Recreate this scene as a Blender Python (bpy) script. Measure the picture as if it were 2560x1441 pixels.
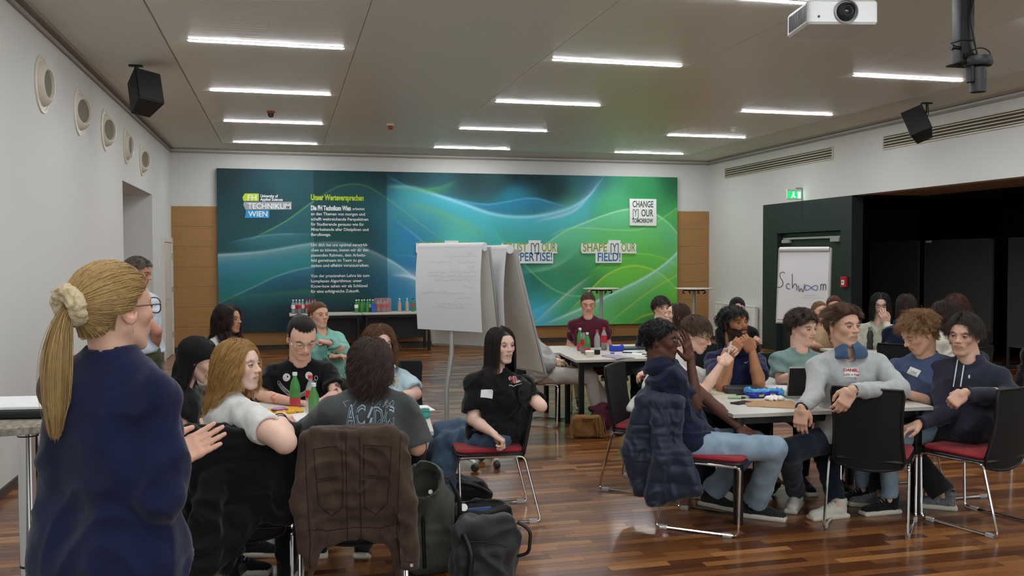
import bpy, bmesh, math, random
import numpy as np
from mathutils import Vector, Matrix
from mathutils.bvhtree import BVHTree
random.seed(7); RNG = np.random.default_rng(7)
for o_ in list(bpy.data.objects): bpy.data.objects.remove(o_)
SC = bpy.context.scene; COL = SC.collection
# ---------------------------------------------------------------- camera
FPX = 2256.255; CAMH = 1.70; YAW = .2465; PITCH = .0337; ROLL = -.0032
C_F = np.array([math.sin(YAW)*math.cos(PITCH), math.cos(YAW)*math.cos(PITCH), -math.sin(PITCH)])
_r = np.array([math.cos(YAW), -math.sin(YAW), 0.]); _u = np.cross(_r, C_F)
C_R = _r*math.cos(ROLL)+_u*math.sin(ROLL); C_U = -_r*math.sin(ROLL)+_u*math.cos(ROLL)
C_P = np.array([0., 0., CAMH])
cam = bpy.data.cameras.new('camera'); cam.sensor_width = 36; cam.lens = FPX/2560*36; cam.clip_start = .05
camo = bpy.data.objects.new('camera', cam); COL.objects.link(camo)
camo.matrix_world = Matrix(((C_R[0], C_U[0], -C_F[0], 0), (C_R[1], C_U[1], -C_F[1], 0), (C_R[2], C_U[2], -C_F[2], CAMH), (0, 0, 0, 1)))
SC.camera = camo
# ---------------------------------------------------------------- world, light level
w = bpy.data.worlds.new('world'); SC.world = w; w.use_nodes = True
w.node_tree.nodes['Background'].inputs[0].default_value = (.5, .55, .6, 1); w.node_tree.nodes['Background'].inputs[1].default_value = .05
SC.view_settings.view_transform = 'Standard'; SC.view_settings.look = 'None'; SC.view_settings.gamma = 1
SC.view_settings.exposure = 0.0; SC.view_settings.use_curve_mapping = False
try:
    SC.cycles.use_denoising = True; SC.cycles.max_bounces = 8; SC.cycles.sample_clamp_indirect = 4.0; SC.cycles.transparent_max_bounces = 12
    SC.cycles.caustics_reflective = False; SC.cycles.caustics_refractive = False
except Exception: pass
STRIP = 122.0
_l = bpy.data.lights.new('window_daylight', 'AREA'); _l.shape = 'RECTANGLE'; _l.size = 8.6; _l.size_y = 2.3; _l.energy = 200; _l.color = (.90, .97, 1.0)
_lo = bpy.data.objects.new('window_daylight', _l); COL.objects.link(_lo); _lo.location = (3.3, -4.35, 2.0); _lo.rotation_euler = (math.radians(90), 0, 0)   # added fill lamp behind the camera, brightens ceiling and walls like assumed windows
def ray(x, y): return C_F+C_R*(x-1280)/FPX-C_U*(y-720.5)/FPX
def at(x, y, d): return C_P+ray(x, y)*d                     # point seen at (x, y) that stands d metres deep
def atz(x, y, z):
    v = ray(x, y); return C_P+v*(z-CAMH)/v[2]
def aty(x, y, Y):
    v = ray(x, y); return C_P+v*Y/v[1]
def atx(x, y, X):
    v = ray(x, y); return C_P+v*X/v[0]
# ---------------------------------------------------------------- materials
def srgb(h):
    if isinstance(h, str):
        h = h.lstrip('#'); c = [int(h[i:i+2], 16)/255 for i in (0, 2, 4)]
    else: c = list(h)
    return tuple((v/12.92 if v <= .04045 else ((v+.055)/1.055)**2.4) for v in c)
MATS = {}
def mat(name, col='#808080', rough=.6, metal=0., bump=0., scale=60., vary=0., emit=None, strength=0., alpha=1., trans=0., stretch=None, attr=False, sheen=0., spec=.5, coat=0., sss=0., ior=1.45, detail=3):
    if name in MATS: return MATS[name]
    m = bpy.data.materials.new(name); m.use_nodes = True; nt = m.node_tree; b = nt.nodes['Principled BSDF']; L = nt.links
    c = srgb(col); b.inputs['Base Color'].default_value = (*c, 1); m.diffuse_color = (*c, 1)
    b.inputs['Roughness'].default_value = rough; b.inputs['Metallic'].default_value = metal
    b.inputs['Specular IOR Level'].default_value = spec; b.inputs['IOR'].default_value = ior
    if coat: b.inputs['Coat Weight'].default_value = coat; b.inputs['Coat Roughness'].default_value = .15
    if sheen: b.inputs['Sheen Weight'].default_value = sheen; b.inputs['Sheen Roughness'].default_value = .5
    if trans: b.inputs['Transmission Weight'].default_value = trans
    if alpha < 1: b.inputs['Alpha'].default_value = alpha
    if sss: b.inputs['Subsurface Weight'].default_value = sss; b.inputs['Subsurface Radius'].default_value = (.02, .008, .004); b.inputs['Subsurface Scale'].default_value = .5
    if emit: b.inputs['Emission Color'].default_value = (*srgb(emit), 1); b.inputs['Emission Strength'].default_value = strength
    src = None
    if attr:
        a = nt.nodes.new('ShaderNodeAttribute'); a.attribute_name = 'Col'; L.new(a.outputs['Color'], b.inputs['Base Color']); src = a.outputs['Color']
    if bump or vary:
        tc = nt.nodes.new('ShaderNodeTexCoord'); mp = nt.nodes.new('ShaderNodeMapping'); n = nt.nodes.new('ShaderNodeTexNoise')
        L.new(tc.outputs['Object'], mp.inputs[0]); L.new(mp.outputs[0], n.inputs['Vector'])
        mp.inputs['Scale'].default_value = stretch or (1, 1, 1); n.inputs['Scale'].default_value = scale; n.inputs['Detail'].default_value = detail
        if bump:
            bp = nt.nodes.new('ShaderNodeBump'); bp.inputs['Strength'].default_value = bump; bp.inputs['Distance'].default_value = .01
            L.new(n.outputs[0], bp.inputs['Height']); L.new(bp.outputs[0], b.inputs['Normal'])
        if vary:
            mx = nt.nodes.new('ShaderNodeMix'); mx.data_type = 'RGBA'; mx.blend_type = 'MULTIPLY'; mx.inputs[0].default_value = 1
            mr = nt.nodes.new('ShaderNodeMapRange'); mr.inputs[1].default_value = .3; mr.inputs[2].default_value = .7; mr.inputs[3].default_value = 1-vary; mr.inputs[4].default_value = 1+vary*.5
            L.new(n.outputs[0], mr.inputs[0]); cr = nt.nodes.new('ShaderNodeCombineColor')
            for i in range(3): L.new(mr.outputs[0], cr.inputs[i])
            if src is not None: L.new(src, mx.inputs[6])
            else: mx.inputs[6].default_value = (*c, 1)
            L.new(cr.outputs[0], mx.inputs[7]); L.new(mx.outputs[2], b.inputs['Base Color'])
    MATS[name] = m; return m
def cloth(name, col, **k):
    k.setdefault('rough', .9); k.setdefault('bump', .35); k.setdefault('scale', 22.); k.setdefault('vary', .12); k.setdefault('sheen', .15); k.setdefault('spec', .2)
    return mat(name, col, **k)
def plank_mat(name, island):
    m = bpy.data.materials.new(name); m.use_nodes = True; nt = m.node_tree; b = nt.nodes['Principled BSDF']; L = nt.links
    N = nt.nodes.new
    if island: g = N('ShaderNodeNewGeometry'); rnd = g.outputs['Random Per Island']
    else: g = N('ShaderNodeObjectInfo'); rnd = g.outputs['Random']
    r = N('ShaderNodeValToRGB'); e = r.color_ramp.elements
    e[0].position = 0; e[0].color = (*srgb('#4e2912'), 1); e[1].position = 1; e[1].color = (*srgb('#ad7b46'), 1)
    for p, c in ((.25, '#683c1b'), (.5, '#7c4c25'), (.75, '#8e5b2e'), (.9, '#a06a38')):
        x = e.new(p); x.color = (*srgb(c), 1)
    L.new(rnd, r.inputs[0])
    tc = N('ShaderNodeNewGeometry'); mp = N('ShaderNodeMapping'); mp.inputs['Scale'].default_value = (2.5, 60, 1); L.new(tc.outputs['Position'], mp.inputs[0])
    n = N('ShaderNodeTexNoise'); n.inputs['Scale'].default_value = 1.6; n.inputs['Detail'].default_value = 5; L.new(mp.outputs[0], n.inputs['Vector'])
    mr = N('ShaderNodeMapRange'); mr.inputs[1].default_value = .3; mr.inputs[2].default_value = .7; mr.inputs[3].default_value = .7; mr.inputs[4].default_value = 1.15; L.new(n.outputs[0], mr.inputs[0])
    mx = N('ShaderNodeVectorMath'); mx.operation = 'SCALE'; L.new(r.outputs[0], mx.inputs[0]); L.new(mr.outputs[0], mx.inputs['Scale']); L.new(mx.outputs[0], b.inputs['Base Color'])
    b.inputs['Roughness'].default_value = .32; b.inputs['Specular IOR Level'].default_value = .5
    b.inputs['Coat Weight'].default_value = .35; b.inputs['Coat Roughness'].default_value = .12
    return m
# ---------------------------------------------------------------- mesh builder
class G:
    def __init__(s): s.v = []; s.f = []
    def add(s, v, f):
        n = len(s.v); s.v += [tuple(map(float, p)) for p in v]; s.f += [tuple(int(i)+n for i in q) for q in f]; return s
    def box(s, x0, x1, y0, y1, z0, z1, M=None):
        v = [(x, y, z) for z in (z0, z1) for y in (y0, y1) for x in (x0, x1)]
        if M is not None: v = [tuple(M @ Vector(p)) for p in v]
        return s.add(v, [(0, 2, 3, 1), (4, 5, 7, 6), (0, 1, 5, 4), (2, 6, 7, 3), (0, 4, 6, 2), (1, 3, 7, 5)])
    def rbox(s, x0, x1, y0, y1, z0, z1, r=.01, seg=3, M=None):     # rounded in plan, small chamfer top and bottom
        pts = []
        for cx, cy, a0 in ((x1-r, y1-r, 0), (x0+r, y1-r, 90), (x0+r, y0+r, 180), (x1-r, y0+r, 270)):
            for i in range(seg+1):
                a = math.radians(a0+90*i/seg); pts.append((cx, cy, math.cos(a), math.sin(a)))
        n = len(pts); c = min(r*.5, (z1-z0)*.4); v = []
        for z, q in ((z0, r-c), (z0+c, r), (z1-c, r), (z1, r-c)):
            v += [(p[0]+p[2]*q, p[1]+p[3]*q, z) for p in pts]
        f = [(k*n+i, k*n+(i+1) % n, (k+1)*n+(i+1) % n, (k+1)*n+i) for k in range(3) for i in range(n)]
        f += [tuple(range(n))[::-1], tuple(range(3*n, 4*n))]
        if M is not None: v = [tuple(M @ Vector(p)) for p in v]
        return s.add(v, f)
    def lathe(s, prof, cx=0, cy=0, cz=0, n=16, M=None, caps=True):
        v = []; f = []
        for r, z in prof:
            for i in range(n):
                a = 2*math.pi*i/n; v.append((cx+r*math.cos(a), cy+r*math.sin(a), cz+z))
        for k in range(len(prof)-1):
            for i in range(n): f.append((k*n+i, k*n+(i+1) % n, (k+1)*n+(i+1) % n, (k+1)*n+i))
        if caps: f += [tuple(range(n))[::-1], tuple(range((len(prof)-1)*n, len(prof)*n))]
        if M is not None: v = [tuple(M @ Vector(p)) for p in v]
        return s.add(v, f)
    def tube(s, path, r=.01, n=8, closed=False, caps=True):
        P = [Vector(p) for p in path]; m = len(P); v = []; f = []; rs = r if hasattr(r, '__len__') else [r]*m
        up = None
        for i in range(m):
            a = P[(i-1) % m] if (i > 0 or closed) else P[0]; b = P[(i+1) % m] if (i < m-1 or closed) else P[-1]
            t = (b-a).normalized()
            if up is None: up = t.orthogonal().normalized()
            up = (up-t*up.dot(t)); up = up.normalized() if up.length > 1e-6 else t.orthogonal().normalized()
            w_ = t.cross(up)
            for k in range(n):
                an = 2*math.pi*k/n; v.append(P[i]+(up*math.cos(an)+w_*math.sin(an))*rs[i])
        for i in range(m if closed else m-1):
            j = (i+1) % m
            for k in range(n): f.append((i*n+k, i*n+(k+1) % n, j*n+(k+1) % n, j*n+k))
        if caps and not closed: f += [tuple(range(n))[::-1], tuple(range((m-1)*n, m*n))]
        return s.add(v, f)
    def prism(s, poly, d0, d1, axis='z', M=None):
        n = len(poly); v = []
        for d in (d0, d1):
            for a, b in poly: v.append({'z': (a, b, d), 'y': (a, d, b), 'x': (d, a, b)}[axis])
        f = [(i, (i+1) % n, n+(i+1) % n, n+i) for i in range(n)]+[tuple(range(n))[::-1], tuple(range(n, 2*n))]
        if M is not None: v = [tuple(M @ Vector(p)) for p in v]
        return s.add(v, f)
def fillet(pts, r=.04, n=5):
    P = [Vector(p) for p in pts]; out = [P[0]]
    for i in range(1, len(P)-1):
        a, b, c = P[i-1], P[i], P[i+1]; u = (a-b); v = (c-b); q = min(r, u.length*.45, v.length*.45); u.normalize(); v.normalize()
        p0 = b+u*q; p1 = b+v*q
        for k in range(n+1):
            t = k/n; out.append(p0*(1-t)**2+b*2*t*(1-t)+p1*t*t)
    out.append(P[-1]); return out
def link(name, me, parent=None):
    o = bpy.data.objects.new(name, me); COL.objects.link(o)
    if parent is not None: o.parent = parent
    return o
def mesh(name, v, f, m, smooth=False, fix=True):
    me = bpy.data.meshes.new(name)
    if isinstance(v, np.ndarray) and isinstance(f, np.ndarray):
        nv, nf, k = len(v), len(f), f.shape[1]
        me.vertices.add(nv); me.vertices.foreach_set('co', v.astype(np.float32).ravel())
        me.loops.add(nf*k); me.loops.foreach_set('vertex_index', f.astype(np.int32).ravel())
        me.polygons.add(nf); me.polygons.foreach_set('loop_start', np.arange(0, nf*k, k, dtype=np.int32))
        me.update(calc_edges=True)
    else: me.from_pydata([tuple(p) for p in v], [], [tuple(q) for q in f]); me.update()
    for q in (m if isinstance(m, (list, tuple)) else [m]): me.materials.append(q)
    if fix and not isinstance(f, np.ndarray):
        bm = bmesh.new(); bm.from_mesh(me); bmesh.ops.recalc_face_normals(bm, faces=bm.faces); bm.to_mesh(me); bm.free()
    if smooth:
        me.polygons.foreach_set('use_smooth', np.ones(len(me.polygons), dtype=bool))
        if smooth != 'all':
            try: me.set_sharp_from_angle(angle=math.radians(40))
            except Exception: pass
    return me
def put(name, g, m, parent=None, smooth=True, loc=None, rz=0, **props):
    o = link(name, mesh(name, g.v, g.f, m, smooth), parent)
    if loc is not None: o.location = loc
    o.rotation_euler.z = rz
    for k, v in props.items(): o[k] = v
    return o
def thing(name, label, cat, loc=(0, 0, 0), rz=0, group=None):
    o = bpy.data.objects.new(name, None); COL.objects.link(o); o.empty_display_size = .1
    o.location = loc; o.rotation_euler.z = rz; o['label'] = label; o['category'] = cat
    if group: o['group'] = group
    return o
def tag(o, label, cat, group=None):
    o['label'] = label; o['category'] = cat
    if group: o['group'] = group
    return o
def struct(name, g, m, parent=None, smooth=False, **p):
    o = put(name, g, m, parent, smooth, **p)
    if parent is None: o['kind'] = 'structure'
    return o
def clone(root, loc, rz, label, group=None, **over):
    r = root.copy(); COL.objects.link(r); r.location = loc; r.rotation_euler.z = rz; r['label'] = label
    if group: r['group'] = group
    for ch in KIDS.get(root.name, list(root.children)):
        c = ch.copy(); COL.objects.link(c); c.parent = r
        for gch in list(ch.children):
            d = gch.copy(); COL.objects.link(d); d.parent = c
    return r
KIDS = {}
FONT = [None]
def text_mesh(body, size=1., sx=1., bold=0., align='LEFT', extrude=0., line=1.0, res=3):
    cu = bpy.data.curves.new('txt', 'FONT'); cu.body = body; cu.size = size; cu.offset = bold; cu.align_x = align; cu.extrude = extrude; cu.resolution_u = res; cu.space_line = line
    o = bpy.data.objects.new('txt', cu); COL.objects.link(o)
    bpy.context.view_layer.update()
    me = bpy.data.meshes.new_from_object(o.evaluated_get(bpy.context.evaluated_depsgraph_get()))
    v = [(p.co.x*sx, p.co.y, p.co.z) for p in me.vertices]; f = [tuple(p.vertices) for p in me.polygons]
    bpy.data.objects.remove(o); bpy.data.curves.remove(cu); bpy.data.meshes.remove(me)
    return v, f
def text(name, body, org, ux, uy, m, parent=None, width=None, **k):
    """flat lettering: org = left baseline point, ux/uy = unit vectors of the surface"""
    v, f = text_mesh(body, **k)
    if not v: return None
    if width:
        xs = [p[0] for p in v]; s = width/(max(xs)-min(xs)); v = [(p[0]*s, p[1], p[2]) for p in v]
    O = Vector(org); U = Vector(ux); V = Vector(uy); W = U.cross(V)
    return link(name, mesh(name, [O+U*p[0]+V*p[1]+W*p[2] for p in v], f, m, fix=False), parent)
# ---------------------------------------------------------------- setting
XL, XR, YB, YF, HC = -1.975, 8.595, 17.31, -4.0, 3.70
m_wall = mat('wall_paint', '#d8dad7', .85, bump=.05, scale=120, vary=.02)
m_ceil = mat('ceiling_paint', '#e0e2da', .8, vary=.02, scale=3)
m_panel = mat('ceiling_metal', '#e6ece2', .38, bump=.25, scale=2.2, stretch=(.4, 9, 1), spec=.6, detail=2)
m_trim = mat('cornice_grey', '#9d978c', .6); m_gap = mat('dark_gap', '#3c3a35', .9)
m_base = mat('baseboard_brown', '#4a3a30', .5)
m_black = mat('black_paint', '#0b0c0c', .55); m_portal = mat('portal_dark', '#232b2a', .5, vary=.05, scale=4)
m_gdoor = mat('door_dark_green', '#232c28', .45); m_white = mat('white_plastic', '#e8e8e4', .4)
m_doorw = mat('door_cream', '#dcdad2', .45); m_steel = mat('brushed_steel', '#c8c8c6', .25, 1.0); m_chrome = mat('chrome', '#d8d8d8', .08, 1.0)
m_grey = mat('grey_metal', '#a9aaa8', .4, .3)
def wood_panel_mat():
    m = mat('wood_panel', '#a9804f', .42, bump=.04, vary=.16, scale=3., stretch=(.6, 1, 22), detail=6, spec=.4); return m
m_wood = wood_panel_mat()
AX = 12.2    # far side of the alcove
floor = struct('floor', G().box(XL-1.3, AX+.1, YF, YB+.2, -.06, -.012), m_gap)
# floor planks: strips of hardwood run along the back wall; the near ones are separate
pm1, pm2 = plank_mat('floor_wood', False), plank_mat('floor_wood_field', True)
PW = .068
field = G(); singles = []; FR = random.Random(3)
y = 3.0; row = 0
def inview(x0, x1, y0):
    d = np.array([(x0+x1)/2, y0, 0])-C_P; z = d@C_F
    if z < 1: return False
    px = 1280+FPX*(d@C_R)/z; py = 720.5-FPX*(d@C_U)/z
    return 1060 < px < 2580 and py < 1460
cands = []
while y < YB:
    x = XL-1.3-FR.random()*.5
    xe = AX if True else XR
    while x < xe:
        l = FR.choice((.35, .42, .5, .5, .6))
        cands.append((x, min(x+l, xe), y)); x += l
    y += PW
vis = [c for c in cands if inview(*c)][:300]; vs = set(vis)
shared = {}
for c in cands:
    x0, x1, yy = c; z = .0004*FR.random()
    if c in vs:
        L_ = round(x1-x0, 2)
        if L_ not in shared: shared[L_] = mesh('plank', *(lambda g: (g.v, g.f))(G().box(.0008, L_-.0008, .0008, PW-.0008, -.012, 0)), pm1)
        o = link('plank', shared[L_], floor); o.location = (x0, yy, z)
    else: field.box(x0+.0008, x1-.0008, yy+.0008, yy+PW-.0008, -.012, z)
field.box(XL-1.3, AX, YF, 3.0-.001, -.012, 0)
o = put('plank_field', field, pm2, floor, smooth=False); o['kind'] = 'stuff'
# ceiling: plaster border round a field of satin metal panels
ceil = struct('ceiling', G().box(XL-.2, XR+.2, YF, YB+.2, HC+.02, HC+.12).box(XL, -1.045, YF, YB, HC, HC+.02).box(7.69, XR, YF, YB, HC, HC+.02).box(-1.045, 7.69, 16.36, YB, HC, HC+.02), m_ceil)
cols = [-1.03, .68, 2.55, 4.15, 6.0, 7.675]; ys = [YF+2.0+i*2.28 for i in range(9)]; ys = [y for y in np.linspace(-3.5, 16.345, 9)]
for i in range(5):
    for j in range(8):
        put('ceiling_panel', G().box(cols[i]+.003, cols[i+1]-.003, ys[j]+.002, ys[j+1]-.002, HC+.002, HC+.018), m_panel, ceil, smooth=False)
# ceiling light strips, recessed flush
m_strip = mat('light_strip', '#ffffff', .5, emit='#f7f8fa', strength=STRIP)
def strip(x0, y0, label, first=[None]):
    t = thing('ceiling_light', label, 'light', (x0, y0, HC), 0, 'recessed ceiling light strips')
    if first[0] is None:
        first[0] = (put('diffuser', G().rbox(0, 1.405, -.026, .026, -.006, .004, .02), m_strip, t), put('light_frame', G().rbox(-.012, 1.417, -.036, .036, -.002, .004, .02), m_white, t))
    else:
        for q in first[0]:
            c = q.copy(); COL.objects.link(c); c.parent = t
    return t
where = {8.8: 'nearest', 11.32: 'second nearest', 13.8: 'third nearest', 16.24: 'farthest, by the back wall'}
for x0, nm in ((-.835, 'left row'), (2.645, 'middle row'), (6.11, 'right row')):
    for y0 in (16.24, 13.8, 11.32, 8.8):
        strip(x0, y0, 'white linear ceiling light, %s of the %s' % (where[y0], nm))
    for y0, wd in ((6.4, 'just above the picture edge'), (3.9, 'above the camera'), (1.4, 'behind the camera'), (-1.1, 'far behind the camera')):
        strip(x0, y0, 'white linear ceiling light of the %s, %s' % (nm, wd))
# walls
WT = .2
g = G().box(XL-WT, XL, YF, 12.28, 0, HC).box(XL-WT, XL, 14.9, YB+.2, 0, HC).box(XL-WT, XL, 12.28, 14.9, 2.69, HC)
g.box(XL-1.3, XL-WT, 14.9, 15.0, 0, 2.69).box(XL-1.3, XL-WT, 12.18, 12.28, 0, 2.69).box(XL-1.4, XL-1.3, 12.18, 15.0, 0, 2.69).box(XL-1.3, XL-WT, 12.18, 15.0, 2.69, 2.8)
wall_left = struct('wall_left', g, m_wall)
wall_back = struct('wall_back', G().box(XL-.2, XR+.2, YB, YB+.2, 0, HC), m_wall)
pz = np.linspace(.09, 2.65, 8); pxs = np.linspace(XL+.002, XR-.002, 6)
for i in range(5):
    for j in range(7):
        put('wood_panel', G().box(pxs[i]+.002, pxs[i+1]-.002, YB-.022, YB-.001, pz[j]+.002, pz[j+1]-.002), m_wood, wall_back, smooth=False)
g = G().box(XR, XR+WT, 15.1, YB+.2, 0, HC).box(XR, XR+WT, YF, 15.1, 2.655, HC).box(XR, XR+WT, YF, 6.2, 0, 2.655)
wall_right = struct('wall_right', g, m_wall)
struct('wall_front', G().box(XL-.2, -1.0, YF-.2, YF, 0, HC).box(7.6, AX, YF-.2, YF, 0, HC).box(-1.0, 7.6, YF-.2, YF, 0, .85).box(-1.0, 7.6, YF-.2, YF, 3.15, HC), m_wall)
for i in range(4):
    x0 = -1.0+2.15*i; struct('window_%d' % (i+1), G().box(x0, x0+.06, YF-.12, YF-.05, .85, 3.15).box(x0+2.09, x0+2.15, YF-.12, YF-.05, .85, 3.15).box(x0, x0+2.15, YF-.12, YF-.05, .85, .91).box(x0, x0+2.15, YF-.12, YF-.05, 3.09, 3.15), m_white)  # unseen windows, added so the fill lamp can shine into the room
g = G().box(XR+.0, XR+WT, 14.6, 15.1, 0, 2.655).box(XR, XR+WT, 12.4, 12.69, 0, 2.655).box(XR, XR+WT, 12.69, 14.6, 2.12, 2.655)
portal = struct('wall_portal', g, m_portal)
g = G().box(XR+WT, AX, 15.4, 15.5, 0, 2.75).box(AX, AX+.1, 6.0, 15.5, 0, 2.75).box(XR+WT, AX+.1, 6.1, 6.2, 0, 2.655)
struct('wall_alcove', g, m_black)
struct('ceiling_alcove', G().box(XR+WT, 9.8, 6.0, 12.25, 2.655, 2.7), mat('alcove_soffit', '#9a8c80', .8))
struct('ceiling_alcove_dark', G().box(9.8, AX+.1, 6.0, 15.5, 2.66, 2.75).box(XR+WT, 9.8, 12.25, 15.5, 2.66, 2.75), m_black)
# door in the portal
d = thing('door_2', 'x', 'x'); del d['label']; del d['category']; d['kind'] = 'structure'; d.location = (XR+.1, 13.65, 0)
put('door_leaf', G().box(0, .05, -.95, .0-.004, 0, 2.11), m_gdoor, d, False); put('door_leaf', G().box(0, .05, .004, .94, 0, 2.11), m_gdoor, d, False)
dc = put('door_closer', G().rbox(-.05, -.02, -.86, .84, 2.0, 2.035, .008), m_grey, d); put('closer_box', G().rbox(-.07, 0, .62, .86, 1.94, 2.0, .01), m_grey, dc); put('closer_box', G().rbox(-.07, 0, -.86, -.62, 1.94, 2.0, .01), m_grey, dc)
# white door in the left wall near the back
d = thing('door_1', 'x', 'x'); del d['label']; del d['category']; d['kind'] = 'structure'; d.location = (XL, 16.5, 0)
put('door_leaf', G().box(0, .03, -.5, .5, .01, 1.98), m_doorw, d, False)
put('door_frame', G().box(0, .045, -.6, -.505, 0, 2.07).box(0, .045, .505, .6, 0, 2.07).box(0, .045, -.505, .505, 1.985, 2.07), m_doorw, d, False)
h = put('door_handle', G().tube([(.03, -.42, 1.02), (.07, -.42, 1.02), (.07, -.30, 1.02)], .01), m_steel, d)
put('lock_plate', G().box(.03, .035, -.45, -.39, .9, .96), m_steel, h, False)
for z in (.3, 1.1, 1.7): put('hinge', G().lathe([(.012, 0), (.012, .1)], .035, .5, z, 8), m_steel, d)
tag(put('wall_switch', G().rbox(0, .012, -.04, .04, 1.58, 1.7, .005), m_white, loc=(XL, 15.5, 0)), 'small white switch plate on the left wall beside the cream door', 'switch')
# cornices and baseboards
def runs(zz, off, name, m):
    return None
for nm, bx in (('trim_1', (XL, XL+.07, YF, YB)), ('trim_2', (XR-.07, XR, YF, YB)), ('trim_3', (XL, XR, YB-.07, YB))):
    x0, x1, y0, y1 = bx; g = G().box(x0, x1, y0, y1, HC-.025, HC)
    if nm == 'trim_1': g.box(XL, XL+.03, y0, y1, HC-.09, HC-.06)
    if nm == 'trim_2': g.box(XR-.03, XR, y0, y1, HC-.09, HC-.06)
    if nm == 'trim_3': g.box(x0, x1, YB-.03, YB, HC-.09, HC-.06)
    struct(nm, g, m_trim)
struct('baseboard_left', G().box(XL, XL+.015, YF, 12.28, 0, .07).box(XL, XL+.015, 14.9, 15.9, 0, .07), m_base)
struct('baseboard_back', G().box(XL, XR, YB-.03, YB, 0, .088), m_gap)
struct('baseboard_right', G().box(XR-.015, XR, 15.1, YB, 0, .07), m_base)
# ---------------------------------------------------------------- mural
MX0, MX1, MZ0, MZ1, MY = -1.177, 7.838, .343, 3.335, YB-.11
mural = thing('printed_wall_mural', 'huge printed teal and green wave mural covering the back wall', 'mural', (MX0, MY, MZ0))
def mural_colors(nx, nz):
    U, V = np.meshgrid(np.linspace(0, 1, nx), np.linspace(0, 1, nz)); X = 543+U*1147; Y = 833-V*408+U*(-18*(1-V)+24*V)*1.0
    def C(h): return np.array(srgb(h))
    # base: control colours blended by inverse distance
    cp = [(560, 440, '#22393f'), (650, 500, '#20424a'), (560, 600, '#2b4f56'), (600, 700, '#27606c'), (560, 820, '#1d3238'), (700, 800, '#20373f'), (700, 480, '#2a545c'), (850, 600, '#2a5a60'), (850, 800, '#22383a'),
          (1150, 450, '#22373c'), (1350, 475, '#1e343c'), (1250, 440, '#18262a'), (950, 440, '#1f3c42'), (1310, 690, '#22604c'), (1000, 440, '#26474c'), (980, 520, '#3f93a8'), (1000, 600, '#2f86a8'), (1000, 700, '#2a6fa0'), (1040, 780, '#3195a8'), (1120, 600, '#4fb0a0'), (1200, 460, '#2c464a'), (1300, 440, '#1c2c30'), (1250, 500, '#2c7f98'), (1200, 620, '#3f9e8c'),
          (1250, 700, '#2a7878'), (1300, 800, '#3a9cb4'), (1200, 820, '#2f8aa8'), (1400, 560, '#4ba08a'), (1380, 680, '#2f7250'), (1400, 780, '#3f9a70'), (1450, 460, '#2a5a68'), (1500, 520, '#46a070'), (1500, 620, '#4b9a50'), (1450, 720, '#2f7a40'),
          (1550, 700, '#58a840'), (1600, 620, '#55a545'), (1680, 460, '#1f5a3c'), (1600, 480, '#2f8050'), (1680, 560, '#3f9050'), (1680, 700, '#5fa83f'), (1650, 800, '#3f8a3a'), (1560, 800, '#4a9a45'), (1480, 800, '#58b060')]
    A = np.zeros(U.shape+(3,)); Wt = np.zeros(U.shape)
    for x, y_, h in cp:
        wq = 1/((X-x)**2+((Y-y_)*1.15)**2+700)**1.7; A += wq[..., None]*C(h); Wt += wq
    A /= Wt[..., None]
    def spline(pts):
        pts = np.array(pts, float); t = np.arange(len(pts)); tt = np.linspace(0, len(pts)-1, 400)
        out = []
        for k in (0, 1):
            p = np.concatenate([[2*pts[0, k]-pts[1, k]], pts[:, k], [2*pts[-1, k]-pts[-2, k]]]); i = np.minimum(tt.astype(int), len(pts)-2); q = tt-i
            a, b, c, d_ = p[i], p[i+1], p[i+2], p[i+3]
            out.append(.5*(2*b+(c-a)*q+(2*a-5*b+4*c-d_)*q*q+(3*b-a-3*c+d_)*q**3))
        return out
    def ribbon(pts, col, al, wid, side, edge=None, ea=.5, ew=2.5):
        nonlocal A
        sx, sy = spline(pts); o = np.argsort(sx); yy = np.interp(X, sx[o], sy[o]); ends = np.clip((X-sx.min())/60, 0, 1)*np.clip((sx.max()-X)/60, 0, 1)
        ends = np.where(sx.min() < 550, np.clip((sx.max()-X)/60, 0, 1), ends) if sx.min() < 550 else ends
        if sx.max() > 1685: ends = np.clip((X-sx.min())/60, 0, 1)
        d_ = (Y-yy)*side
        a = np.where(d_ > 0, np.exp(-(d_/wid/1.15)**1.4), np.exp(d_/1.6))*min(.85, al*1.2)*ends
        A = A*(1-a[..., None])+C(col)*a[..., None]
        if edge: e = np.exp(-(d_/(ew*.8))**2)*ea*.85*ends; A = A*(1-e[..., None])+C(edge)*e[..., None]
    ribbon([(540, 640), (640, 632), (760, 612), (850, 615), (940, 655), (1000, 700), (1080, 770)], '#7fb8c8', .6, 26, 1, '#d0e8ee', .5, 4)
    ribbon([(540, 660), (660, 650), (760, 640), (860, 640)], '#3f8fb8', .5, 45, 1)
    ribbon([(540, 760), (620, 720), (680, 690), (760, 670), (900, 660)], '#2d8a80', .5, 60, -1, '#9fd8d8', .35, 2.5)
    ribbon([(540, 745), (650, 735), (760, 728), (900, 740)], '#3f7a50', .45, 14, 1)
    ribbon([(540, 770), (650, 760), (760, 762), (930, 770)], '#1f5a70', .35, 20, -1)
    ribbon([(600, 610), (690, 560), (760, 507), (820, 470), (880, 468), (940, 505), (1010, 560), (1090, 620)], '#3f8088', .3, 50, 1, '#8fc860', .55, 2)
    ribbon([(560, 610), (660, 590), (760, 588)], '#4f9aa8', .3, 20, 1, '#9ed0d8', .3, 2)
    ribbon([(930, 440), (1000, 478), (1090, 500), (1180, 515), (1290, 500), (1350, 512), (1400, 525)], '#2f7fa8', .6, 30, 1, '#5fb4d8', .5, 2.5)
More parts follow.
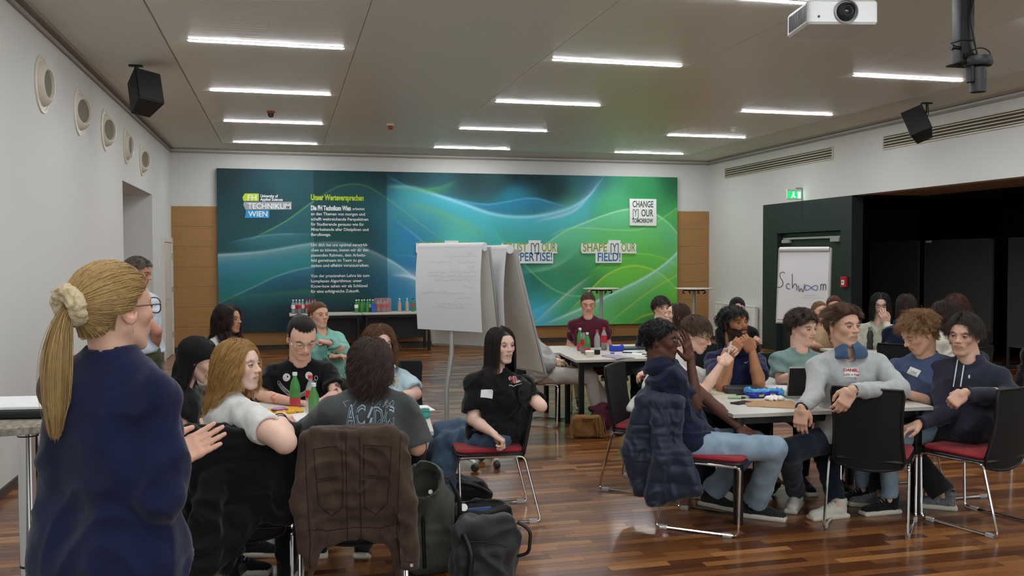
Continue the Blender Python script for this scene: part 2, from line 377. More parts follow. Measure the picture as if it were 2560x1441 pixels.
    ribbon([(930, 470), (1000, 475), (1110, 510), (1200, 540), (1290, 546), (1380, 530), (1440, 500), (1475, 460), (1490, 440)], '#4fb8c8', .65, 55, 1, '#a8dcf0', .6, 5)
    ribbon([(1300, 560), (1400, 535), (1450, 490), (1480, 440)], '#7fb0c8', .45, 16, -1, '#c8dce8', .4, 4)
    ribbon([(930, 460), (1000, 474), (1060, 472), (1110, 450)], '#4f9a50', .55, 12, 1)
    ribbon([(960, 500), (1040, 520), (1100, 545), (1190, 590)], '#6fae50', .35, 22, 1)
    ribbon([(935, 540), (1010, 600), (1060, 650), (1120, 690)], '#2f78b8', .45, 50, 1, '#9fd0e8', .35, 3)
    ribbon([(935, 640), (1000, 645), (1060, 670), (1110, 720)], '#2f80b0', .4, 30, 1, '#7fc0e0', .3, 2)
    ribbon([(940, 690), (1000, 700), (1060, 745)], '#bfe0ea', .5, 12, -1, '#ffffff', .5, 4)
    ribbon([(1300, 640), (1370, 590), (1440, 560), (1530, 532), (1600, 530), (1660, 560), (1700, 600)], '#6fc090', .45, 60, 1, '#c8ecc8', .5, 2.2)
    ribbon([(1330, 600), (1400, 575), (1520, 580), (1600, 575), (1700, 520)], '#5fb860', .3, 40, 1, '#b8e8a0', .3, 2)
    ribbon([(1180, 560), (1250, 640), (1330, 715), (1400, 745), (1480, 740)], '#2f8a60', .4, 50, -1, '#9fdcb0', .4, 2.5)
    ribbon([(1260, 690), (1330, 680), (1380, 660), (1430, 620)], '#7fc8a0', .35, 10, -1)
    ribbon([(1380, 800), (1440, 740), (1500, 690), (1570, 670), (1640, 690), (1700, 740)], '#6fc040', .45, 45, 1, '#d8dc60', .5, 2.5)
    ribbon([(1440, 690), (1520, 650), (1590, 640), (1660, 655), (1700, 680)], '#60b840', .4, 26, 1, '#a0e060', .4, 2)
    ribbon([(1480, 830), (1520, 800), (1590, 750), (1640, 720), (1700, 690)], '#4fb060', .3, 30, 1, '#d0d050', .35, 3)
    ribbon([(1320, 820), (1420, 780), (1500, 745), (1590, 705), (1650, 670), (1700, 630)], '#7fc0b0', .45, 22, 1, '#c8e8f0', .55, 4)
    ribbon([(1280, 830), (1340, 780), (1400, 730), (1460, 690)], '#8fc0b0', .35, 14, 1, '#e0d8c0', .35, 3)
    ribbon([(1540, 830), (1590, 800), (1640, 790), (1700, 795)], '#2f7a40', .6, 30, 1, '#d8d840', .5, 3)
    ribbon([(1100, 815), (1200, 800), (1300, 780), (1380, 740)], '#4fb8d8', .4, 40, 1)
    A = A*(1.02+.30*np.clip(U*2.2-.5, 0, 1))[..., None]
    dark = ((X > 760) & (X < 934))[..., None]
    A = np.where(dark, A*.45+np.array(srgb('#1c3a36'))*.40, A)
    return A
NX_, NZ_ = 520, 180
A_ = mural_colors(NX_, NZ_)
gx, gz = np.meshgrid(np.linspace(0, MX1-MX0, NX_), np.linspace(0, MZ1-MZ0, NZ_))
vv = np.stack([gx.ravel(), np.zeros(gx.size), gz.ravel()], 1)
i0 = (np.arange(NZ_-1)[:, None]*NX_+np.arange(NX_-1)[None]).ravel(); ff = np.stack([i0, i0+1, i0+NX_+1, i0+NX_], 1)
m_mural = mat('mural_print', attr=True, rough=.7, spec=.3)
me = mesh('mural_fabric', vv, ff, m_mural)
ca = me.color_attributes.new('Col', 'FLOAT_COLOR', 'POINT'); ca.data.foreach_set('color', np.concatenate([A_.reshape(-1, 3), np.ones((gx.size, 1))], 1).astype(np.float32).ravel())
link('mural_fabric', me, mural)
put('mural_frame', G().box(0, MX1-MX0, .002, .1, 0, MZ1-MZ0), mat('mural_frame', '#2a3436', .5), mural, False)
m_tw = mat('print_white', '#e9eeee', .7); m_tg = mat('print_lime', '#b5d334', .7); m_tgr = mat('print_grey', '#9aa3a8', .7); m_tb = mat('print_blue', '#2f9bd6', .7)
m_green = mat('print_olive', '#88a53c', .7); m_blue2 = mat('print_deep_blue', '#2f6f9e', .7); m_tdark = mat('print_dark', '#4a5a50', .7)
UX, UZ = (1, 0, 0), (0, 0, 1)
def mt(name, body, px, py, size, m, parent=mural, width=None, dy=-.004, **k):
    p = aty(px, py, MY+dy)
    p = (p[0]-MX0, dy, p[2]-MZ0)
    return text(name, body, p, UX, UZ, m, parent, width=width, size=size, **k)
def mpoly(name, pts, m, dy=-.003, parent=mural, th=.001):
    P = [aty(x, y, MY+dy) for x, y in pts]
    return put(name, G().prism([(p[0]-MX0, p[2]-MZ0) for p in P], dy, dy+th, 'y'), m, parent, False)
mpoly('logo_block', [(612, 484), (647, 484), (647, 503), (609, 503), (606, 494)], m_tg)
mpoly('logo_block', [(610, 505), (729, 505), (729, 524), (614, 525), (608, 512)], m_tgr)
mpoly('logo_block', [(615, 526), (673, 526), (673, 545), (612, 545), (614, 536)], m_tb)
mt('lettering', 'FH', 618, 501, .145, m_tw, bold=.002); mt('lettering', 'TECHNIKUM', 619, 521.5, .14, m_tw, width=.76, bold=.002); mt('lettering', 'WIEN', 621, 541.5, .14, m_tw, width=.34, bold=.002)
mt('lettering', 'University of', 651, 493.5, .075, m_tw, width=.31, bold=.002); mt('lettering', 'Applied Sciences', 651, 502, .075, m_tw, width=.40, bold=.002)
mt('lettering', 'Unser Werteversprechen', 777, 500, .145, m_tg, width=.97, bold=.006)
mt('lettering', 'Die FH Technikum Wien', 777, 525.5, .12, m_tw, width=.735, bold=.006)
mt('lettering', 'arbeitet', 881, 525.5, .072, m_tw, bold=.001)
ty = 538.3
for ln in ['an den Themen von morgen und', 'schafft weitreichende Perspektiven', 'für Studierende genauso wie für', 'Mitarbeitende aller Disziplinen und', 'Berufswege.', '', 'Um dich bei uns optimal verwirkli-', 'chen zu können, bieten wir dir den', 'passenden Rahmen, dein Arbeits-', 'feld gemeinsam im Team zu ge-', 'stalten und effektiv voranzutreiben.', '', 'Von der praxisnahen Lehre bis zum', 'komplexen Algorithmus: unser', 'Know-how sehen wir als Schlüssel', 'für eine erfolgreiche Zukunft.']:
    if ln: mt('lettering', ln, 777.3, ty, .0775, m_tw, sx=.97, bold=.0012, res=2)
    ty += 12.95
def sticker(label, rows, hull, name='slogan_sign'):
    P = [aty(x, y, MY-.03) for x, y in hull]; cx = sum(p[0] for p in P)/len(P); cz = sum(p[2] for p in P)/len(P)
    t = thing(name, label, 'sign', (cx, MY-.03, cz))
    put('sign_board', G().prism([(p[0]-cx, p[2]-cz) for p in P], 0, .029, 'y'), m_white2, t, False)
    for body, x0, y0, x1, h, m in rows:
        p = aty(x0, y0, MY-.032); q = aty(x1, y0, MY-.032)
        text('lettering', body, (p[0]-cx, -.002, p[2]-cz), UX, UZ, m, t, width=q[0]-p[0], size=h, bold=.004 if body != '[Y]' else .001)
m_white2 = mat('sign_white', '#e6ebe8', .6)
def hull2(x0, x1, y0, y1, bx0, bx1, fx0, fx1, yt, yb):   # top block with a bracket bump, lower block
    return [(x0, y0), (bx0, y0), (bx0, yt), (bx1, yt), (bx1, y0), (x1-3, y0), (x1, y0+4), (x1-1, y1-6), (x1+1, y1), (fx1, y1), (fx1, yb), (fx0, yb), (fx0, y1), (x0+3, y1), (x0, y1-5)]
sticker('white cut-out slogan sign reading TRUST YOUR EXPERTISE on the mural', [('TRUST', 1258, 629, 1318, .24, m_green), ('[Y]', 1326, 630, 1346, .25, m_tdark), ('OUR', 1354, 629, 1390, .24, m_green), ('EXPERTISE!', 1272, 653, 1379, .24, m_blue2)], hull2(1253, 1393, 609, 634, 1322, 1352, 1268, 1383, 601, 659))
sticker('white cut-out slogan sign reading SHAPE YOUR FIELD on the mural', [('SHAPE', 1457, 629, 1517, .24, m_green), ('[Y]', 1525, 630, 1545, .25, m_tdark), ('OUR', 1553, 629, 1588, .24, m_green), ('FIELD!', 1493, 653, 1550, .24, m_blue2)], hull2(1453, 1591, 609, 634, 1521, 1551, 1489, 1554, 601, 658))
sticker('white cut-out slogan sign half hidden behind the flip chart', [('BOOST', 1045, 629, 1105, .27, m_green), ('[Y]', 1117, 630, 1138, .25, m_tdark), ('OUR', 1144, 629, 1180, .27, m_green), ('FUTURE!', 1060, 653, 1150, .24, m_blue2)], hull2(1040, 1184, 608, 635, 1112, 1146, 1054, 1156, 602, 660))
sticker('square white sign reading CHANGE YOUR TOMORROW at the mural\'s upper right', [('CHANGE', 1581, 518, 1633, .18, m_tdark), ('[Y]', 1581, 541, 1595, .21, m_tdark), ('OUR', 1603, 541, 1633, .20, m_tdark), ('TOMORROW', 1580, 557, 1633, .12, m_tdark)], [(1574, 497), (1641, 498), (1641, 565), (1575, 564)], 'square_sign')
# ---------------------------------------------------------------- soft shapes: distance fields meshed with surface nets
def nrm(v): v = np.asarray(v, float); return v/(np.linalg.norm(v)+1e-12)
class Field:
    def __init__(s, lo, hi, h):
        lo = np.asarray(lo, float)-2*h; s.n = np.ceil((np.asarray(hi, float)+2*h-lo)/h).astype(int)+1; s.lo, s.h = lo, h
        s.ax = [(lo[i]+h*np.arange(s.n[i])).astype(np.float32) for i in range(3)]; s.v = np.full(s.n, 1., np.float32)
    def sl(s, lo, hi, m):
        a = np.clip(np.floor((np.asarray(lo)-m-s.lo)/s.h).astype(int), 0, s.n); b = np.clip(np.ceil((np.asarray(hi)+m-s.lo)/s.h).astype(int)+1, 0, s.n)
        if (b <= a).any(): return None, None
        S = tuple(slice(a[i], b[i]) for i in range(3))
        return S, (s.ax[0][S[0]][:, None, None], s.ax[1][S[1]][None, :, None], s.ax[2][S[2]][None, None, :])
    def add(s, prim, k=.01, inf=0.):
        fn, lo, hi = prim; S, P = s.sl(lo, hi, k+2*s.h+inf)
        if S is None: return
        d = fn(*P)-inf; a = s.v[S]
        if k > 0: h = np.clip(.5+.5*(a-d)/k, 0, 1); s.v[S] = a*(1-h)+d*h-k*h*(1-h)
        else: s.v[S] = np.minimum(a, d)
    def cut(s, prim, k=.004):
        fn, lo, hi = prim; S, P = s.sl(lo, hi, k+2*s.h)
        if S is None: return
        d = -fn(*P); a = s.v[S]; h = np.clip(.5-.5*(a-d)/k, 0, 1); s.v[S] = a*(1-h)+d*h+k*h*(1-h)
    def mesh(s): return nets(s.v, s.lo, s.h)
def nets(v, lo, h, iso=0.):
    v = np.pad(v, 1, constant_values=1.)-iso if v is not None else v; lo = np.asarray(lo)-h
    s = v < 0; n = np.array(v.shape)-1
    c = [s[i:i+n[0], j:j+n[1], k:k+n[2]] for i in (0, 1) for j in (0, 1) for k in (0, 1)]
    al = c[0].copy(); an = c[0].copy()
    for q in c[1:]: al &= q; an |= q
    I = np.argwhere(an & ~al)
    if len(I) == 0: return np.zeros((0, 3)), np.zeros((0, 4), int)
    acc = np.zeros((len(I), 3)); cnt = np.zeros(len(I))
    for ax in range(3):
        o1, o2 = [q for q in range(3) if q != ax]
        for a in (0, 1):
            for b in (0, 1):
                off = np.zeros(3, int); off[o1] = a; off[o2] = b; p0 = I+off; p1 = p0.copy(); p1[:, ax] += 1
                v0 = v[p0[:, 0], p0[:, 1], p0[:, 2]]; v1 = v[p1[:, 0], p1[:, 1], p1[:, 2]]; m = (v0 < 0) != (v1 < 0)
                t = np.where(m, v0/np.where(m, v0-v1, 1), 0); pos = p0.astype(float); pos[:, ax] += t; acc[m] += pos[m]; cnt[m] += 1
    V = acc/cnt[:, None]*h+lo
    idx = np.full(tuple(n), -1, np.int32); idx[I[:, 0], I[:, 1], I[:, 2]] = np.arange(len(I))
    Fs = []
    for ax in range(3):
        o1, o2 = [(1, 2), (2, 0), (0, 1)][ax]
        a = [slice(1, -1)]*3; a[ax] = slice(0, -1); b = list(a); b[ax] = slice(1, None)
        s0, s1 = s[tuple(a)], s[tuple(b)]; E_ = np.argwhere(s0 != s1); base = E_+1; base[:, ax] -= 1
        fl = s0[E_[:, 0], E_[:, 1], E_[:, 2]]
        def g(d1, d2):
            q = base.copy(); q[:, o1] -= d1; q[:, o2] -= d2; return idx[q[:, 0], q[:, 1], q[:, 2]]
        Q = np.stack([g(1, 1), g(0, 1), g(0, 0), g(1, 0)], 1); Q[~fl] = Q[~fl][:, ::-1]; Fs.append(Q)
    Fq = np.concatenate(Fs); return V, Fq[(Fq >= 0).all(1)]
def ell(c, r, R=None):
    c = np.asarray(c, float); r = np.asarray(r, float); m = r.max()
    def fn(X, Y, Z):
        x, y, z = X-c[0], Y-c[1], Z-c[2]
        if R is not None: x, y, z = (R[0, 0]*x+R[0, 1]*y+R[0, 2]*z), (R[1, 0]*x+R[1, 1]*y+R[1, 2]*z), (R[2, 0]*x+R[2, 1]*y+R[2, 2]*z)
        k0 = np.sqrt((x/r[0])**2+(y/r[1])**2+(z/r[2])**2)+1e-6; k1 = np.sqrt((x/r[0]**2)**2+(y/r[1]**2)**2+(z/r[2]**2)**2)+1e-6
        return k0*(k0-1)/k1
    return fn, c-m, c+m
def cap(a, b, ra, rb=None, flat=False, fa=False):
    a = np.asarray(a, float); b = np.asarray(b, float); rb = ra if rb is None else rb; d = b-a; L2 = max(d@d, 1e-9); L = math.sqrt(L2)
    def fn(X, Y, Z):
        x, y, z = X-a[0], Y-a[1], Z-a[2]; u = (x*d[0]+y*d[1]+z*d[2])/L2; t = np.clip(u, 0, 1)
        q = np.sqrt((x-d[0]*t)**2+(y-d[1]*t)**2+(z-d[2]*t)**2)-(ra+(rb-ra)*t)
        if flat: q = np.maximum(q, (u-1)*L)
        if fa: q = np.maximum(q, -u*L)
        return q
    m = max(ra, rb); return fn, np.minimum(a, b)-m, np.maximum(a, b)+m
def rbx(c, hf, R=None, rad=.01):
    c = np.asarray(c, float); hf = np.asarray(hf, float); m = np.linalg.norm(hf) if R is not None else hf
    def fn(X, Y, Z):
        x, y, z = X-c[0], Y-c[1], Z-c[2]
        if R is not None: x, y, z = (R[0, 0]*x+R[0, 1]*y+R[0, 2]*z), (R[1, 0]*x+R[1, 1]*y+R[1, 2]*z), (R[2, 0]*x+R[2, 1]*y+R[2, 2]*z)
        x, y, z = np.abs(x)-hf[0]+rad, np.abs(y)-hf[1]+rad, np.abs(z)-hf[2]+rad
        return np.sqrt(np.maximum(x, 0)**2+np.maximum(y, 0)**2+np.maximum(z, 0)**2)+np.minimum(np.maximum(np.maximum(x, y), z), 0)-rad
    return fn, c-m, c+m
_LAT = np.random.default_rng(5).random((24, 24, 24)).astype(np.float32)
def vnoise(P):
    P = np.asarray(P); i = np.floor(P).astype(int); f = P-i; f = f*f*(3-2*f); out = 0
    for dx in (0, 1):
        for dy in (0, 1):
            for dz in (0, 1):
                w_ = (f[:, 0] if dx else 1-f[:, 0])*(f[:, 1] if dy else 1-f[:, 1])*(f[:, 2] if dz else 1-f[:, 2])
                out = out+w_*_LAT[(i[:, 0]+dx) % 24, (i[:, 1]+dy) % 24, (i[:, 2]+dz) % 24]
    return out
def vnormals(V, F):
    a, b, c, d = (V[F[:, i]] for i in range(4)); n = np.cross(c-a, d-b); N = np.zeros_like(V)
    for i in range(4):
        for k in range(3): N[:, k] += np.bincount(F[:, i], n[:, k], len(V))
    return N/(np.linalg.norm(N, axis=1, keepdims=True)+1e-12)
def folds(V, F, amp, sc=9., st=(1, 1, 1), seed=0.):
    if amp <= 0: return V
    N = vnormals(V, F); q = V*np.array(st)*sc+seed; w1 = np.stack([vnoise(q*.6+3), vnoise(q*.6+9), vnoise(q*.6+14)], 1)*2.2
    n = vnoise(q+w1); r = 1-np.abs(2*n-1)*1.6; n2 = vnoise(q*2.3+w1+7)
    return V+N*((r-.5)*amp+(n2-.5)*amp*.5)[:, None]
def frame(y, z):      # rows x, y, z : local axes, y kept, z made square to it
    y = nrm(y); x = nrm(np.cross(y, z)); return np.stack([x, y, np.cross(x, y)])
def frame_z(z, y):    # z kept
    z = nrm(z); x = nrm(np.cross(y, z)); return np.stack([x, np.cross(z, x), z])
# ---------------------------------------------------------------- hands (right hand; wrist at origin, fingers +Y, palm faces -Z, thumb at -X)
def make_hand(pose):
    h = .0032; Fd = Field((-.08, -.05, -.09), (.07, .205, .09), h)
    Fd.add(cap((0, -.010, 0), (0, .012, 0), .025, .024), .0)
    Fd.add(rbx((0, .05, 0), (.040, .046, .013), None, .013), .018)
    Fd.add(ell((-.024, .035, -.008), (.018, .032, .015)), .012); Fd.add(ell((.026, .035, -.006), (.014, .03, .013)), .01)
    spread = {'open': 9, 'relax': 4, 'fist': 1, 'pinch': 4, 'flat': 2, 'curl': 2}[pose]
    curl = {'open': (4, 8, 5), 'relax': (25, 32, 18), 'fist': (75, 95, 50), 'pinch': (45, 40, 20), 'flat': (6, 6, 4), 'curl': (48, 60, 30)}[pose]
    for i, (x, ln) in enumerate(((-.030, .88), (-.0105, 1.), (.0095, .94), (.0285, .76))):
        p = np.array([x, .088-(.006 if i in (0,) else .0)-(.010 if i == 3 else 0), 0.]); az = math.radians((i-1.4)*spread); ang = 0.
        for j, (L, r0, r1) in enumerate(((.044, .0096, .0088), (.027, .0088, .0080), (.022, .0080, .0068))):
            cu = curl[j]*(1+.12*(i-1) if pose in ('relax', 'curl') else 1); 
            if pose == 'pinch' and i >= 2: cu *= 1.3
            ang += math.radians(cu); dv = np.array([math.sin(az)*math.cos(ang), math.cos(az)*math.cos(ang), -math.sin(ang)])
            q = p+dv*L*ln; Fd.add(cap(p, q, r0, r1), .0035 if j else .009); p = q
    tb = {'open': ((-.032, .012, -.006), (-.062, .045, -.006), (-.082, .072, -.008), (-.094, .095, -.008)), 'flat': ((-.03, .012, -.006), (-.05, .045, -.01), (-.056, .075, -.012), (-.054, .10, -.013)),
          'relax': ((-.03, .012, -.008), (-.05, .045, -.022), (-.052, .073, -.032), (-.046, .096, -.038)), 'pinch': ((-.03, .012, -.008), (-.044, .045, -.03), (-.036, .072, -.046), (-.026, .092, -.055)),
          'fist': ((-.03, .012, -.01), (-.045, .045, -.03), (-.034, .068, -.044), (-.012, .075, -.048)), 'curl': ((-.03, .012, -.01), (-.046, .045, -.03), (-.04, .070, -.042), (-.024, .086, -.048))}[pose]
    for j, (r0, r1) in enumerate(((.016, .0125), (.0118, .0102), (.0102, .008))): Fd.add(cap(tb[j], tb[j+1], r0, r1), .009 if j == 0 else .004)
    return Fd.mesh()
HANDS = {}
def hand(pose):
    if pose not in HANDS: HANDS[pose] = make_hand(pose)
    return HANDS[pose]
# ---------------------------------------------------------------- head (x = person's right, y = face, z = up; about 0.235 m high)
def seg_d(P, a, b):
    a = np.asarray(a, float); d = np.asarray(b, float)-a; t = np.clip(((P-a)@d)/(d@d), 0, 1); return np.linalg.norm(P-a-t[:, None]*d, axis=1)
def hairline(P, o):
    """>0 where hair grows"""
    x, y, z = P[:, 0], P[:, 1], P[:, 2]; fh = o.get('fh', .062)+.003*np.sin(x*330)+.002*np.sin(x*790+1)
    front = z-(fh-1.6*np.abs(x)**1.7*8*.35) ; front = np.where(y > .02, z-(fh-o.get('rec', 6.0)*x*x), 1)
    side = np.where(y > .005, z-(.0+ .9*(y-.005)), np.where(y > -.035, z-.0, z+.055+(y+.035)*.3))
    return np.minimum(front, side)
def make_head(o, h=.0035):
    mw = 1. if o.get('male', True) else .9; nk = np.asarray(o['neck'], float); fat = o.get('fat', 0.)
    Fd = Field((-.1, -.13, -.20), (.1, .135, .13), h)
    A = Fd.add
    A(ell((0, -.014, .030), (.0765, .099, .087)), 0)
    A(ell((0, .030, .022), (.064, .062, .060)), .02)
    A(ell((0, .030, -.035), (.0515+fat, .060, .074)), .025)
    A(cap((0, .050, -.045), (0, .067, -.1005), .033+fat*.7, .0165*mw), .026)
    for s in (-1, 1):
        A(cap((s*(.0535*mw+fat), -.002, -.052), (s*.020, .062, -.101), .012, .012*mw), .026)
        A(ell((s*.0375, .056, -.020), (.024+fat*.6, .026, .023)), .018)
        A(cap((s*.014, .0865, .020), (s*.043, .070, .020), .0095*mw, .0085), .012)
    for s in (-1, 1): Fd.cut(ell((s*.032, .0955, .001), (.0185, .0125, .0115)), .012)
    A(cap((0, .083, .010), (0, .105, -.026), .0065, .0095), .010)
    A(ell((0, .1075, -.0285), (.0105, .0105, .0095)), .006)
    for s in (-1, 1): A(ell((s*.0125, .098, -.0315), (.0075, .010, .0075)), .005)
    for s in (-1, 1): Fd.cut(ell((s*.006, .104, -.0385), (.0035, .0045, .003)), .003)
    A(ell((0, .0745, -.061), (.031, .018, .022)), .014)
    sm = .004 if o.get('smile') else 0
    for s in (-1, 1):
        A(cap((0, .0918, -.0575), (s*.023, .0825, -.0608+sm), .0038, .0022), .005)
        A(cap((0, .0912, -.0662), (s*.020, .0830, -.0640+sm*.8), .0044, .0024), .005)
    Fd.cut(cap((-.021, .0920, -.0618+sm*.5), (.021, .0920, -.0618+sm*.5), .0014), .003)
    for s in (-1, 1):
        Re = frame((s*.35, -.25, 0), (0, -.2, 1.))
        A(ell((s*.0775, -.010, -.006), (.0195, .0075, .033), Re), .005)
        Fd.cut(ell((s*.086, -.006, -.002), (.0085, .010, .017)), .004)
        A(ell((s*.0775, -.004, -.030), (.006, .007, .010)), .004)
    nr = .060 if o.get('male', True) else .050
    A(cap((0, -.025, -.035), nk*.72+np.array((0, -.025, -.035))*.28, nr, nr+.002), .022)
    V, Fq = Fd.mesh()
    # colours
    sk = np.array(srgb(o['skin'])); C = np.tile(sk, (len(V), 1))
    def mix(w_, c): nonlocal C; w_ = np.clip(w_, 0, 1)[:, None]; C = C*(1-w_)+np.array(c)*w_
    red = sk*np.array([1.02, .72, .66]); 
    for s in (-1, 1): mix(.45*np.exp(-(np.linalg.norm(V-np.array([s*.042, .07, -.030]), axis=1)/.024)**2)*o.get('blush', 1), red)
    mix(.4*np.exp(-(np.linalg.norm(V-np.array([0, .112, -.030]), axis=1)/.014)**2), red)
    for s in (-1, 1): mix(.6*np.exp(-(np.linalg.norm((V-np.array([s*.0775, -.006, -.006]))*np.array([1, 1, .6]), axis=1)/.016)**2), red)
    for s in (-1, 1): mix(.55*np.exp(-(np.linalg.norm(V-np.array([s*.031, .085, .002]), axis=1)/.016)**2), sk*np.array([.62, .46, .43]))  # eye-socket shading painted into the skin colour
    d = np.minimum.reduce([seg_d(V, (0, .095, -.0575), (s*.023, .0855, -.0608+sm)) for s in (-1, 1)]+[seg_d(V, (0, .095, -.0662), (s*.020, .086, -.0642+sm)) for s in (-1, 1)])
    mix(np.clip(1.7-d/.0046, 0, 1)*.72, srgb(o.get('lip', '#a8625a')))
    d = seg_d(V, (-.022, .0905, -.0618+sm*.6), (.022, .0905, -.0618+sm*.6))
    mix(np.clip(1.4-d/.0022, 0, 1)*.9, srgb('#f0e8e0') if o.get('smile') == 2 else sk*.18)
    hc = np.array(srgb(o.get('brow', o.get('hair', '#3a2a20'))))
    for s in (-1, 1):
        d = np.minimum(seg_d(V, (s*.015, .090, .0185), (s*.033, .086, .0225)), seg_d(V, (s*.033, .086, .0225), (s*.048, .074, .0165)))
        mix(np.clip(1.6-d/(.0052 if o.get('male', True) else .0042), 0, 1)*.92, hc*.5+sk*.02)
    if o.get('beard'):
        x, y, z = V.T; jaw = (z < -.028-.35*np.maximum(0, y-.04)) & (y > -.015) & (z > -.125); m_ = seg_d(V, (-.016, .093, -.0655), (.016, .093, -.0655)) > .009
        um = (seg_d(V, (-.02, .088, -.049), (.02, .088, -.049)) < .007)
        side = (np.abs(x) > .058) & (z < .02) & (y > 0) & (y < .03)
        b_ = ((jaw & m_ & ~((z > -.045) & (np.abs(x) < .045) & (y > .06))) | um | side) * o['beard']; mix(b_*.93, hc*.7)
        N = vnormals(V, Fq); V = V+N*(b_*(.002+.006*(o['beard'] > .8)*vnoise(V*160)))[:, None]
    scal = np.clip(hairline(V, o)/.006+.3, 0, 1)*((np.abs(V[:, 0]) < .0755) | (V[:, 2] > .03) | (V[:, 1] < -.04))*(V[:, 2] > -.075)
    if not o.get('bald'): mix(scal*.97, np.array(srgb(o['hair']))*.6)
    # eyeballs with lids painted as skin, iris and pupil
    g = G(); EV = []; EC = []; EF = []
    for s in (-1, 1):
        c = np.array([s*.031, .0795, .0005]); r = .0128; nu, nv = 22, 16; base = len(V)+sum(len(q) for q in EV)
        th = np.linspace(0, math.pi*.62, nv)[:, None]; ph = np.linspace(0, 2*math.pi, nu, endpoint=False)[None]
        pts = np.stack([np.sin(th)*np.cos(ph), np.cos(th)+0*ph, np.sin(th)*np.sin(ph)], 2).reshape(-1, 3)
        gz = o.get('gaze', (0, 0)); gd = nrm((math.sin(gz[0]), 1, math.sin(gz[1]))); col = np.tile(np.array(srgb('#b9b1aa')), (len(pts), 1))
        a = np.arccos(np.clip(pts@gd, -1, 1)); col[a < .56] = srgb(o.get('iris', '#4a3626')); col[a < .24] = (.005, .005, .005)
        op = o.get('open', 1.); up = pts[:, 2]; xx = pts[:, 0]; zu = (.27*op-.30*xx*xx) ; zl = (-.30*op+.30*xx*xx)
        lid = (up > zu) | (up < zl); lash = (up > zu-.09) & (up < zu+.14); col[lid] = sk*.74; col[lash] = sk*.06
        rr = np.where(lid, r*1.05, r)[:, None]; EV.append(c+pts*rr); EC.append(col)
        i = np.arange(nu); 
        for k in range(nv-1): EF.append(base+np.stack([k*nu+i, k*nu+(i+1) % nu, (k+1)*nu+(i+1) % nu, (k+1)*nu+i], 1))
    V = np.concatenate([V]+EV); C = np.concatenate([C]+EC); Fq = np.concatenate([Fq]+EF)
    return V, Fq, C
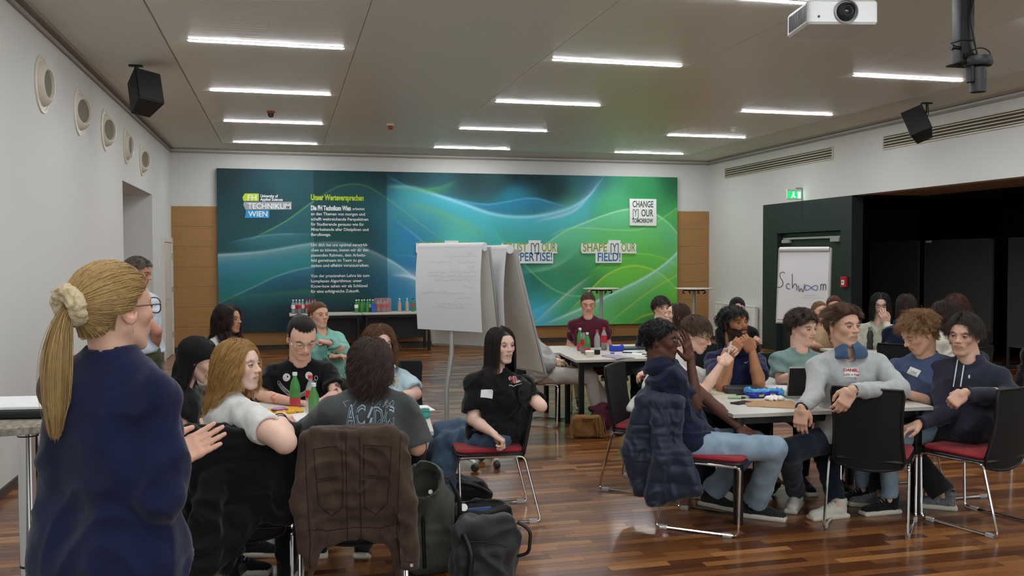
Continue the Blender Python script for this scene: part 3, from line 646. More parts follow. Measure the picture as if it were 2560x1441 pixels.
# ---------------------------------------------------------------- hair: guided strands, with a soft volume under them
CRC, CRR = np.array([0, -.014, .030]), np.array([.0775, .100, .088])
JWC, JWR = np.array([0, .028, -.035]), np.array([.064, .068, .085])
def hair_strands(o, N, S, grav, coll, rng):
    st = o['style']; L = o.get('len', .06)
    P = rng.normal(size=(N*5, 3)); P /= np.linalg.norm(P, axis=1, keepdims=True); P = CRC+P*CRR
    ok = hairline(P, o) > (-.002 if o.get('style') != 'crew' else 0); P = P[ok & (np.abs(P[:, 0]) < .08)][:N]; N = len(P)
    nv = (P-CRC)/CRR**2; nv /= np.linalg.norm(nv, axis=1, keepdims=True)
    part = o.get('part', 0.); sx = np.where(P[:, 0] > part, 1., -1.); X_ = np.zeros_like(P)
    tie = np.array(o.get('tie', (0, -.118, .02)))
    if st == 'down': X_[:, 0] = np.where(P[:, 1] < -.02, P[:, 0]*7, sx*1.); X_[:, 1] = -o.get('bk', .35); X_[:, 2] = -.3
    elif st == 'back': X_[:, 0] = sx*.15; X_[:, 1] = -1; X_[:, 2] = .1
    elif st == 'tie': X_ = tie-P
    elif st == 'fringe': X_[:, 0] = o.get('side', .5); X_[:, 1] = np.where(P[:, 2] > .03, 1., -.2); X_[:, 2] = np.where(P[:, 2] > .03, 0, -1.)
    elif st == 'up': X_[:, 0] = o.get('side', .5)*.6; X_[:, 1] = np.where(P[:, 1] > .0, .25, -.6); X_[:, 2] = np.where(P[:, 2] > .04, .8, -1.)
    elif st == 'curtain': X_[:, 0] = sx*.9; X_[:, 1] = np.where(P[:, 2] > .03, .8, -.3); X_[:, 2] = np.where(P[:, 2] > .03, 0, -1.)
    elif st == 'crew': X_ = nv*.3+np.array([0, .5, 0])
    elif st == 'curly': X_ = nv+rng.normal(size=P.shape)*.7
    X_ += rng.normal(size=P.shape)*o.get('mess', .12)
    lift = o.get('lift', .15); X_ -= nv*(X_*nv).sum(1, keepdims=True)*(0 if st == 'curly' else 1); X_ /= np.linalg.norm(X_, axis=1, keepdims=True)+1e-9
    D = X_+nv*lift; D /= np.linalg.norm(D, axis=1, keepdims=True)
    vol = o.get('vol', .012); lay = (.002+vol*rng.random(N)**.8)[:, None]
    lens = L*(1-.25*rng.random(N)); 
    if st in ('fringe', 'up', 'curtain', 'back', 'crew', 'curly') and L < .12: lens = np.where(P[:, 2] < .03, lens*o.get('sides', .35), lens)
    if st == 'tie': lens = np.linalg.norm(tie-P, axis=1)*1.12
    seg = (lens/(S-1))[:, None]; out = np.zeros((N, S, 3)); p = P.copy(); out[:, 0] = p; gk = o.get('g', .25)
    for k in range(1, S):
        if st == 'tie':
            t = tie-p; D = D*.4+t/(np.linalg.norm(t, axis=1, keepdims=True)+1e-6)*.8
        else: D = D*(1-.35*gk)+grav*gk
        D /= np.linalg.norm(D, axis=1, keepdims=True); p = p+D*seg
        for c, r in ((CRC, CRR), (JWC, JWR)):
            ly = lay*(.4 if c is JWC else 1); q = (p-c)/(r+ly); l = np.linalg.norm(q, axis=1, keepdims=True); ins = l < 1
            p2 = c+(p-c)/np.maximum(l, .3); p = np.where(ins, p2, p); nn = q/(r+ly); nn /= np.linalg.norm(nn, axis=1, keepdims=True)+1e-9
            dn = (D*nn).sum(1, keepdims=True); D = np.where(ins & (dn < 0), D-nn*dn, D)
        for a, b, ra, rb in coll:
            dd = b-a; t = np.clip(((p-a)@dd)/(dd@dd), 0, 1)[:, None]; cpt = a+t*dd; v_ = p-cpt; l = np.linalg.norm(v_, axis=1, keepdims=True)+1e-9; R_ = ra+(rb-ra)*t+lay*.8; ins = l < R_
            p = np.where(ins, cpt+v_/l*R_, p); nn = v_/l; dn = (D*nn).sum(1, keepdims=True); D = np.where(ins & (dn < 0), D-nn*dn*.95, D)
        D = D+rng.normal(size=D.shape)*o.get('wob', .02)
        out[:, k] = p
    if 'fy' in o: wg = np.clip((o['fz']+.035-out[..., 2])/.035, 0, 1); out[..., 1] -= np.maximum(0, out[..., 1]-o['fy'])*wg
    bad = ((np.abs(out[..., 0]) < o.get('fw', .050)) & (out[..., 1] > .072) & (out[..., 2] < .050)).any(1)
    if st in ('down', 'tie', 'curtain') and bad.mean() < .75: out = out[~bad]; P = P[~bad]; lens = lens[~bad]; N = len(P)
    # clumps and curl
    M = max(6, N//o.get('clump_n', 14)); gi = rng.choice(N, M, replace=False); dist = ((P[:, None]-P[gi][None])**2).sum(2); own = gi[dist.argmin(1)]
    t = np.linspace(0, 1, S)[None, :, None]; cl = o.get('clump', .45)
    out = out*(1-cl*t)+(out[own]+(P-P[own])[:, None]*.5)*cl*t
    cu = o.get('curl', 0.)
    if cu:
        ph = rng.random(N)*.6+(own*1.7) % 6.28; fr = o.get('cf', 2.5)*2*math.pi; w_ = cu*np.minimum(1, t[..., 0]*2.2)
        tt = t[..., 0]*lens[:, None]/.1; a = fr*.4*tt+ph[:, None]
        e1 = nrm(np.cross(grav, (0.3, 1, 0))); e2 = nrm(np.cross(grav, e1))
        out += (np.cos(a)*w_)[..., None]*e1+(np.sin(a)*w_)[..., None]*e2
    if st == 'tie' and o.get('tail', 0):
        Nt = N//2; q = tie+rng.normal(size=(Nt, 3))*.012; Lt = o['tail']; d = np.tile(nrm((0, -.75, -.6)), (Nt, 1))+rng.normal(size=(Nt, 3))*.07; res = np.zeros((Nt, S, 3)); res[:, 0] = q; sg = Lt*(1-.3*rng.random(Nt)[:, None]**2)/(S-1)
        for k in range(1, S):
            d = d+grav*.55; d /= np.linalg.norm(d, axis=1, keepdims=True); q = q+d*sg
            for a, b, ra, rb in coll:
                dd = b-a; tq = np.clip(((q-a)@dd)/(dd@dd), 0, 1)[:, None]; cpt = a+tq*dd; v_ = q-cpt; l = np.linalg.norm(v_, axis=1, keepdims=True)+1e-9; R_ = ra+(rb-ra)*tq+.012; q = np.where(l < R_, cpt+v_/l*R_, q)
            res[:, k] = q
        c = res.mean(0, keepdims=True); env = (.35+1.5*np.sin(np.linspace(.25, 2.75, S)))[None, :, None]*.48; res = c+(res-c)*env
        out = np.concatenate([out, res])
    return out
def hair_volume(pts, h, inset=.9, shrink=.004):
    lo = pts.min(0)-4*h; n = np.ceil((pts.max(0)+4*h-lo)/h).astype(int)+1
    i = np.round((pts-lo)/h).astype(int); d = np.bincount(np.ravel_multi_index(i.T, n), minlength=n.prod()).reshape(n).astype(np.float32)
    d = np.minimum(d, 1.6)
    for _ in range(1):
        for ax in range(3): d = (np.roll(d, 1, ax)+np.roll(d, -1, ax)+d*1.2)/3.2
    V, Fq = nets(inset-d, lo, h)
    return V-vnormals(V, Fq)*shrink, Fq
def curves_obj(name, pts, r0, r1, m, parent):
    N, S, _ = pts.shape; hc = bpy.data.hair_curves.new(name); hc.add_curves([S]*N)
    hc.position_data.foreach_set('vector', pts.astype(np.float32).ravel())
    at_ = hc.attributes.get('radius') or hc.attributes.new('radius', 'FLOAT', 'POINT')
    at_.data.foreach_set('value', np.tile(np.linspace(r0, r1, S), N).astype(np.float32)); hc.materials.append(m)
    o = bpy.data.objects.new(name, hc); COL.objects.link(o); o.parent = parent; return o
def hair_mat(col, rough=.42):
    nm = 'hair_'+col.strip('#')
    if nm in MATS: return MATS[nm]
    m = mat(nm, col, rough, spec=.5); nt = m.node_tree; b = nt.nodes['Principled BSDF']; hi = nt.nodes.new('ShaderNodeHairInfo'); rp = nt.nodes.new('ShaderNodeMapRange'); rp.inputs[3].default_value = .5; rp.inputs[4].default_value = 1.9
    vm = nt.nodes.new('ShaderNodeVectorMath'); vm.operation = 'SCALE'; vm.inputs[0].default_value = srgb(col); nt.links.new(hi.outputs['Random'], rp.inputs[0]); nt.links.new(rp.outputs[0], vm.inputs['Scale']); nt.links.new(vm.outputs[0], b.inputs['Base Color'])
    return m
# ---------------------------------------------------------------- people
def add_col(me, C):
    ca = me.color_attributes.new('Col', 'FLOAT_COLOR', 'POINT'); ca.data.foreach_set('color', np.concatenate([C, np.ones((len(C), 1))], 1).astype(np.float32).ravel())
m_skin = mat('skin', attr=True, rough=.52, sss=.08, bump=.04, scale=260., spec=.4)
m_sole = mat('sole_white', '#c9c4b6', .6)
m_lens = mat('lens_glass', '#ffffff', .03, alpha=.12, spec=.6)
SHOE = {}
def shoe_mesh(up, sole=None):
    k = (up.name, sole.name if sole else '')
    if 'v' not in SHOE:
        Fd = Field((-.07, -.09, -.01), (.07, .23, .14), .0055)
        Fd.add(cap((0, -.028, .048), (0, .10, .036), .038, .036), 0); Fd.add(ell((-.004, .145, .034), (.041, .062, .030)), .03); Fd.add(cap((0, -.018, .05), (0, -.028, .108), .041, .043), .018); Fd.add(cap((0, .03, .085), (0, .09, .06), .022, .022), .02)
        Fd.cut(cap((0, -.028, .10), (0, -.03, .15), .034), .004)
        Fd.add(rbx((0, .065, .013), (.045, .143, .016), None, .014), .003)
        SHOE['v'] = Fd.mesh()
    if k not in SHOE:
        V, F_ = SHOE['v']; me = mesh('shoe', V, F_, [up, sole or m_sole], smooth='all')
        z = V[F_].mean(1)[:, 2]; me.polygons.foreach_set('material_index', (z < .030).astype(np.int32)); SHOE[k] = me
    return SHOE[k]
def solve(A, ex, B, L1, L2, dd=.45):
    """elbow or knee on the sight line through ex so that both bones keep their length; B may shift in depth"""
    best = None; r = ray(*ex); d0 = (A-C_P)@C_F
    for wd in np.linspace(-.16, .16, 9):
        W = C_P+(B-C_P)*(1+wd/((B-C_P)@C_F))
        t = np.linspace(d0-dd, d0+dd, 91)[:, None]; E_ = C_P+r*t
        c = (np.linalg.norm(E_-A, axis=1)-L1)**2+(np.linalg.norm(E_-W, axis=1)-L2)**2+.08*wd*wd
        i = c.argmin()
        if best is None or c[i] < best[0]: best = (c[i], E_[i], W)
    return best[1], best[2]
PEOPLE = {}
def view(p):
    f = np.array([p[0]-C_P[0], p[1]-C_P[1], 0]); f /= np.linalg.norm(f); return np.array([f[1], -f[0], 0]), np.array([0, 0, 1.]), f
def facing(p, a):
    r, u, f = view(p); a = math.radians(a); return -f*math.cos(a)+r*math.sin(a)
def human(key, label, d, head, nb, pel, ta=0, pa=None, skin='#d9b29c', hs=1.0, ho=None, R=None, L=None, RL=None, LL=None, top=None, pants=None, shoes=None, male=True, sw=None, fat=0., am=1., res=1., glasses=None, stand=False, bw=1., skirt=None, group=None):
    pa = ta if pa is None else pa; sw = (sw or (.36 if male else .32))*.955; bw = bw*.93; near = d < 6.6
    ho = dict(ho or {}); ho.setdefault('hair', '#3a2a20'); ho['skin'] = skin; ho['male'] = male; ho['fat'] = ho.get('fat', fat*.2)
    Hc = at(head[0], head[1], d+(head[5] if len(head) > 5 else 0)); NB = at(nb[0], nb[1], d+(nb[2] if len(nb) > 2 else 0)); PL = at(pel[0], pel[1], d+(pel[2] if len(pel) > 2 else 0)); NB = NB+nrm(NB-PL)*.036
    root = thing('person', label, 'person', (PL[0], PL[1], 0), 0, group); O = np.array([PL[0], PL[1], 0.])
    fw = facing(NB, ta); up = nrm(NB-PL); lat = nrm(np.cross(fw, up)); fw = np.cross(up, lat); T = np.stack([lat, fw, up])      # lat = person's right
    pf = facing(PL, pa); pl = nrm(np.cross(pf, (0, 0, 1)))
    hf = facing(Hc, head[2]); pt = math.radians(head[3]); hy = hf*math.cos(pt)+np.array([0, 0, 1])*math.sin(pt); hx = nrm(np.cross(hy, (0, 0, 1))); hz = np.cross(hx, hy)
    ro = math.radians(head[4]); hx, hz = hx*math.cos(ro)-hz*math.sin(ro), hz*math.cos(ro)+hx*math.sin(ro); HR = np.stack([hx, hy, hz])    # rows
    # joints
    sw -= .02; S = {'R': NB+lat*sw/2-up*.105, 'L': NB-lat*sw/2-up*.105}
    H = {'R': PL+pl*.088*bw-np.array([0, 0, .02]), 'L': PL-pl*.088*bw-np.array([0, 0, .02])}
    arm = {}; leg = {}
    for s, sp in (('R', R), ('L', L)):
        sg = 1 if s == 'R' else -1
        if sp is None:
            W_ = H[s]+pf*.27+np.array([0, 0, .11])-pl*sg*.03 if not stand else H[s]+pl*sg*.09+np.array([0, 0, -.02])
            mid = (S[s]+W_)/2; v = W_-S[s]; ln = np.linalg.norm(v); h_ = math.sqrt(max(.0, .27**2-(ln/2)**2)); q = -pf*.6+pl*sg*.5-np.array([0, 0, .5]); q = nrm(q-nrm(v)*(q@nrm(v)))
            arm[s] = (mid+q*h_, W_, nrm(pf*.8-pl*sg*.4-np.array([0, 0, .3]) if not stand else -np.array([0, 0, 1.])), np.array([0, 0, -1.]) if not stand else -pl*sg, 'relax')
        else:
            W_ = at(sp['w'][0], sp['w'][1], d+sp['w'][2]); sh = S[s]
            if 's' in sp: S[s] = sh = at(sp['s'][0], sp['s'][1], d+(sp['s'][2] if len(sp['s']) > 2 else (sh-C_P)@C_F-d))
            if len(sp['e']) > 2: E_ = at(sp['e'][0], sp['e'][1], d+sp['e'][2])
            else: E_, W_ = solve(sh, sp['e'], W_, .285, .25)
            tip = at(sp['t'][0], sp['t'][1], d+(sp['t'][2] if len(sp['t']) > 2 else sp['w'][2])); r_, u_, f_ = view(W_); pv = sp.get('palm', (0, -1, 0)); arm[s] = (E_, W_, nrm(tip-W_), r_*pv[0]+u_*pv[1]+f_*pv[2], sp.get('pose', 'relax'))
    for s, sp in (('R', RL), ('L', LL)):
        sg = 1 if s == 'R' else -1
        if sp is None:
            if stand: K = H[s]+np.array([0, 0, -.42])+pf*.02; A_ = np.array([K[0], K[1], .085])-pf*.02
            else: K = H[s]+pf*.42+pl*sg*.05; K[2] = .50; A_ = K+pf*.0; A_ = np.array([A_[0], A_[1], .085])
            fd = pf
        else:
            A_ = atz(sp['a'][0], sp['a'][1], sp.get('z', .085)); fd = facing(A_, sp.get('fa', pa))
            if len(sp['k']) > 2: K = at(sp['k'][0], sp['k'][1], d+sp['k'][2])
            else: K, A2 = solve(H[s], sp['k'], A_, .43, .42, .6)
        leg[s] = (K, A_, fd, sp.get('tilt', 0) if sp else 0)
    nr = (.060 if male else .050)*hs
    def box_of(pts, m): pts = np.array(pts); return pts.min(0)-m, pts.max(0)+m
    # ---- body: one skin surface, then the head and hands grow out of it
    hh = .009*res if near else .0125
    ap = [S[k] for k in 'RL']+[arm[k][j] for k in 'RL' for j in (0, 1)]+[H[k] for k in 'RL']+[leg[k][j] for k in 'RL' for j in (0, 1)]+[NB, PL, Hc]
    lo, hi = box_of(ap, .16); B = Field(lo-O, hi-O, hh)
    def o(p): return np.asarray(p)-O
    def tor(F_, inf, extra=0.):
        for prim, k in _tor(inf, extra): F_.add(prim, k, inf)
    def _tor(inf, extra):
        hx_ = .066*bw+extra*.6; c_ = NB-up*.20+fw*.004
        out = [(ell(o(PL-up*.01), (.150*bw+extra, .112*bw+extra*.6, .095), T), 0)]
        for q in (-1, 1):
            out += [(cap(o(PL+lat*q*hx_+up*.02), o(PL*.45+NB*.55+lat*q*.062*bw), .090*bw+extra*.4+fat, .086*bw+fat), .05 if q < 0 else .06), (cap(o(PL*.5+NB*.5+lat*q*.066*bw), o(NB-up*.135+lat*q*(sw*.5-.098)), .088*bw+fat*.6, .086), .05)]
        out += [(ell(o(c_+fw*.012), (sw*.40*bw, .100*bw+fat*.5, .14), T), .05)]
        if inf > 0: out += [(cap(o(H['R']+up*.055), o(H['L']+up*.055), .088*bw+extra*.5), .05)]
        if not male: out += [(ell(o(NB-up*.21+fw*.085+lat*q*.066), (.055, .045, .06), T), .03) for q in (-1, 1)]
        for s in 'RL': out += [(cap(o(S[s]), o(NB-up*.115), .045, .07), .035), (cap(o(S[s]+up*.004), o(NB-up*.012), .036, .036), .04)]
        return out
    tor(B, -.006); B.add(cap(o(NB-up*.02), o(Hc-hz*.03-hy*.02), nr+.004, nr-.004), .02)
    for s in 'RL':
        E_, W_, _, _, _ = arm[s]; m_ = E_*.62+W_*.38
        B.add(cap(o(S[s]), o(E_), .047*am, .040*am), .02); B.add(cap(o(E_), o(m_), .039*am, .039*am), .012); B.add(cap(o(m_), o(W_), .039*am, .0245*min(am, 1.1)), .012)
        K, A_, fd, _ = leg[s]; B.add(cap(o(H[s]), o(K), .075, .052), .02); B.add(cap(o(K), o(A_), .050, .034), .02); B.add(cap(o(A_), o(A_-np.array([0, 0, .045])+fd*.08), .028, .018), .004)
    V, Fq = B.mesh(); sk = np.array(srgb(skin)); C = np.tile(sk, (len(V), 1)); C *= (1+.10*(vnoise(V*14)-.5)[:, None]*np.array([.5, 1, 1]))
    if top and top.get('tattoo'):
        for s in 'RL':
            e0 = seg_d(V, o(S[s]), o(arm[s][0])) < .07; e1 = seg_d(V, o(arm[s][0]), o(arm[s][1])) < .06
            n = vnoise(V*38+5); C[e0 & (n > .56)] = sk*.2; C[e1 & ~e0 & (vnoise(V*45) > .68)] = sk*np.array([.9, .5, .5])
    if ho.get('neck') is None: ho['neck'] = HR@(NB-up*.01-Hc)/hs
    hV, hF, hC = make_head(ho, (.0034 if near else .0048)*res); hV = (hV*hs)@HR+o(Hc)
    Vs, Fs, Cs = [V, hV], [Fq, hF+len(V)], [C, hC]; n = len(V)+len(hV)
    for s in 'RL':
        E_, W_, hd, pn, pose = arm[s]; v_, f_ = hand(pose); v_ = v_.copy(); f_ = f_.copy()
        if s == 'L': v_[:, 0] *= -1; f_ = f_[:, ::-1]
        z = -nrm(pn-hd*(np.dot(pn, hd))); x = np.cross(hd, z); Rm = np.stack([x, hd, z]); sc = (1.06 if male else .96)*top.get('hand', 1.)
        w_ = (v_*sc)@Rm+o(W_); Vs.append(w_); Fs.append(f_+n); n += len(w_); c = np.tile(sk, (len(w_), 1)); kn = np.exp(-((v_[:, 1]-.09)/.012)**2)*.25+.18*(v_[:, 1] > .15)
        Cs.append(c*(1-kn[:, None])+c*np.array([1.0, .72, .66])*kn[:, None])
    me = mesh('body', np.concatenate(Vs), np.concatenate(Fs), m_skin, smooth='all'); add_col(me, np.concatenate(Cs)); link('body', me, root)
    # ---- hair
    if not ho.get('bald'):
        g_ = HR@np.array([0, 0, -1.]); nbL = ho['neck']; l_ = HR@lat; u_ = HR@up; f_ = HR@fw
        coll = [(np.array((0, -.03, -.05)), nbL, .052, .058), (nbL-l_*sw*.5-u_*.055, nbL-u_*.06, .062, .085), (nbL+l_*sw*.5-u_*.055, nbL-u_*.06, .062, .085), (nbL-u_*.17, nbL-u_*.45, .135, .12)]
        rg = np.random.default_rng(len(PEOPLE)+11); Nn = int(ho.get('n', 4200 if near else 1600)); st = hair_strands(ho, Nn, 12, g_, coll, rg); rad = ho.get('rad', .0007 if near else .0012)
        W = (st*hs)@HR+o(Hc); cutn = 8 if ho.get('len', .06) < .09 else -2
        pv = W[:, :cutn].reshape(-1, 3)
        if st.shape[1] and ho.get('len', .06) > .15 or ho.get('tail'): pv = np.concatenate([pv, (W[:, 1:-1]*.5+W[:, :-2]*.5).reshape(-1, 3)])
        hv, hfc = hair_volume(pv, .0065 if near else .008, ho.get('inset', 1.2 if near else 1.), ho.get('shrink', .004)); hm = mat('hairbase_'+ho['hair'].strip('#'), ho['hair'], .6, vary=.3, scale=40)
        hob = link('hair', mesh('hair', hv, hfc, hm, smooth='all'), root); curves_obj('hair_strands', W, rad, rad*.4, hair_mat(ho['hair']), hob)
    # ---- clothes
    t = top; th = t.get('th', .012); sv = t.get('sleeve', 'short'); hem = t.get('hem', .035)
    pts = [S[k] for k in 'RL']+[NB, PL]+[arm[k][0] for k in 'RL']+([arm[k][1] for k in 'RL'] if sv != 'short' else [])
    lo, hi = box_of(pts, .19); Tf = Field(lo-O, hi-O, (.0085 if near else .012)*res); tor(Tf, th, t.get('loose', .012))
    cuts = []
    for s in 'RL':
        E_, W_ = arm[s][:2]; fr = t.get('sl', .66)
        if sv == 'short':
            e = S[s]+(E_-S[s])*fr; Tf.add(cap(o(S[s]), o(e), .049*am+.008, .053*am+t.get('flare', .008), True), .022); cuts.append((cap(o(e-nrm(E_-S[s])*.035), o(e+nrm(E_-S[s])*.05), .040*am, .050*am+t.get('flare', .008)), .003))
        else:
            f2 = {'long': .97, '34': .62}[sv]; w2 = E_+(W_-E_)*f2; q = t.get('flare', .012); Tf.add(cap(o(S[s]), o(E_), .047*am+q*.8, .042*am+q), .022); Tf.add(cap(o(E_), o(w2), .041*am+q, .030*am+q*.6, True), .014)
            if sv == 'long': Tf.add(cap(o(E_+(W_-E_)*.86), o(w2), .030*am+q*.7, .030*am+q*.55, True), .002)
            cuts.append((cap(o(w2-nrm(W_-E_)*.02), o(w2+nrm(W_-E_)*.03), .026*am+q*.3), .002))
    nd = nrm((Hc-hz*.05-hy*.02)-NB)
    if t.get('hood'): Tf.add(ell(o(NB-fw*.075+up*.0), (.10, .05, .055), T), .02); Tf.add(cap(o(NB-lat*.07-fw*.02), o(NB+fw*.06-up*.05), .026), .015); Tf.add(cap(o(NB+lat*.07-fw*.02), o(NB+fw*.06-up*.05), .026), .015)
    Tf.add(cap(o(NB-nd*.02), o(NB+nd*t.get('ch', .012)), nr+.016, nr+.013, True), .012)
    Tf.cut(cap(o(NB-nd*.012), o(NB+nd*.16), nr+.007), .003)
    vn = t.get('vneck', .0)
    Tf.cut(ell(o(NB+fw*(.075)+up*.012), (.052+vn*.2, .05, .045+vn), T), .006)
    if t.get('crop') is None: Tf.cut(rbx(o(PL-up*(hem+.3)), (.5, .5, .3), T, .01), .004)
    for c_, k_ in cuts: Tf.cut(c_, k_)
    TV, TF = Tf.mesh(); T0 = TV; TV = folds(TV, TF, t.get('fold', .016), t.get('fs', 10.), t.get('fst', (1, 1, 1.2)), len(PEOPLE)*3.1); wn = np.clip((np.linalg.norm(T0-o(NB), axis=1)-.10)/.06, 0, 1)[:, None]; TV = T0*(1-wn)+TV*wn; link(t.get('name', 't_shirt'), mesh('top', TV, TF, t['m'], smooth='all'), root)
    if t.get('collar'):
        cf = Field(o(NB)-.15, o(NB)+.15, .004); cf.add(cap(o(NB-nd*.034+fw*.016), o(NB+nd*.026), nr+.044, nr+.010, True), 0); cf.cut(cap(o(NB-nd*.05+fw*.016), o(NB+nd*.05), nr+.036, nr-.006), .001); cf.cut(ell(o(NB+fw*.10-up*.005), (.020, .075, .050), T), .004); cf.cut(rbx(o(NB-nd*.034-up*.092), (.2, .2, .075), T, .01), .002)
        cv, cff = cf.mesh(); link('collar', mesh('collar', cv, cff, t['collar'], smooth='all'), root)
    pf_ = Field(*(lambda a, b: (a-O, b-O))(*box_of([PL]+[H[k] for k in 'RL']+[leg[k][j] for k in 'RL' for j in (0, 1)], .15)), (.0105 if near else .013)*res)
    q = pants.get('loose', .008); pf_.add(ell(o(PL), (.155*bw, .112*bw, .105), T), 0, .006 if hem > .02 else .014)
    for s in 'RL':
        K, A_, fd, _ = leg[s]; ae = K+(A_-K)*pants.get('len', .955); tk = pants.get('thick', 1.)
        pf_.add(cap(o(H[s]), o(K), .082*tk+q, .060*tk+q), .03); pf_.add(cap(o(K), o(ae), .056*tk+q, pants.get('ankle', .046)+q, True), .02)
    PV, PF = pf_.mesh(); PV = folds(PV, PF, pants.get('fold', .010), 8., (1, 1, 1), len(PEOPLE)*1.7); link(pants.get('name', 'trousers'), mesh('trousers', PV, PF, pants['m'], smooth='all'), root)
    if shoes:
        for s in 'RL':
            K, A_, fd, tl = leg[s]; so = link('shoe', shoe_mesh(*shoes), root); a = math.atan2(-fd[0], fd[1]); so.rotation_euler = (math.radians(tl), 0, a); so.location = Vector(o(np.array([A_[0], A_[1], A_[2]-.085])))
            if s == 'L': so.scale = (-1, 1, 1)
            if 'lace' not in SHOE:
                g = G()
                for i in range(5): y_ = .028+i*.019; z_ = .112-i*.0095; g.tube([(-.022, y_, z_-.012), (-.012, y_+.003, z_-.002), (.012, y_+.003, z_-.002), (.022, y_, z_-.012)], .0026, 5)
                g.tube([(0, .024, .112), (-.03, .03, .105), (-.02, .02, .112), (.02, .02, .112), (.03, .03, .105), (0, .024, .112)], .0022, 5); SHOE['lace'] = mesh('laces', g.v, g.f, mat('lace_pale', '#b8b8b4', .8), True)
            if near: link('laces', SHOE['lace'], so)
    if glasses:
        g = G(); 
        def hp(p): return tuple(o(Hc)+(np.array(p)*hs)@HR)
        rw, rh = glasses.get('w', .023), glasses.get('h', .018)
        for s in (-1, 1):
            pth = [hp((s*(.032+rw*(abs(math.cos(a))**.7)*np.sign(math.cos(a))), .1005-.02*abs(s*.032+rw*math.cos(a)*s)*(1 if s*math.cos(a) > 0 else 1)*.5, .000+rh*(abs(math.sin(a))**.7)*np.sign(math.sin(a)))) for a in np.linspace(0, 2*math.pi, 20, endpoint=False)]
            g.tube(pth, glasses.get('r', .0013), 6, closed=True); g.tube([hp((s*(.032+rw), .098, .006)), hp((s*.079, .085, .006)), hp((s*.083, -.008, .008)), hp((s*.08, -.022, -.004))], glasses.get('r', .0013), 6)
        g.tube([hp((-.032+rw, .102, .004)), hp((0, .108, .007)), hp((.032-rw, .102, .004))], .0012, 6)
        go = put('glasses', g, glasses['m'], root)
    PEOPLE[key] = dict(root=root, O=O, top=(TV, TF), pants=(PV, PF), S=S, arm=arm, H=H, leg=leg, Hc=Hc, HR=HR, NB=NB, PL=PL, T=T, o=o, hs=hs)
    ln = lambda a, b: '%.2f' % np.linalg.norm(a-b)
    print('P', key, 'torso', ln(NB, PL), 'neck', ln(NB, Hc), 'pelz %.2f' % PL[2], 'arms', *[ln(S[s], arm[s][0])+'/'+ln(arm[s][0], arm[s][1]) for s in 'RL'], 'legs', *[ln(H[s], leg[s][0])+'/'+ln(leg[s][0], leg[s][1]) for s in 'RL'])
    return root
def surf(key, part, px, py):
    P = PEOPLE[key]; V, Fq = P[part]; bvh = BVHTree.FromPolygons([tuple(v) for v in V], [tuple(f) for f in Fq.tolist()])
    o_ = Vector(C_P-P['O']); hit = bvh.ray_cast(o_, Vector(ray(px, py)).normalized()); return bvh, hit, P
def decal(key, px, py, v, f, m, name='print', part='top', right=None, lift=.0025, tilt=0., back=False, sub=0):
    """lay flat shapes (v in metres about their centre) onto a garment where the sight line through (px, py) meets it"""
    bvh, hit, P = surf(key, part, px, py)
    if hit[0] is None: print('decal missed', key); return None
    n = hit[1]; n = n if n.dot(Vector(ray(px, py))) < 0 else -n
    # average the normal round about
    acc = Vector(n)
    for dx, dy in ((6, 0), (-6, 0), (0, 6), (0, -6)):
        h2 = bvh.ray_cast(Vector(C_P-P['O']), Vector(ray(px+dx, py+dy)).normalized())
        if h2[0] is not None and (h2[0]-hit[0]).length < .08: acc += h2[1] if h2[1].dot(Vector(ray(px, py))) < 0 else -h2[1]
    n = acc.normalized(); up_ = Vector(P['T'][2]); U = up_.cross(n).normalized(); W = n.cross(U); ct, st_ = math.cos(tilt), math.sin(tilt)
    U, W = U*ct+W*st_, W*ct-U*st_
    if sub:
        bm = bmesh.new(); vs = [bm.verts.new((p[0], p[1], 0)) for p in v]
        for q in f:
            try: bm.faces.new([vs[i] for i in q])
            except ValueError: pass
        bmesh.ops.triangulate(bm, faces=bm.faces)
        for _ in range(4):
            es = [e for e in bm.edges if e.calc_length() > sub]
            if not es: break
            bmesh.ops.subdivide_edges(bm, edges=es, cuts=1); bmesh.ops.triangulate(bm, faces=[q for q in bm.faces if len(q.verts) > 3])
        v = [tuple(q.co) for q in bm.verts]; bm.verts.index_update(); f = [tuple(q.index for q in fc.verts) for fc in bm.faces]; bm.free()
    out = []
    for p in v:
        q = hit[0]+U*p[0]+W*p[1]+n*.12; h2 = bvh.ray_cast(q, -n, .3); out.append((h2[0] if h2[0] is not None else q-n*.12)+n*lift)
    return link(name, mesh(name, out, f, m, fix=False), P['root'])
def quad(w_, h_, n=6):
    v = [(-w_/2+w_*i/n, -h_/2+h_*j/n) for j in range(n+1) for i in range(n+1)]; return v, [(j*(n+1)+i, j*(n+1)+i+1, (j+1)*(n+1)+i+1, (j+1)*(n+1)+i) for j in range(n) for i in range(n)]
def ctext(body, size, sx=1., bold=0.):
    v, f = text_mesh(body, size=size, sx=sx, bold=bold, res=2); xs = [p[0] for p in v]; ys_ = [p[1] for p in v]; cx, cy = (min(xs)+max(xs))/2, (min(ys_)+max(ys_))/2; return [(p[0]-cx, p[1]-cy) for p in v], f
def stroke(pts, w_):
    v = []; f = []; P_ = [np.array(p, float) for p in pts]
    for i, p in enumerate(P_):
        t = nrm(P_[min(i+1, len(P_)-1)]-P_[max(i-1, 0)]); n = np.array([-t[1], t[0]]); v += [tuple(p+n*w_/2), tuple(p-n*w_/2)]
    return v, [(2*i, 2*i+1, 2*i+3, 2*i+2) for i in range(len(P_)-1)]
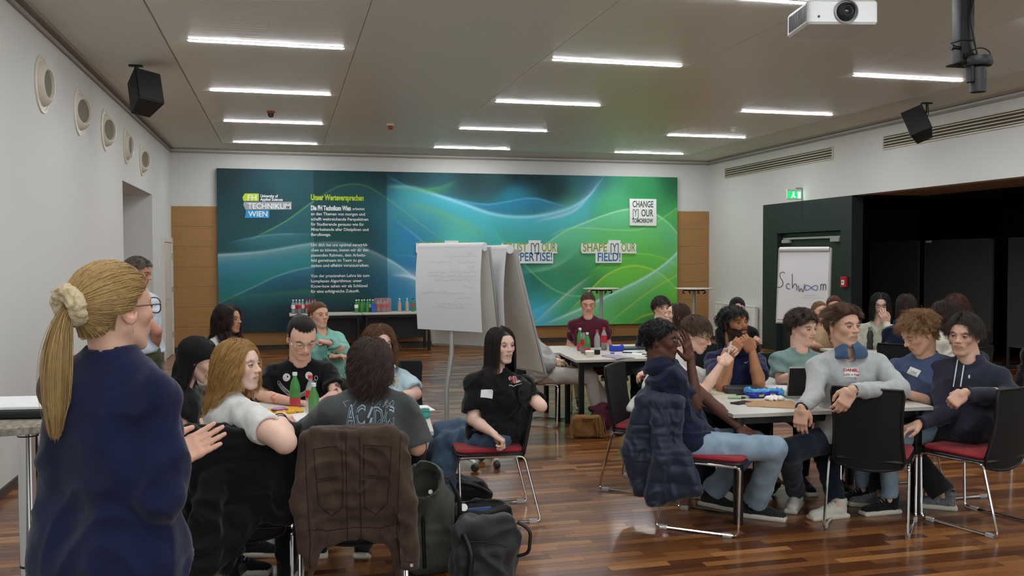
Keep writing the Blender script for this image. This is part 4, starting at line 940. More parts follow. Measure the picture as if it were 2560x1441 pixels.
# ---------------------------------------------------------------- fixtures on walls and ceiling
XV = Vector((1, 0, 0))
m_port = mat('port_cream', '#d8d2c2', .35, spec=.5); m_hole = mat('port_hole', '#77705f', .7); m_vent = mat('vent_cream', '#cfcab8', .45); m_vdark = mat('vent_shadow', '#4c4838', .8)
m_spk = mat('speaker_black', '#101213', .55, bump=.1, scale=200); m_blkm = mat('black_metal', '#0d0e10', .4, .2); m_blk = mat('black_plastic', '#0f1012', .45); m_dkp = mat('dark_grey_plastic', '#2a2d2f', .45)
RX = Matrix.Rotation(math.pi/2, 4, 'Y')
for i, (yy, zz, r, kind, wd) in enumerate(((6.86, 3.19, .25, 0, 'nearest, cut by the picture edge'), (8.42, 3.18, .245, 0, 'second from the camera'), (9.83, 3.17, .24, 1, 'third from the camera'), (11.18, 3.17, .24, 1, 'below the black loudspeaker'), (12.6, 3.16, .235, 0, 'above the niche opening'), (13.92, 3.12, .235, 1, 'farthest from the camera'))):
    t = thing('round_air_nozzle', 'round cream air nozzle set in the left wall, %s' % wd, 'vent', (XL, yy, zz), 0, 'round air nozzles along the left wall')
    M = Matrix.Rotation(math.pi/2, 4, 'Y')
    put('rim', G().lathe([(r*.86, .004), (r*.9, .014), (r, .012), (r, 0), (r*.86, 0)], 0, 0, 0, 32, M, caps=False), m_port, t)
    put('bowl', G().lathe([(r*.87, .008), (r*.87, -.002), (r*.2, .001)], 0, 0, 0, 32, M), m_port, t)
    Mt = Matrix.Translation((.006, .0, .0)) @ Matrix.Rotation(math.radians(-20 if kind else -6), 4, 'Z') @ M
    put('nozzle', G().lathe([(r*.80, -.02), (r*.76, .015), (r*.62, .05), (r*.54, .062), (r*.50, .058), (r*.46, .03), (r*.3, .01)], 0, 0, 0, 28, Mt), m_port, t)
    put('nozzle_opening', G().lathe([(r*.46, .030), (r*.46, .036), (r*.02, .037)], 0, 0, 0, 24, Mt), m_hole, t)
def wall_vent(y0, y1, z0, z1, label):
    t = thing('slatted_air_vent', label, 'vent', (XR, y0, z0), 0, 'long slatted vents high on the right wall'); L, H = y1-y0, z1-z0
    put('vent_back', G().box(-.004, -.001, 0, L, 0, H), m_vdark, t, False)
    put('vent_frame', G().box(-.02, 0, -.02, L+.02, -.02, 0).box(-.02, 0, -.02, L+.02, H, H+.02).box(-.02, 0, -.02, 0, 0, H).box(-.02, 0, L, L+.02, 0, H), m_vent, t, False)
    for k in range(4):
        z = H*(k+.5)/4; put('slat', G().box(-.018, -.004, 0, L, z-.007, z+.007, Matrix.Identity(4)), m_vent, t, False)
    return t
wall_vent(12.92, 16.57, 3.29, 3.46, 'cream slatted air vent high on the right wall, the farther shorter one'); wall_vent(4.0, 11.63, 3.29, 3.46, 'cream slatted air vent high on the right wall, behind the loudspeaker')
def loudspeaker(loc, box_c, a, tilt, roll, sz, label):
    t = thing('loudspeaker', label, 'speaker', loc, 0, 'black loudspeakers under the ceiling'); lo = Vector(loc)
    M = Matrix.Translation(Vector(box_c)-lo) @ Matrix.Rotation(a, 4, 'Z') @ Matrix.Rotation(tilt, 4, 'X') @ Matrix.Rotation(roll, 4, 'Y'); w_, d_, h_ = sz
    g = G().prism([(-w_/2, -d_/2), (w_/2, -d_/2), (w_/2*.72, d_/2), (-w_/2*.72, d_/2)], -h_/2, h_/2, 'z', M); o = put('cabinet', g, m_spk, t, False)
    b = o.modifiers.new('b', 'BEVEL'); b.width = .008; b.segments = 2
    put('grille', G().rbox(-w_/2+.012, w_/2-.012, -d_/2-.008, -d_/2, -h_/2+.012, h_/2-.012, .004, 2, M), m_dkp, t)
    top = M @ Vector((0, d_*.3, h_*.35))
    put('ceiling_plate', G().rbox(-.07, .07, -.035, .035, -.018, 0, .01), m_blkm, t); put('bracket_arm', G().tube(fillet([(0, 0, -.01), (0, 0, -.14), top], .04), .012), m_blkm, t)
    put('cable', G().tube(fillet([(.02, 0, -.01), (.05, .02, -.12), M @ Vector((.03, d_*.45, -.02))], .05), .005), m_blkm, t)
    return t
c1 = at(360, 233, 9.2); loudspeaker((-1.47, 10.06, HC), c1, math.radians(35), math.radians(-28), math.radians(8), (.27, .27, .38), 'black loudspeaker hanging from the ceiling by the left wall')
c2 = at(2295, 312, 11.55); loudspeaker((8.13, 10.15, HC), c2, math.radians(-50), math.radians(-24), math.radians(-24), (.27, .25, .38), 'black loudspeaker hanging from the ceiling by the right wall vent')
def detector(px, py_, label, red):
    p = atz(px, py_, HC); t = thing('smoke_detector', label, 'detector', tuple(p), 0, 'small ceiling detectors')
    put('detector_base', G().lathe([(.055, 0), (.055, -.02), (.045, -.03)], n=18), mat('detector_red', '#a8402c', .5) if red == 1 else m_white, t); put('detector_head', G().lathe([(.038, -.03), (.042, -.055), (.03, -.08), (.01, -.085)], n=18), mat('detector_red', '#a8402c', .5) if red == 2 else m_dkp if red == 1 else m_white, t)
detector(677, 278, 'small red-ringed ceiling detector between the left row lights', 1); detector(976, 310, 'small white and red ceiling detector between two panel joints', 2); detector(1832, 318, 'small pale ceiling detector near the right row lights', 0)
# projector
PJ = at(2108, 22, 5.75); fdv = facing(PJ, 22) if 'facing' in globals() else None; rz = math.atan2(fdv[0], -fdv[1])
t = thing('ceiling_projector', 'white projector with a big lens hanging from the ceiling', 'projector', (PJ[0], PJ[1], HC), rz)
t.scale = (.90, .90, .90); dz = (PJ[2]-HC)/.90-.02; M = Matrix.Translation((0, .22, dz))
m_pj = mat('projector_white', '#dfe3e2', .4)
o = put('housing', G().rbox(-.255, .255, -.22, .22, -.085, .085, .03, 4, M), m_pj, t)
lens = put('lens_ring', G().lathe([(.080, 0), (.086, .012), (.078, .016), (.072, .004), (.07, -.03)], 0, 0, 0, 32, M @ Matrix.Translation((.02, -.222, .0)) @ Matrix.Rotation(math.pi/2, 4, 'X')), m_grey, t)
put('lens_barrel', G().lathe([(.069, 0), (.06, .02), (.052, .045), (.046, .05), (.04, .035), (.028, .03), (.022, .02)], 0, 0, 0, 32, M @ Matrix.Translation((.02, -.222, .0)) @ Matrix.Rotation(math.pi/2, 4, 'X'), caps=False), m_dkp, t)
put('lens_glass', G().lathe([(.024, .022), (.012, .028), (.001, .030)], 0, 0, 0, 24, M @ Matrix.Translation((.02, -.222, .0)) @ Matrix.Rotation(math.pi/2, 4, 'X')), mat('lens_dark', '#1a0f12', .05, spec=.9), t)
put('sensor_window', G().lathe([(.009, 0), (.009, .004)], 0, 0, 0, 14, M @ Matrix.Translation((-.175, -.221, -.035)) @ Matrix.Rotation(math.pi/2, 4, 'X')), m_blk, t)
for k in range(14): put('grille_slat', G().box(-.259, -.254, -.19+k*.026, -.18+k*.026, -.06, .055, M), m_dkp, t, False)
put('mount_pole', G().lathe([(.03, dz+.085), (.03, -.01)], 0, .2, 0, 16), m_grey, t); put('mount_plate', G().rbox(-.1, .1, .1, .3, -.014, 0, .01), m_grey, t)
# hanging post with a camera
PT = at(2406, 160, 6.0); t = thing('ceiling_camera_post', 'black square ceiling post with a dangling cable, right of the projector', 'post', (PT[0], PT[1], HC)); z1 = PT[2]-HC; s = .05
put('post', G().rbox(-s, s, -s, s, z1, -.0, .008, 2), m_blkm, t)
for z in (z1+.14, z1+.48): put('collar_band', G().rbox(-s-.006, s+.006, -s-.006, s+.006, z, z+.012, .008, 2), m_blk, t)
put('clamp_knob', G().lathe([(.012, 0), (.012, .04), (.02, .042), (.02, .06)], 0, 0, 0, 14, Matrix.Translation((-s, -.02, z1+.1)) @ Matrix.Rotation(-math.pi/2, 4, 'Y')), m_blk, t)
put('base_plate', G().rbox(-.08, .09, -.07, .07, z1-.012, z1, .01), m_blkm, t)
put('cable', G().tube(fillet([(.02, -s-.01, -.01), (.03, -s-.012, z1+.4), (.0, -s-.01, z1+.3), (.04, -s-.02, z1+.1), (.07, -.06, z1+.02)], .1), .006), m_blk, t)
PC = at(2446, 158, 5.95); t = thing('dome_camera', 'dark grey swivelling camera with a barrel body under the ceiling post', 'camera', (PC[0], PC[1], PC[2]))
put('camera_base', G().lathe([(.03, .045), (.085, .04), (.09, .02), (.09, -.005), (.08, -.02)], n=28), m_dkp, t); put('camera_barrel', G().lathe([(.052, -.03), (.055, -.07), (.048, -.19), (.02, -.195)], n=24), m_dkp, t); put('camera_yoke', G().rbox(-.075, -.05, -.03, .03, -.13, -.02, .01), m_blk, t)
put('safety_cable', G().tube([(-.06+.0*i, 0, .04+0*i) if False else (.02+.075*math.cos(a), .0, .055+.045*math.sin(a)) for i, a in enumerate(np.linspace(-.5, 3.6, 16))], .004), m_blk, t)
put('camera_arm', G().tube([(0, 0, .03), (-.05, .0, .05), (-.10, .01, .045)], .018), m_blkm, t)
# exit sign, fire box, radiator, pinboards, niche rack
ex = thing('exit_sign', 'glowing green emergency exit sign above the dark doorway', 'sign', (XR, 13.8, 2.68)); m_exw = mat('exit_glow_white', '#ffffff', .5, emit='#d8ffe8', strength=4.5); m_exg = mat('exit_glow_green', '#0a9a4a', .5, emit='#10b860', strength=1.6)
put('sign_case', G().rbox(-.30, -.02, -.02, .02, 0, .17, .008), m_white, ex); put('sign_panel', G().box(-.285, -.035, -.0225, -.0205, .012, .135), m_exg, ex, False)
g = G(); g.box(-.10, -.045, -.025, -.023, .02, .125); put('sign_door_symbol', g, m_exw, ex, False)
g = G().lathe([(.012, 0), (.012, .002)], 0, 0, 0, 12, Matrix.Translation((-.18, -.025, .113)) @ Matrix.Rotation(math.pi/2, 4, 'X')); g.prism([(-.20, .10), (-.165, .10), (-.17, .06), (-.14, .03), (-.15, .022), (-.185, .05), (-.215, .022), (-.228, .03), (-.2, .062)], -.025, -.023, 'y'); put('sign_runner_symbol', g, m_exw, ex, False)
put('sign_bracket', G().rbox(-.12, 0, -.015, .015, .17, .2, .005), m_grey, ex)
t = thing('fire_alarm_box', 'small red fire alarm box on the dark pillar right of the doorway', 'alarm', (XR, 12.545, 1.30)); put('alarm_case', G().rbox(-.05, 0, -.075, .075, -.085, .085, .012), mat('alarm_red', '#a3221f', .4), t); put('alarm_glass', G().rbox(-.055, -.048, -.035, .035, -.05, .03, .004), m_white, t); put('alarm_button', G().lathe([(.013, 0), (.013, .004)], 0, 0, 0, 12, Matrix.Translation((-.053, 0, -.005)) @ Matrix.Rotation(-math.pi/2, 4, 'Y')), m_blk, t)
t = thing('radiator', 'white panel radiator low on the right wall in the far corner', 'radiator', (XR-.02, 16.0, .15)); put('radiator_panel', G().rbox(-.1, -.02, -.82, .82, 0, .62, .02), m_white, t); put('radiator_top', G().rbox(-.105, -.01, -.83, .83, .60, .635, .01), m_white, t)
for k in range(10): put('radiator_rib', G().rbox(-.106, -.099, -.74+k*.16, -.68+k*.16, .05, .56, .002, 2), m_white, t)
m_pb = mat('pinboard_felt', '#3c3d3c', .95, bump=.1, scale=300); m_pbf = mat('pinboard_frame', '#5f615f', .4, .5)
for i, (y0, y1, wd) in enumerate(((13.38, 14.69, 'left'), (11.70, 13.22, 'middle'), (9.9, 11.38, 'right, cut by the picture edge'))):
    t = thing('pinboard', 'tall dark grey pinboard in the black alcove, %s one' % wd, 'pinboard', (10.6, (y0+y1)/2, 0), 0, 'dark pinboards in the alcove'); h_ = (y1-y0)/2
    put('board', G().box(-.015, .015, -h_+.015, h_-.015, .35, 1.96), m_pb, t, False); put('board_frame', G().box(-.02, .02, -h_, -h_+.015, .05, 1.975).box(-.02, .02, h_-.015, h_, .05, 1.975).box(-.02, .02, -h_, h_, 1.96, 1.975).box(-.02, .02, -h_, h_, .33, .35), m_pbf, t, False)
    for s_ in (-1, 1): put('foot', G().rbox(-.22, .22, s_*(h_-.03)-.02, s_*(h_-.03)+.02, 0, .05, .01), m_pbf, t)
    if i == 1: put('clip', G().rbox(-.03, -.015, h_-.17, h_-.04, 1.93, 1.965, .004), m_white, t)
t = thing('wire_rack', 'white and blue wire rack inside the wall niche', 'rack', (-2.9, 14.3, 0)); g = G()
for z in (.3, .8, 1.3, 1.75): g.tube([(-.25, -.3, z), (.45, -.3, z), (.45, .3, z), (-.25, .3, z)], .012, 6, closed=True)
put('rack_shelves', g, mat('rack_blue', '#7fb4c8', .4), t)
for x in (-.25, .45):
    for y_ in (-.3, .3): put('rack_post', G().tube([(x, y_, 0), (x, y_, 1.86)], .014, 8), m_white, t)
# ---------------------------------------------------------------- furniture
m_red = mat('seat_red', '#8e0f1e', .75, bump=.15, scale=250, sheen=.1); m_mesh = mat('chair_mesh_black', '#0d0d0e', .8, bump=.2, scale=500); m_glide = mat('clear_glide', '#cfd2d4', .2, alpha=.6); m_shell = mat('chair_shell', '#101112', .45)
m_top = mat('table_top_white', '#d0cdc4', .38, vary=.03, scale=4); m_edge = mat('table_edge_grey', '#b4b1a7', .45); m_tleg = mat('table_leg_black', '#141517', .4, .3)
def back_pts(z):      # recline of the backrest
    t_ = (z-.40)/.5; return -.205-.02*math.sin(t_*2.6)-.075*t_
def make_chair():
    t = thing('stacking_chair', 'x', 'chair')
    put('seat', G().rbox(-.222, .222, -.20, .235, .452, .482, .06, 5), m_red, t); put('seat_shell', G().rbox(-.226, .226, -.215, .24, .432, .454, .06, 5), m_shell, t)
    nu, nv = 13, 14; v = []; f = []
    for lay, off in ((0, 0), (1, .014)):
        for j in range(nv):
            z = .405+.49*j/(nv-1); q = j/(nv-1); wd = .218-.02*math.sin(q*math.pi)*1.0-.004*q; e = 1
            if q < .12: wd *= math.sqrt(1-((.12-q)/.12)**2*.25)
            if q > .93: wd *= math.sqrt(1-((q-.93)/.07)**2*.12)
            for i in range(nu):
                u = -1+2*i/(nu-1); zz = z-(.03*(1-u*u) if q < .1 else 0)*(1-q/.1); v.append((u*wd, back_pts(z)+off*1.-.035*u*u*-1*.6, zz))
    n = nu*nv
    for j in range(nv-1):
        for i in range(nu-1): a = j*nu+i; f.append((a, a+1, a+nu+1, a+nu)); f.append((n+a, n+a+nu, n+a+nu+1, n+a+1))
    ring = [i for i in range(nu)]+[j*nu+nu-1 for j in range(1, nv)]+[(nv-1)*nu+i for i in range(nu-2, -1, -1)]+[j*nu for j in range(nv-2, 0, -1)]
    for k in range(len(ring)): a, b = ring[k], ring[(k+1) % len(ring)]; f.append((a, b, n+b, n+a))
    g = G(); g.add(v, f); put('backrest', g, m_mesh, t)
    rim = G().tube([v[i] for i in ring], .009, 6, closed=True); put('backrest_rim', rim, m_shell, t)
    for s in (-1, 1):
        x = s*.232
        p = fillet([(x, 0, .432), (x, .225, .432), (x, .215, .012), (x*1.04, -.30, .012), (x, -.195, .432), (x, 0, .432)], .035)
        fr = put('side_frame', G().tube(p[:-1], .0085, 8, closed=True), m_chrome, t)
        for y_ in (-.25, .15): put('glide', G().rbox(x*1.02-.012, x*1.02+.012, y_-.028, y_+.028, 0, .026, .006), m_glide, t)
    put('cross_bar', G().tube([(-.23, .17, .428), (.23, .17, .428)], .007, 6), m_chrome, t); put('cross_bar', G().tube([(-.23, -.13, .428), (.23, -.13, .428)], .007, 6), m_chrome, t)
    return t
chair0 = make_chair(); KIDS['c'] = list(chair0.children); _used = [False]
def place_chair(px, d, a, label, dz=None):
    p = at(px, 1000, d); p[2] = 0; f = facing(p, a); rz = math.atan2(-f[0], f[1])
    if not _used[0]:
        _used[0] = True; chair0.location = tuple(p); chair0.rotation_euler.z = rz; chair0['label'] = label; chair0['group'] = 'black-backed chairs with red seats'; return chair0
    return clone(chair0, tuple(p), rz, label, 'black-backed chairs with red seats')
CH = {}
for k, px, d, a, lb in (
    ('n95', 1222, 5.95, -82, 'chair with red seat under the person in jeans, seen side-on'), ('blond', 612, 4.38, 172, 'chair under the blonde person, black jacket over its back'), ('band', 888, 4.35, 178, 'chair with a brown jacket over its back, at the left table'),
    ('raised', 1782, 5.72, 76, 'chair with a navy puffer coat, under the person raising a hand'), ('pen', 1622, 6.65, 72, 'chair seen side-on behind the puffer coat, under the pen holder'), ('beard', 1846, 7.12, 5, 'chair behind the bearded person in navy polo'), ('sage', 1985, 7.25, 15, 'chair behind the curly-haired person in sage green'),
    ('grey', 2184, 5.74, 172, 'empty-backed black chair facing away, beside the grey sweater'), ('hood', 2440, 5.76, -122, 'black chair with red seat under the navy hoodie, front right'), ('blue', 2326, 6.5, -52, 'chair behind the blue t-shirt at the right table'), ('easel', 1352, 9.25, 78, 'chair with red seat beneath the ripped white jeans'),
    ('burg', 1482, 9.98, 0, 'chair with red seat under the burgundy t-shirt'), ('curly', 1000, 6.75, 8, 'black chair back beside the pale blue shirt'), ('tattoo', 752, 6.62, 3, 'chair behind the person in the printed black t-shirt'), ('bhair', 402, 5.05, 72, 'chair under the long black-haired person at the left'),
    ('teal', 832, 8.4, 16, 'chair behind the teal cardigan near the drinks table'), ('wavy', 552, 7.72, 30, 'chair under the person with wavy dark hair'), ('look', 1700, 8.45, -60, 'chair under the person with the upturned face'), ('bboy', 1640, 9.85, -10, 'chair under the dark-haired person in back of the middle table'),
    ('cap', 1842, 9.75, 4, 'chair under the person in the black cap'), ('gb', 2192, 9.75, 0, 'chair under the person with chin on hand'), ('bw', 2264, 8.5, 172, 'chair under the person in navy hoodie seen from behind'), ('wb', 2378, 8.2, -115, 'chair with black back beside the cream blouse'),
    ('cb', 2392, 9.65, -30, 'chair under the curly auburn-haired person'), ('er', 2060, 10.1, 10, 'chair under the person with the gold earring'), ('eg', 2086, 11.0, 5, 'chair behind the fair-haired person, by the flip chart'), ('edge', 2588, 7.65, -78, 'empty chair with red seat at the right picture edge')):
    CH[k] = place_chair(px, d, a, lb)
def table(x, y, rz, L, W, z, label, group=None):
    t = thing('meeting_table', label, 'table', (x, y, 0), rz, group)
    put('table_top', G().rbox(0, L, 0, W, z-.025, z, .006, 2), [m_top], t, False); put('table_edge', G().box(-.001, L+.001, -.001, W+.001, z-.0245, z-.002), m_edge, t, False)
    put('apron', G().box(.05, L-.05, .05, .075, z-.075, z-.025).box(.05, L-.05, W-.075, W-.05, z-.075, z-.025).box(.05, .075, .075, W-.075, z-.075, z-.025).box(L-.075, L-.05, .075, W-.075, z-.075, z-.025), m_tleg, t, False)
    for xx in (.045, L-.095):
        for yy in (.045, W-.095): put('leg', G().rbox(xx, xx+.05, yy, yy+.05, 0, z-.025, .006, 2), m_tleg, t)
    return t
TZ = .72
# right group: corner seen at (1833, 1035)
cR = atz(1833, 1036, TZ); th = math.radians(-3); table(cR[0], cR[1], th, 1.40, .78, TZ, 'white-topped table in front of the grey sweater, with the wafer pack', 'white tables of the right group')
v2 = Matrix.Rotation(th, 3, 'Z') @ Vector((0.0, .785, 0)); table(cR[0]+v2[0], cR[1]+v2[1], th, 1.40, .78, TZ, 'white-topped table behind the laptop, under the bearded person\'s elbows', 'white tables of the right group')
cM = atz(1440, 901, TZ); th2 = math.radians(-4); table(cM[0], cM[1], th2, 1.40, .70, TZ, 'white-topped middle table with soda bottles and magazine, nearer half', 'white tables of the middle group')
v2 = Matrix.Rotation(th2, 3, 'Z') @ Vector((-.07, .705, 0)); table(cM[0]+v2[0], cM[1]+v2[1], th2, 1.40, .70, TZ, 'white-topped middle table before the burgundy t-shirt, farther half', 'white tables of the middle group')
cL = atz(1084, 1078, TZ); th3 = math.radians(-6); q = Matrix.Rotation(th3, 3, 'Z') @ Vector((-1.6, 0, 0)); table(cL[0]+q[0], cL[1]+q[1], th3, 1.60, .60, TZ, 'white-topped table in the left foreground group, nearer half', 'white tables of the left group')
q = Matrix.Rotation(th3, 3, 'Z') @ Vector((-1.68, .605, 0)); table(cL[0]+q[0], cL[1]+q[1], th3, 1.60, .60, TZ, 'white-topped table before the tattooed arms, farther half', 'white tables of the left group')
pF = at(2120, 860, 9.0); table(pF[0], pF[1]-.1, math.radians(-8), 1.4, .75, TZ, 'white-topped table at the back right with bottles and a basket')
for i, (x0, nm) in enumerate(((.07, 'left one, with cola packs'), (1.355, 'right one, with green bottles'))):
    t = table(x0, 16.35, 0, 1.27, .68, .70, 'drinks table against the mural, %s' % nm, 'drinks tables against the mural'); put('modesty_panel', G().box(.08, 1.19, .55, .57, .2, .67), m_blk, t, False)
# high round tables
def high_table(p, z, label, r=.33, top=None):
    t = thing('high_round_table', label, 'table', (p[0], p[1], 0), 0, 'high round tables')
    put('round_top', G().lathe([(r-.01, z-.022), (r, z-.015), (r, z-.004), (r-.006, z)], n=36), top or m_top, t); put('column', G().lathe([(.03, .02), (.03, z-.03)], n=16), m_grey, t); put('foot_plate', G().lathe([(.24, 0), (.24, .012), (.04, .03)], n=28), m_grey, t)
    return t
for px, d, nm in ((1503, 16.5, 'in front of the mural, behind the burgundy shirt'), (1735, 16.0, 'beside the wooden wall at the right of the mural')):
    p = at(px, 722, d); t = high_table(p, p[2]+.01, 'high round table with hooks, %s' % nm)
    put('hook_ring', G().lathe([(.10, p[2]-.04), (.12, p[2]-.02)], n=16), m_blkm, t)
    for k in range(8):
        a = k*math.pi/4; c, s_ = math.cos(a), math.sin(a); put('hook', G().tube([(.1*c, .1*s_, p[2]-.03), (.2*c, .2*s_, p[2]-.035), (.215*c, .215*s_, p[2]-.075), (.17*c, .17*s_, p[2]-.085)], .009, 6), m_blkm, t)
pg = at(69, 1041, 3.45); m_gran = mat('granite', '#9a9282', .3, vary=.6, scale=60); tz = 1.12
t = thing('granite_bar_table', 'round granite-topped bar table with chrome column at the left edge', 'table', (pg[0], pg[1], 0)); put('granite_top', G().lathe([(.33, tz-.035), (.35, tz-.03), (.35, tz-.006), (.34, tz)], n=40), m_gran, t)
put('column', G().lathe([(.036, .02), (.036, tz-.09)], n=20), m_chrome, t); put('column_collar', G().lathe([(.040, tz-.09), (.040, tz-.035)], n=20), m_chrome, t); put('black_ring', G().lathe([(.038, tz-.096), (.038, tz-.088)], n=20), m_blk, t); put('black_ring', G().lathe([(.0375, .52), (.0375, .528)], n=20), m_blk, t); put('foot_plate', G().lathe([(.26, 0), (.26, .012), (.05, .03)], n=28), m_chrome, t); put('hook', G().tube([(-.12, -.2, tz-.04), (-.12, -.24, tz-.06), (-.12, -.2, tz-.07)], .01), m_blkm, t)
tag(put('laptop_case', G().rbox(-.20, .17, -.14, .13, 0, .028, .015), m_blk, None, loc=(pg[0]-.03, pg[1]-.05, tz+.001), rz=-.15), 'closed black folder lying on the granite bar table', 'folder')
tag(put('paper_stack', G().rbox(-.19, .18, -.13, .14, 0, .012, .004), mat('paper_white', '#eceeef', .7), None, loc=(pg[0]-.02, pg[1]-.03, tz+.03), rz=-.12), 'stack of white paper on the black folder at the left edge', 'paper')
# ---------------------------------------------------------------- flip charts
m_paper = mat('flip_paper', '#dddee0', .75, bump=.05, scale=6); m_pback = mat('flip_paper_back', '#c9cbcd', .8); m_board = mat('whiteboard', '#d5d3c8', .3); m_ink = mat('faint_ink', '#aeb2b6', .8); m_ink2 = mat('marker_grey', '#50515c', .8); m_inkb = mat('marker_blue', '#5a6aa8', .8)
def sheet(w_, h_, bulge=.01, n=10):
    v = []; f = []
    for lay in (0, 1):
        for j in range(n+1):
            for i in range(5): v.append((-w_/2+w_*i/4, -lay*.0015+bulge*math.sin(j/n*math.pi*1.2), -h_*j/n))
    N = 5*(n+1)
    for j in range(n):
        for i in range(4): a = j*5+i; f += [(a, a+1, a+6, a+5), (N+a, N+a+5, N+a+6, N+a+1)]
    ring = list(range(5))+[j*5+4 for j in range(1, n+1)]+[n*5+i for i in (3, 2, 1, 0)]+[j*5 for j in range(n-1, 0, -1)]
    f += [(ring[k], ring[(k+1) % len(ring)], N+ring[(k+1) % len(ring)], N+ring[k]) for k in range(len(ring))]
    g = G(); g.add(v, f); return g
def flip_chart(px, d, a, label, ztop=1.82, tilt=10, front=None, flipped=.68, bh=1.04):
    p = at(px, 1000, d); f = facing(p, a); t = thing('flip_chart', label, 'flip chart', (p[0], p[1], 0), math.atan2(f[0], -f[1]), 'flip charts')   # front towards local -Y
    T_ = Matrix.Translation((0, -.02, ztop)) @ Matrix.Rotation(math.radians(-tilt), 4, 'X')
    put('board', G().rbox(-.35, .35, -.012, .012, -bh, 0, .006, 2, T_), m_board, t); put('board_frame', G().tube(fillet([T_ @ Vector(q) for q in ((-.355, 0, .005), (.355, 0, .005), (.355, 0, -bh-.01), (-.355, 0, -bh-.01))], .02), .012, 6, closed=True), m_grey, t)
    put('clamp_bar', G().rbox(-.34, .34, -.045, -.012, -.05, .0, .01, 3, T_), m_grey, t)
    put('paper_pad', G().rbox(-.335, .335, -.024, -.013, -bh+.04, -.03, .004, 2, T_), m_paper, t)
    if flipped:   # sheets folded over the back
        g = sheet(.67, flipped, .02); M = Matrix.Translation((0, .055, ztop+.01)) @ Matrix.Rotation(math.radians(1.5), 4, 'X'); g.v = [tuple(M @ Vector(q)) for q in g.v]; put('folded_sheets', g, m_paper, t)
        put('sheet_roll', G().tube([(-.335, .02, ztop+.012), (.335, .02, ztop+.012)], .036, 14), m_paper, t)
    Bc = T_ @ Vector((0, .02, -.85))
    put('pole', G().tube([(0, .026, ztop-.4), (0, .026, ztop-.86), (0, .10, ztop-1.15), (0, .10, .10)], .019, 14), m_grey, t)
    m_arm = mat('easel_white', '#d6d7d4', .35)
    for k in range(5):
        an = 2*math.pi*k/5+.5; c, s_ = math.cos(an), math.sin(an); put('base_arm', G().tube([(.02*c, .10+.02*s_, .11), (.15*c, .10+.15*s_, .12), (.27*c, .10+.27*s_, .095), (.32*c, .10+.32*s_, .065)], [.026, .022, .018, .016], 8), m_arm, t)
        put('caster', G().lathe([(.028, -.02), (.03, -.008), (.03, .008), (.028, .02)], 0, 0, 0, 14, Matrix.Translation((.32*c, .10+.32*s_, .031)) @ Matrix.Rotation(an, 4, 'Z') @ Matrix.Rotation(math.pi/2, 4, 'X')), m_dkp, t)
    return t, T_
def scribble_rows(t, M, rows, m, w_=.0026, back=True):
    rr = random.Random(4)
    for (x0, x1, z) in rows:
        x = x0; pts = []
        while x < x1: pts.append((x, z+rr.uniform(-.010, .010))); x += rr.uniform(.006, .012)
        v, f = stroke(pts, w_); put('handwriting', G().add([tuple(M @ Vector((a, 0, b))) for a, b in v], f), m, t, False)
t1, T1 = flip_chart(1135, 7.45, 142, 'flip chart seen from behind, written sheets folded over its back', ztop=1.775, bh=.82)
M = Matrix.Translation((0, .084, 1.785)) @ Matrix.Rotation(math.radians(1.5), 4, 'X')
scribble_rows(t1, M, [(-.28, -.20, -.05), (-.30, .02, -.075), (-.30, -.10, -.12), (-.05, .18, -.125), (-.28, -.22, -.16), (-.30, -.02, -.20), (.0, .20, -.205), (-.30, .20, -.235), (-.30, .12, -.265), (-.28, -.16, -.32), (-.20, .29, -.37), (-.26, -.10, -.41), (-.28, .10, -.46), (-.2, .16, -.49)], m_ink)
t2, T2 = flip_chart(1232, 7.6, 119, 'flip chart seen edge-on with its white board leaning to the right', ztop=1.755, tilt=15.5, flipped=.78)
t3, T3 = flip_chart(2010, 12.7, -12, 'flip chart by the dark doorway reading Schwoom', ztop=1.81, tilt=7, flipped=0)
put('front_sheet', (lambda g: (setattr(g, 'v', [tuple(T3 @ Matrix.Translation((0, -.03, -.03)) @ Vector((q[0], -q[1], q[2]))) for q in g.v]), g)[1])(sheet(.67, .90, .012)), m_paper, t3)
put('sheet_roll', G().tube([tuple(T3 @ Vector((-.335, -.035, -.01))), tuple(T3 @ Vector((.335, -.035, -.01)))], .032, 14), m_paper, t3)
def hw(t, T, pts, w_, m, y=-.047):
    for st_ in pts:
        sx, sy = zip(*st_); n = len(st_); tt = np.linspace(0, n-1, n*5); q = np.stack([np.interp(tt, range(n), sx), np.interp(tt, range(n), sy)], 1)
        if n > 3:
            k = np.array([.25, .5, .25]); q2 = q.copy()
            for _ in range(4): q2[1:-1] = (q2[:-2]+2*q2[1:-1]+q2[2:])/4
            q = q2
        v, f = stroke(q, w_); put('handwriting', G().add([tuple(T @ Vector((a, y, b))) for a, b in v], f), m, t, False)
S_ = [[(-.22, -.37), (-.25, -.35), (-.29, -.37), (-.29, -.43), (-.25, -.47), (-.24, -.53), (-.27, -.57), (-.32, -.57)], [(-.15, -.53), (-.18, -.51), (-.20, -.55), (-.18, -.59), (-.14, -.59)],
      [(-.12, -.38), (-.11, -.60), (-.10, -.54), (-.07, -.51), (-.05, -.55), (-.05, -.61)], [(-.03, -.54), (-.015, -.64), (.01, -.57), (.035, -.65), (.055, -.52)],
      [(.27, -.52), (.27, -.60)], [(.27, -.54), (.29, -.51), (.305, -.54), (.30, -.60)], [(.305, -.54), (.325, -.51), (.34, -.54), (.335, -.60)]]
hw(t3, T3, [[(x-.03, z+.02) for x, z in s] for s in S_], .010, m_ink2)
hw(t3, T3, [[(.06+.085+.085*math.cos(a)-.03, -.55+.035*math.sin(2*a)) for a in np.linspace(0, 2*math.pi, 26)]], .010, m_inkb)
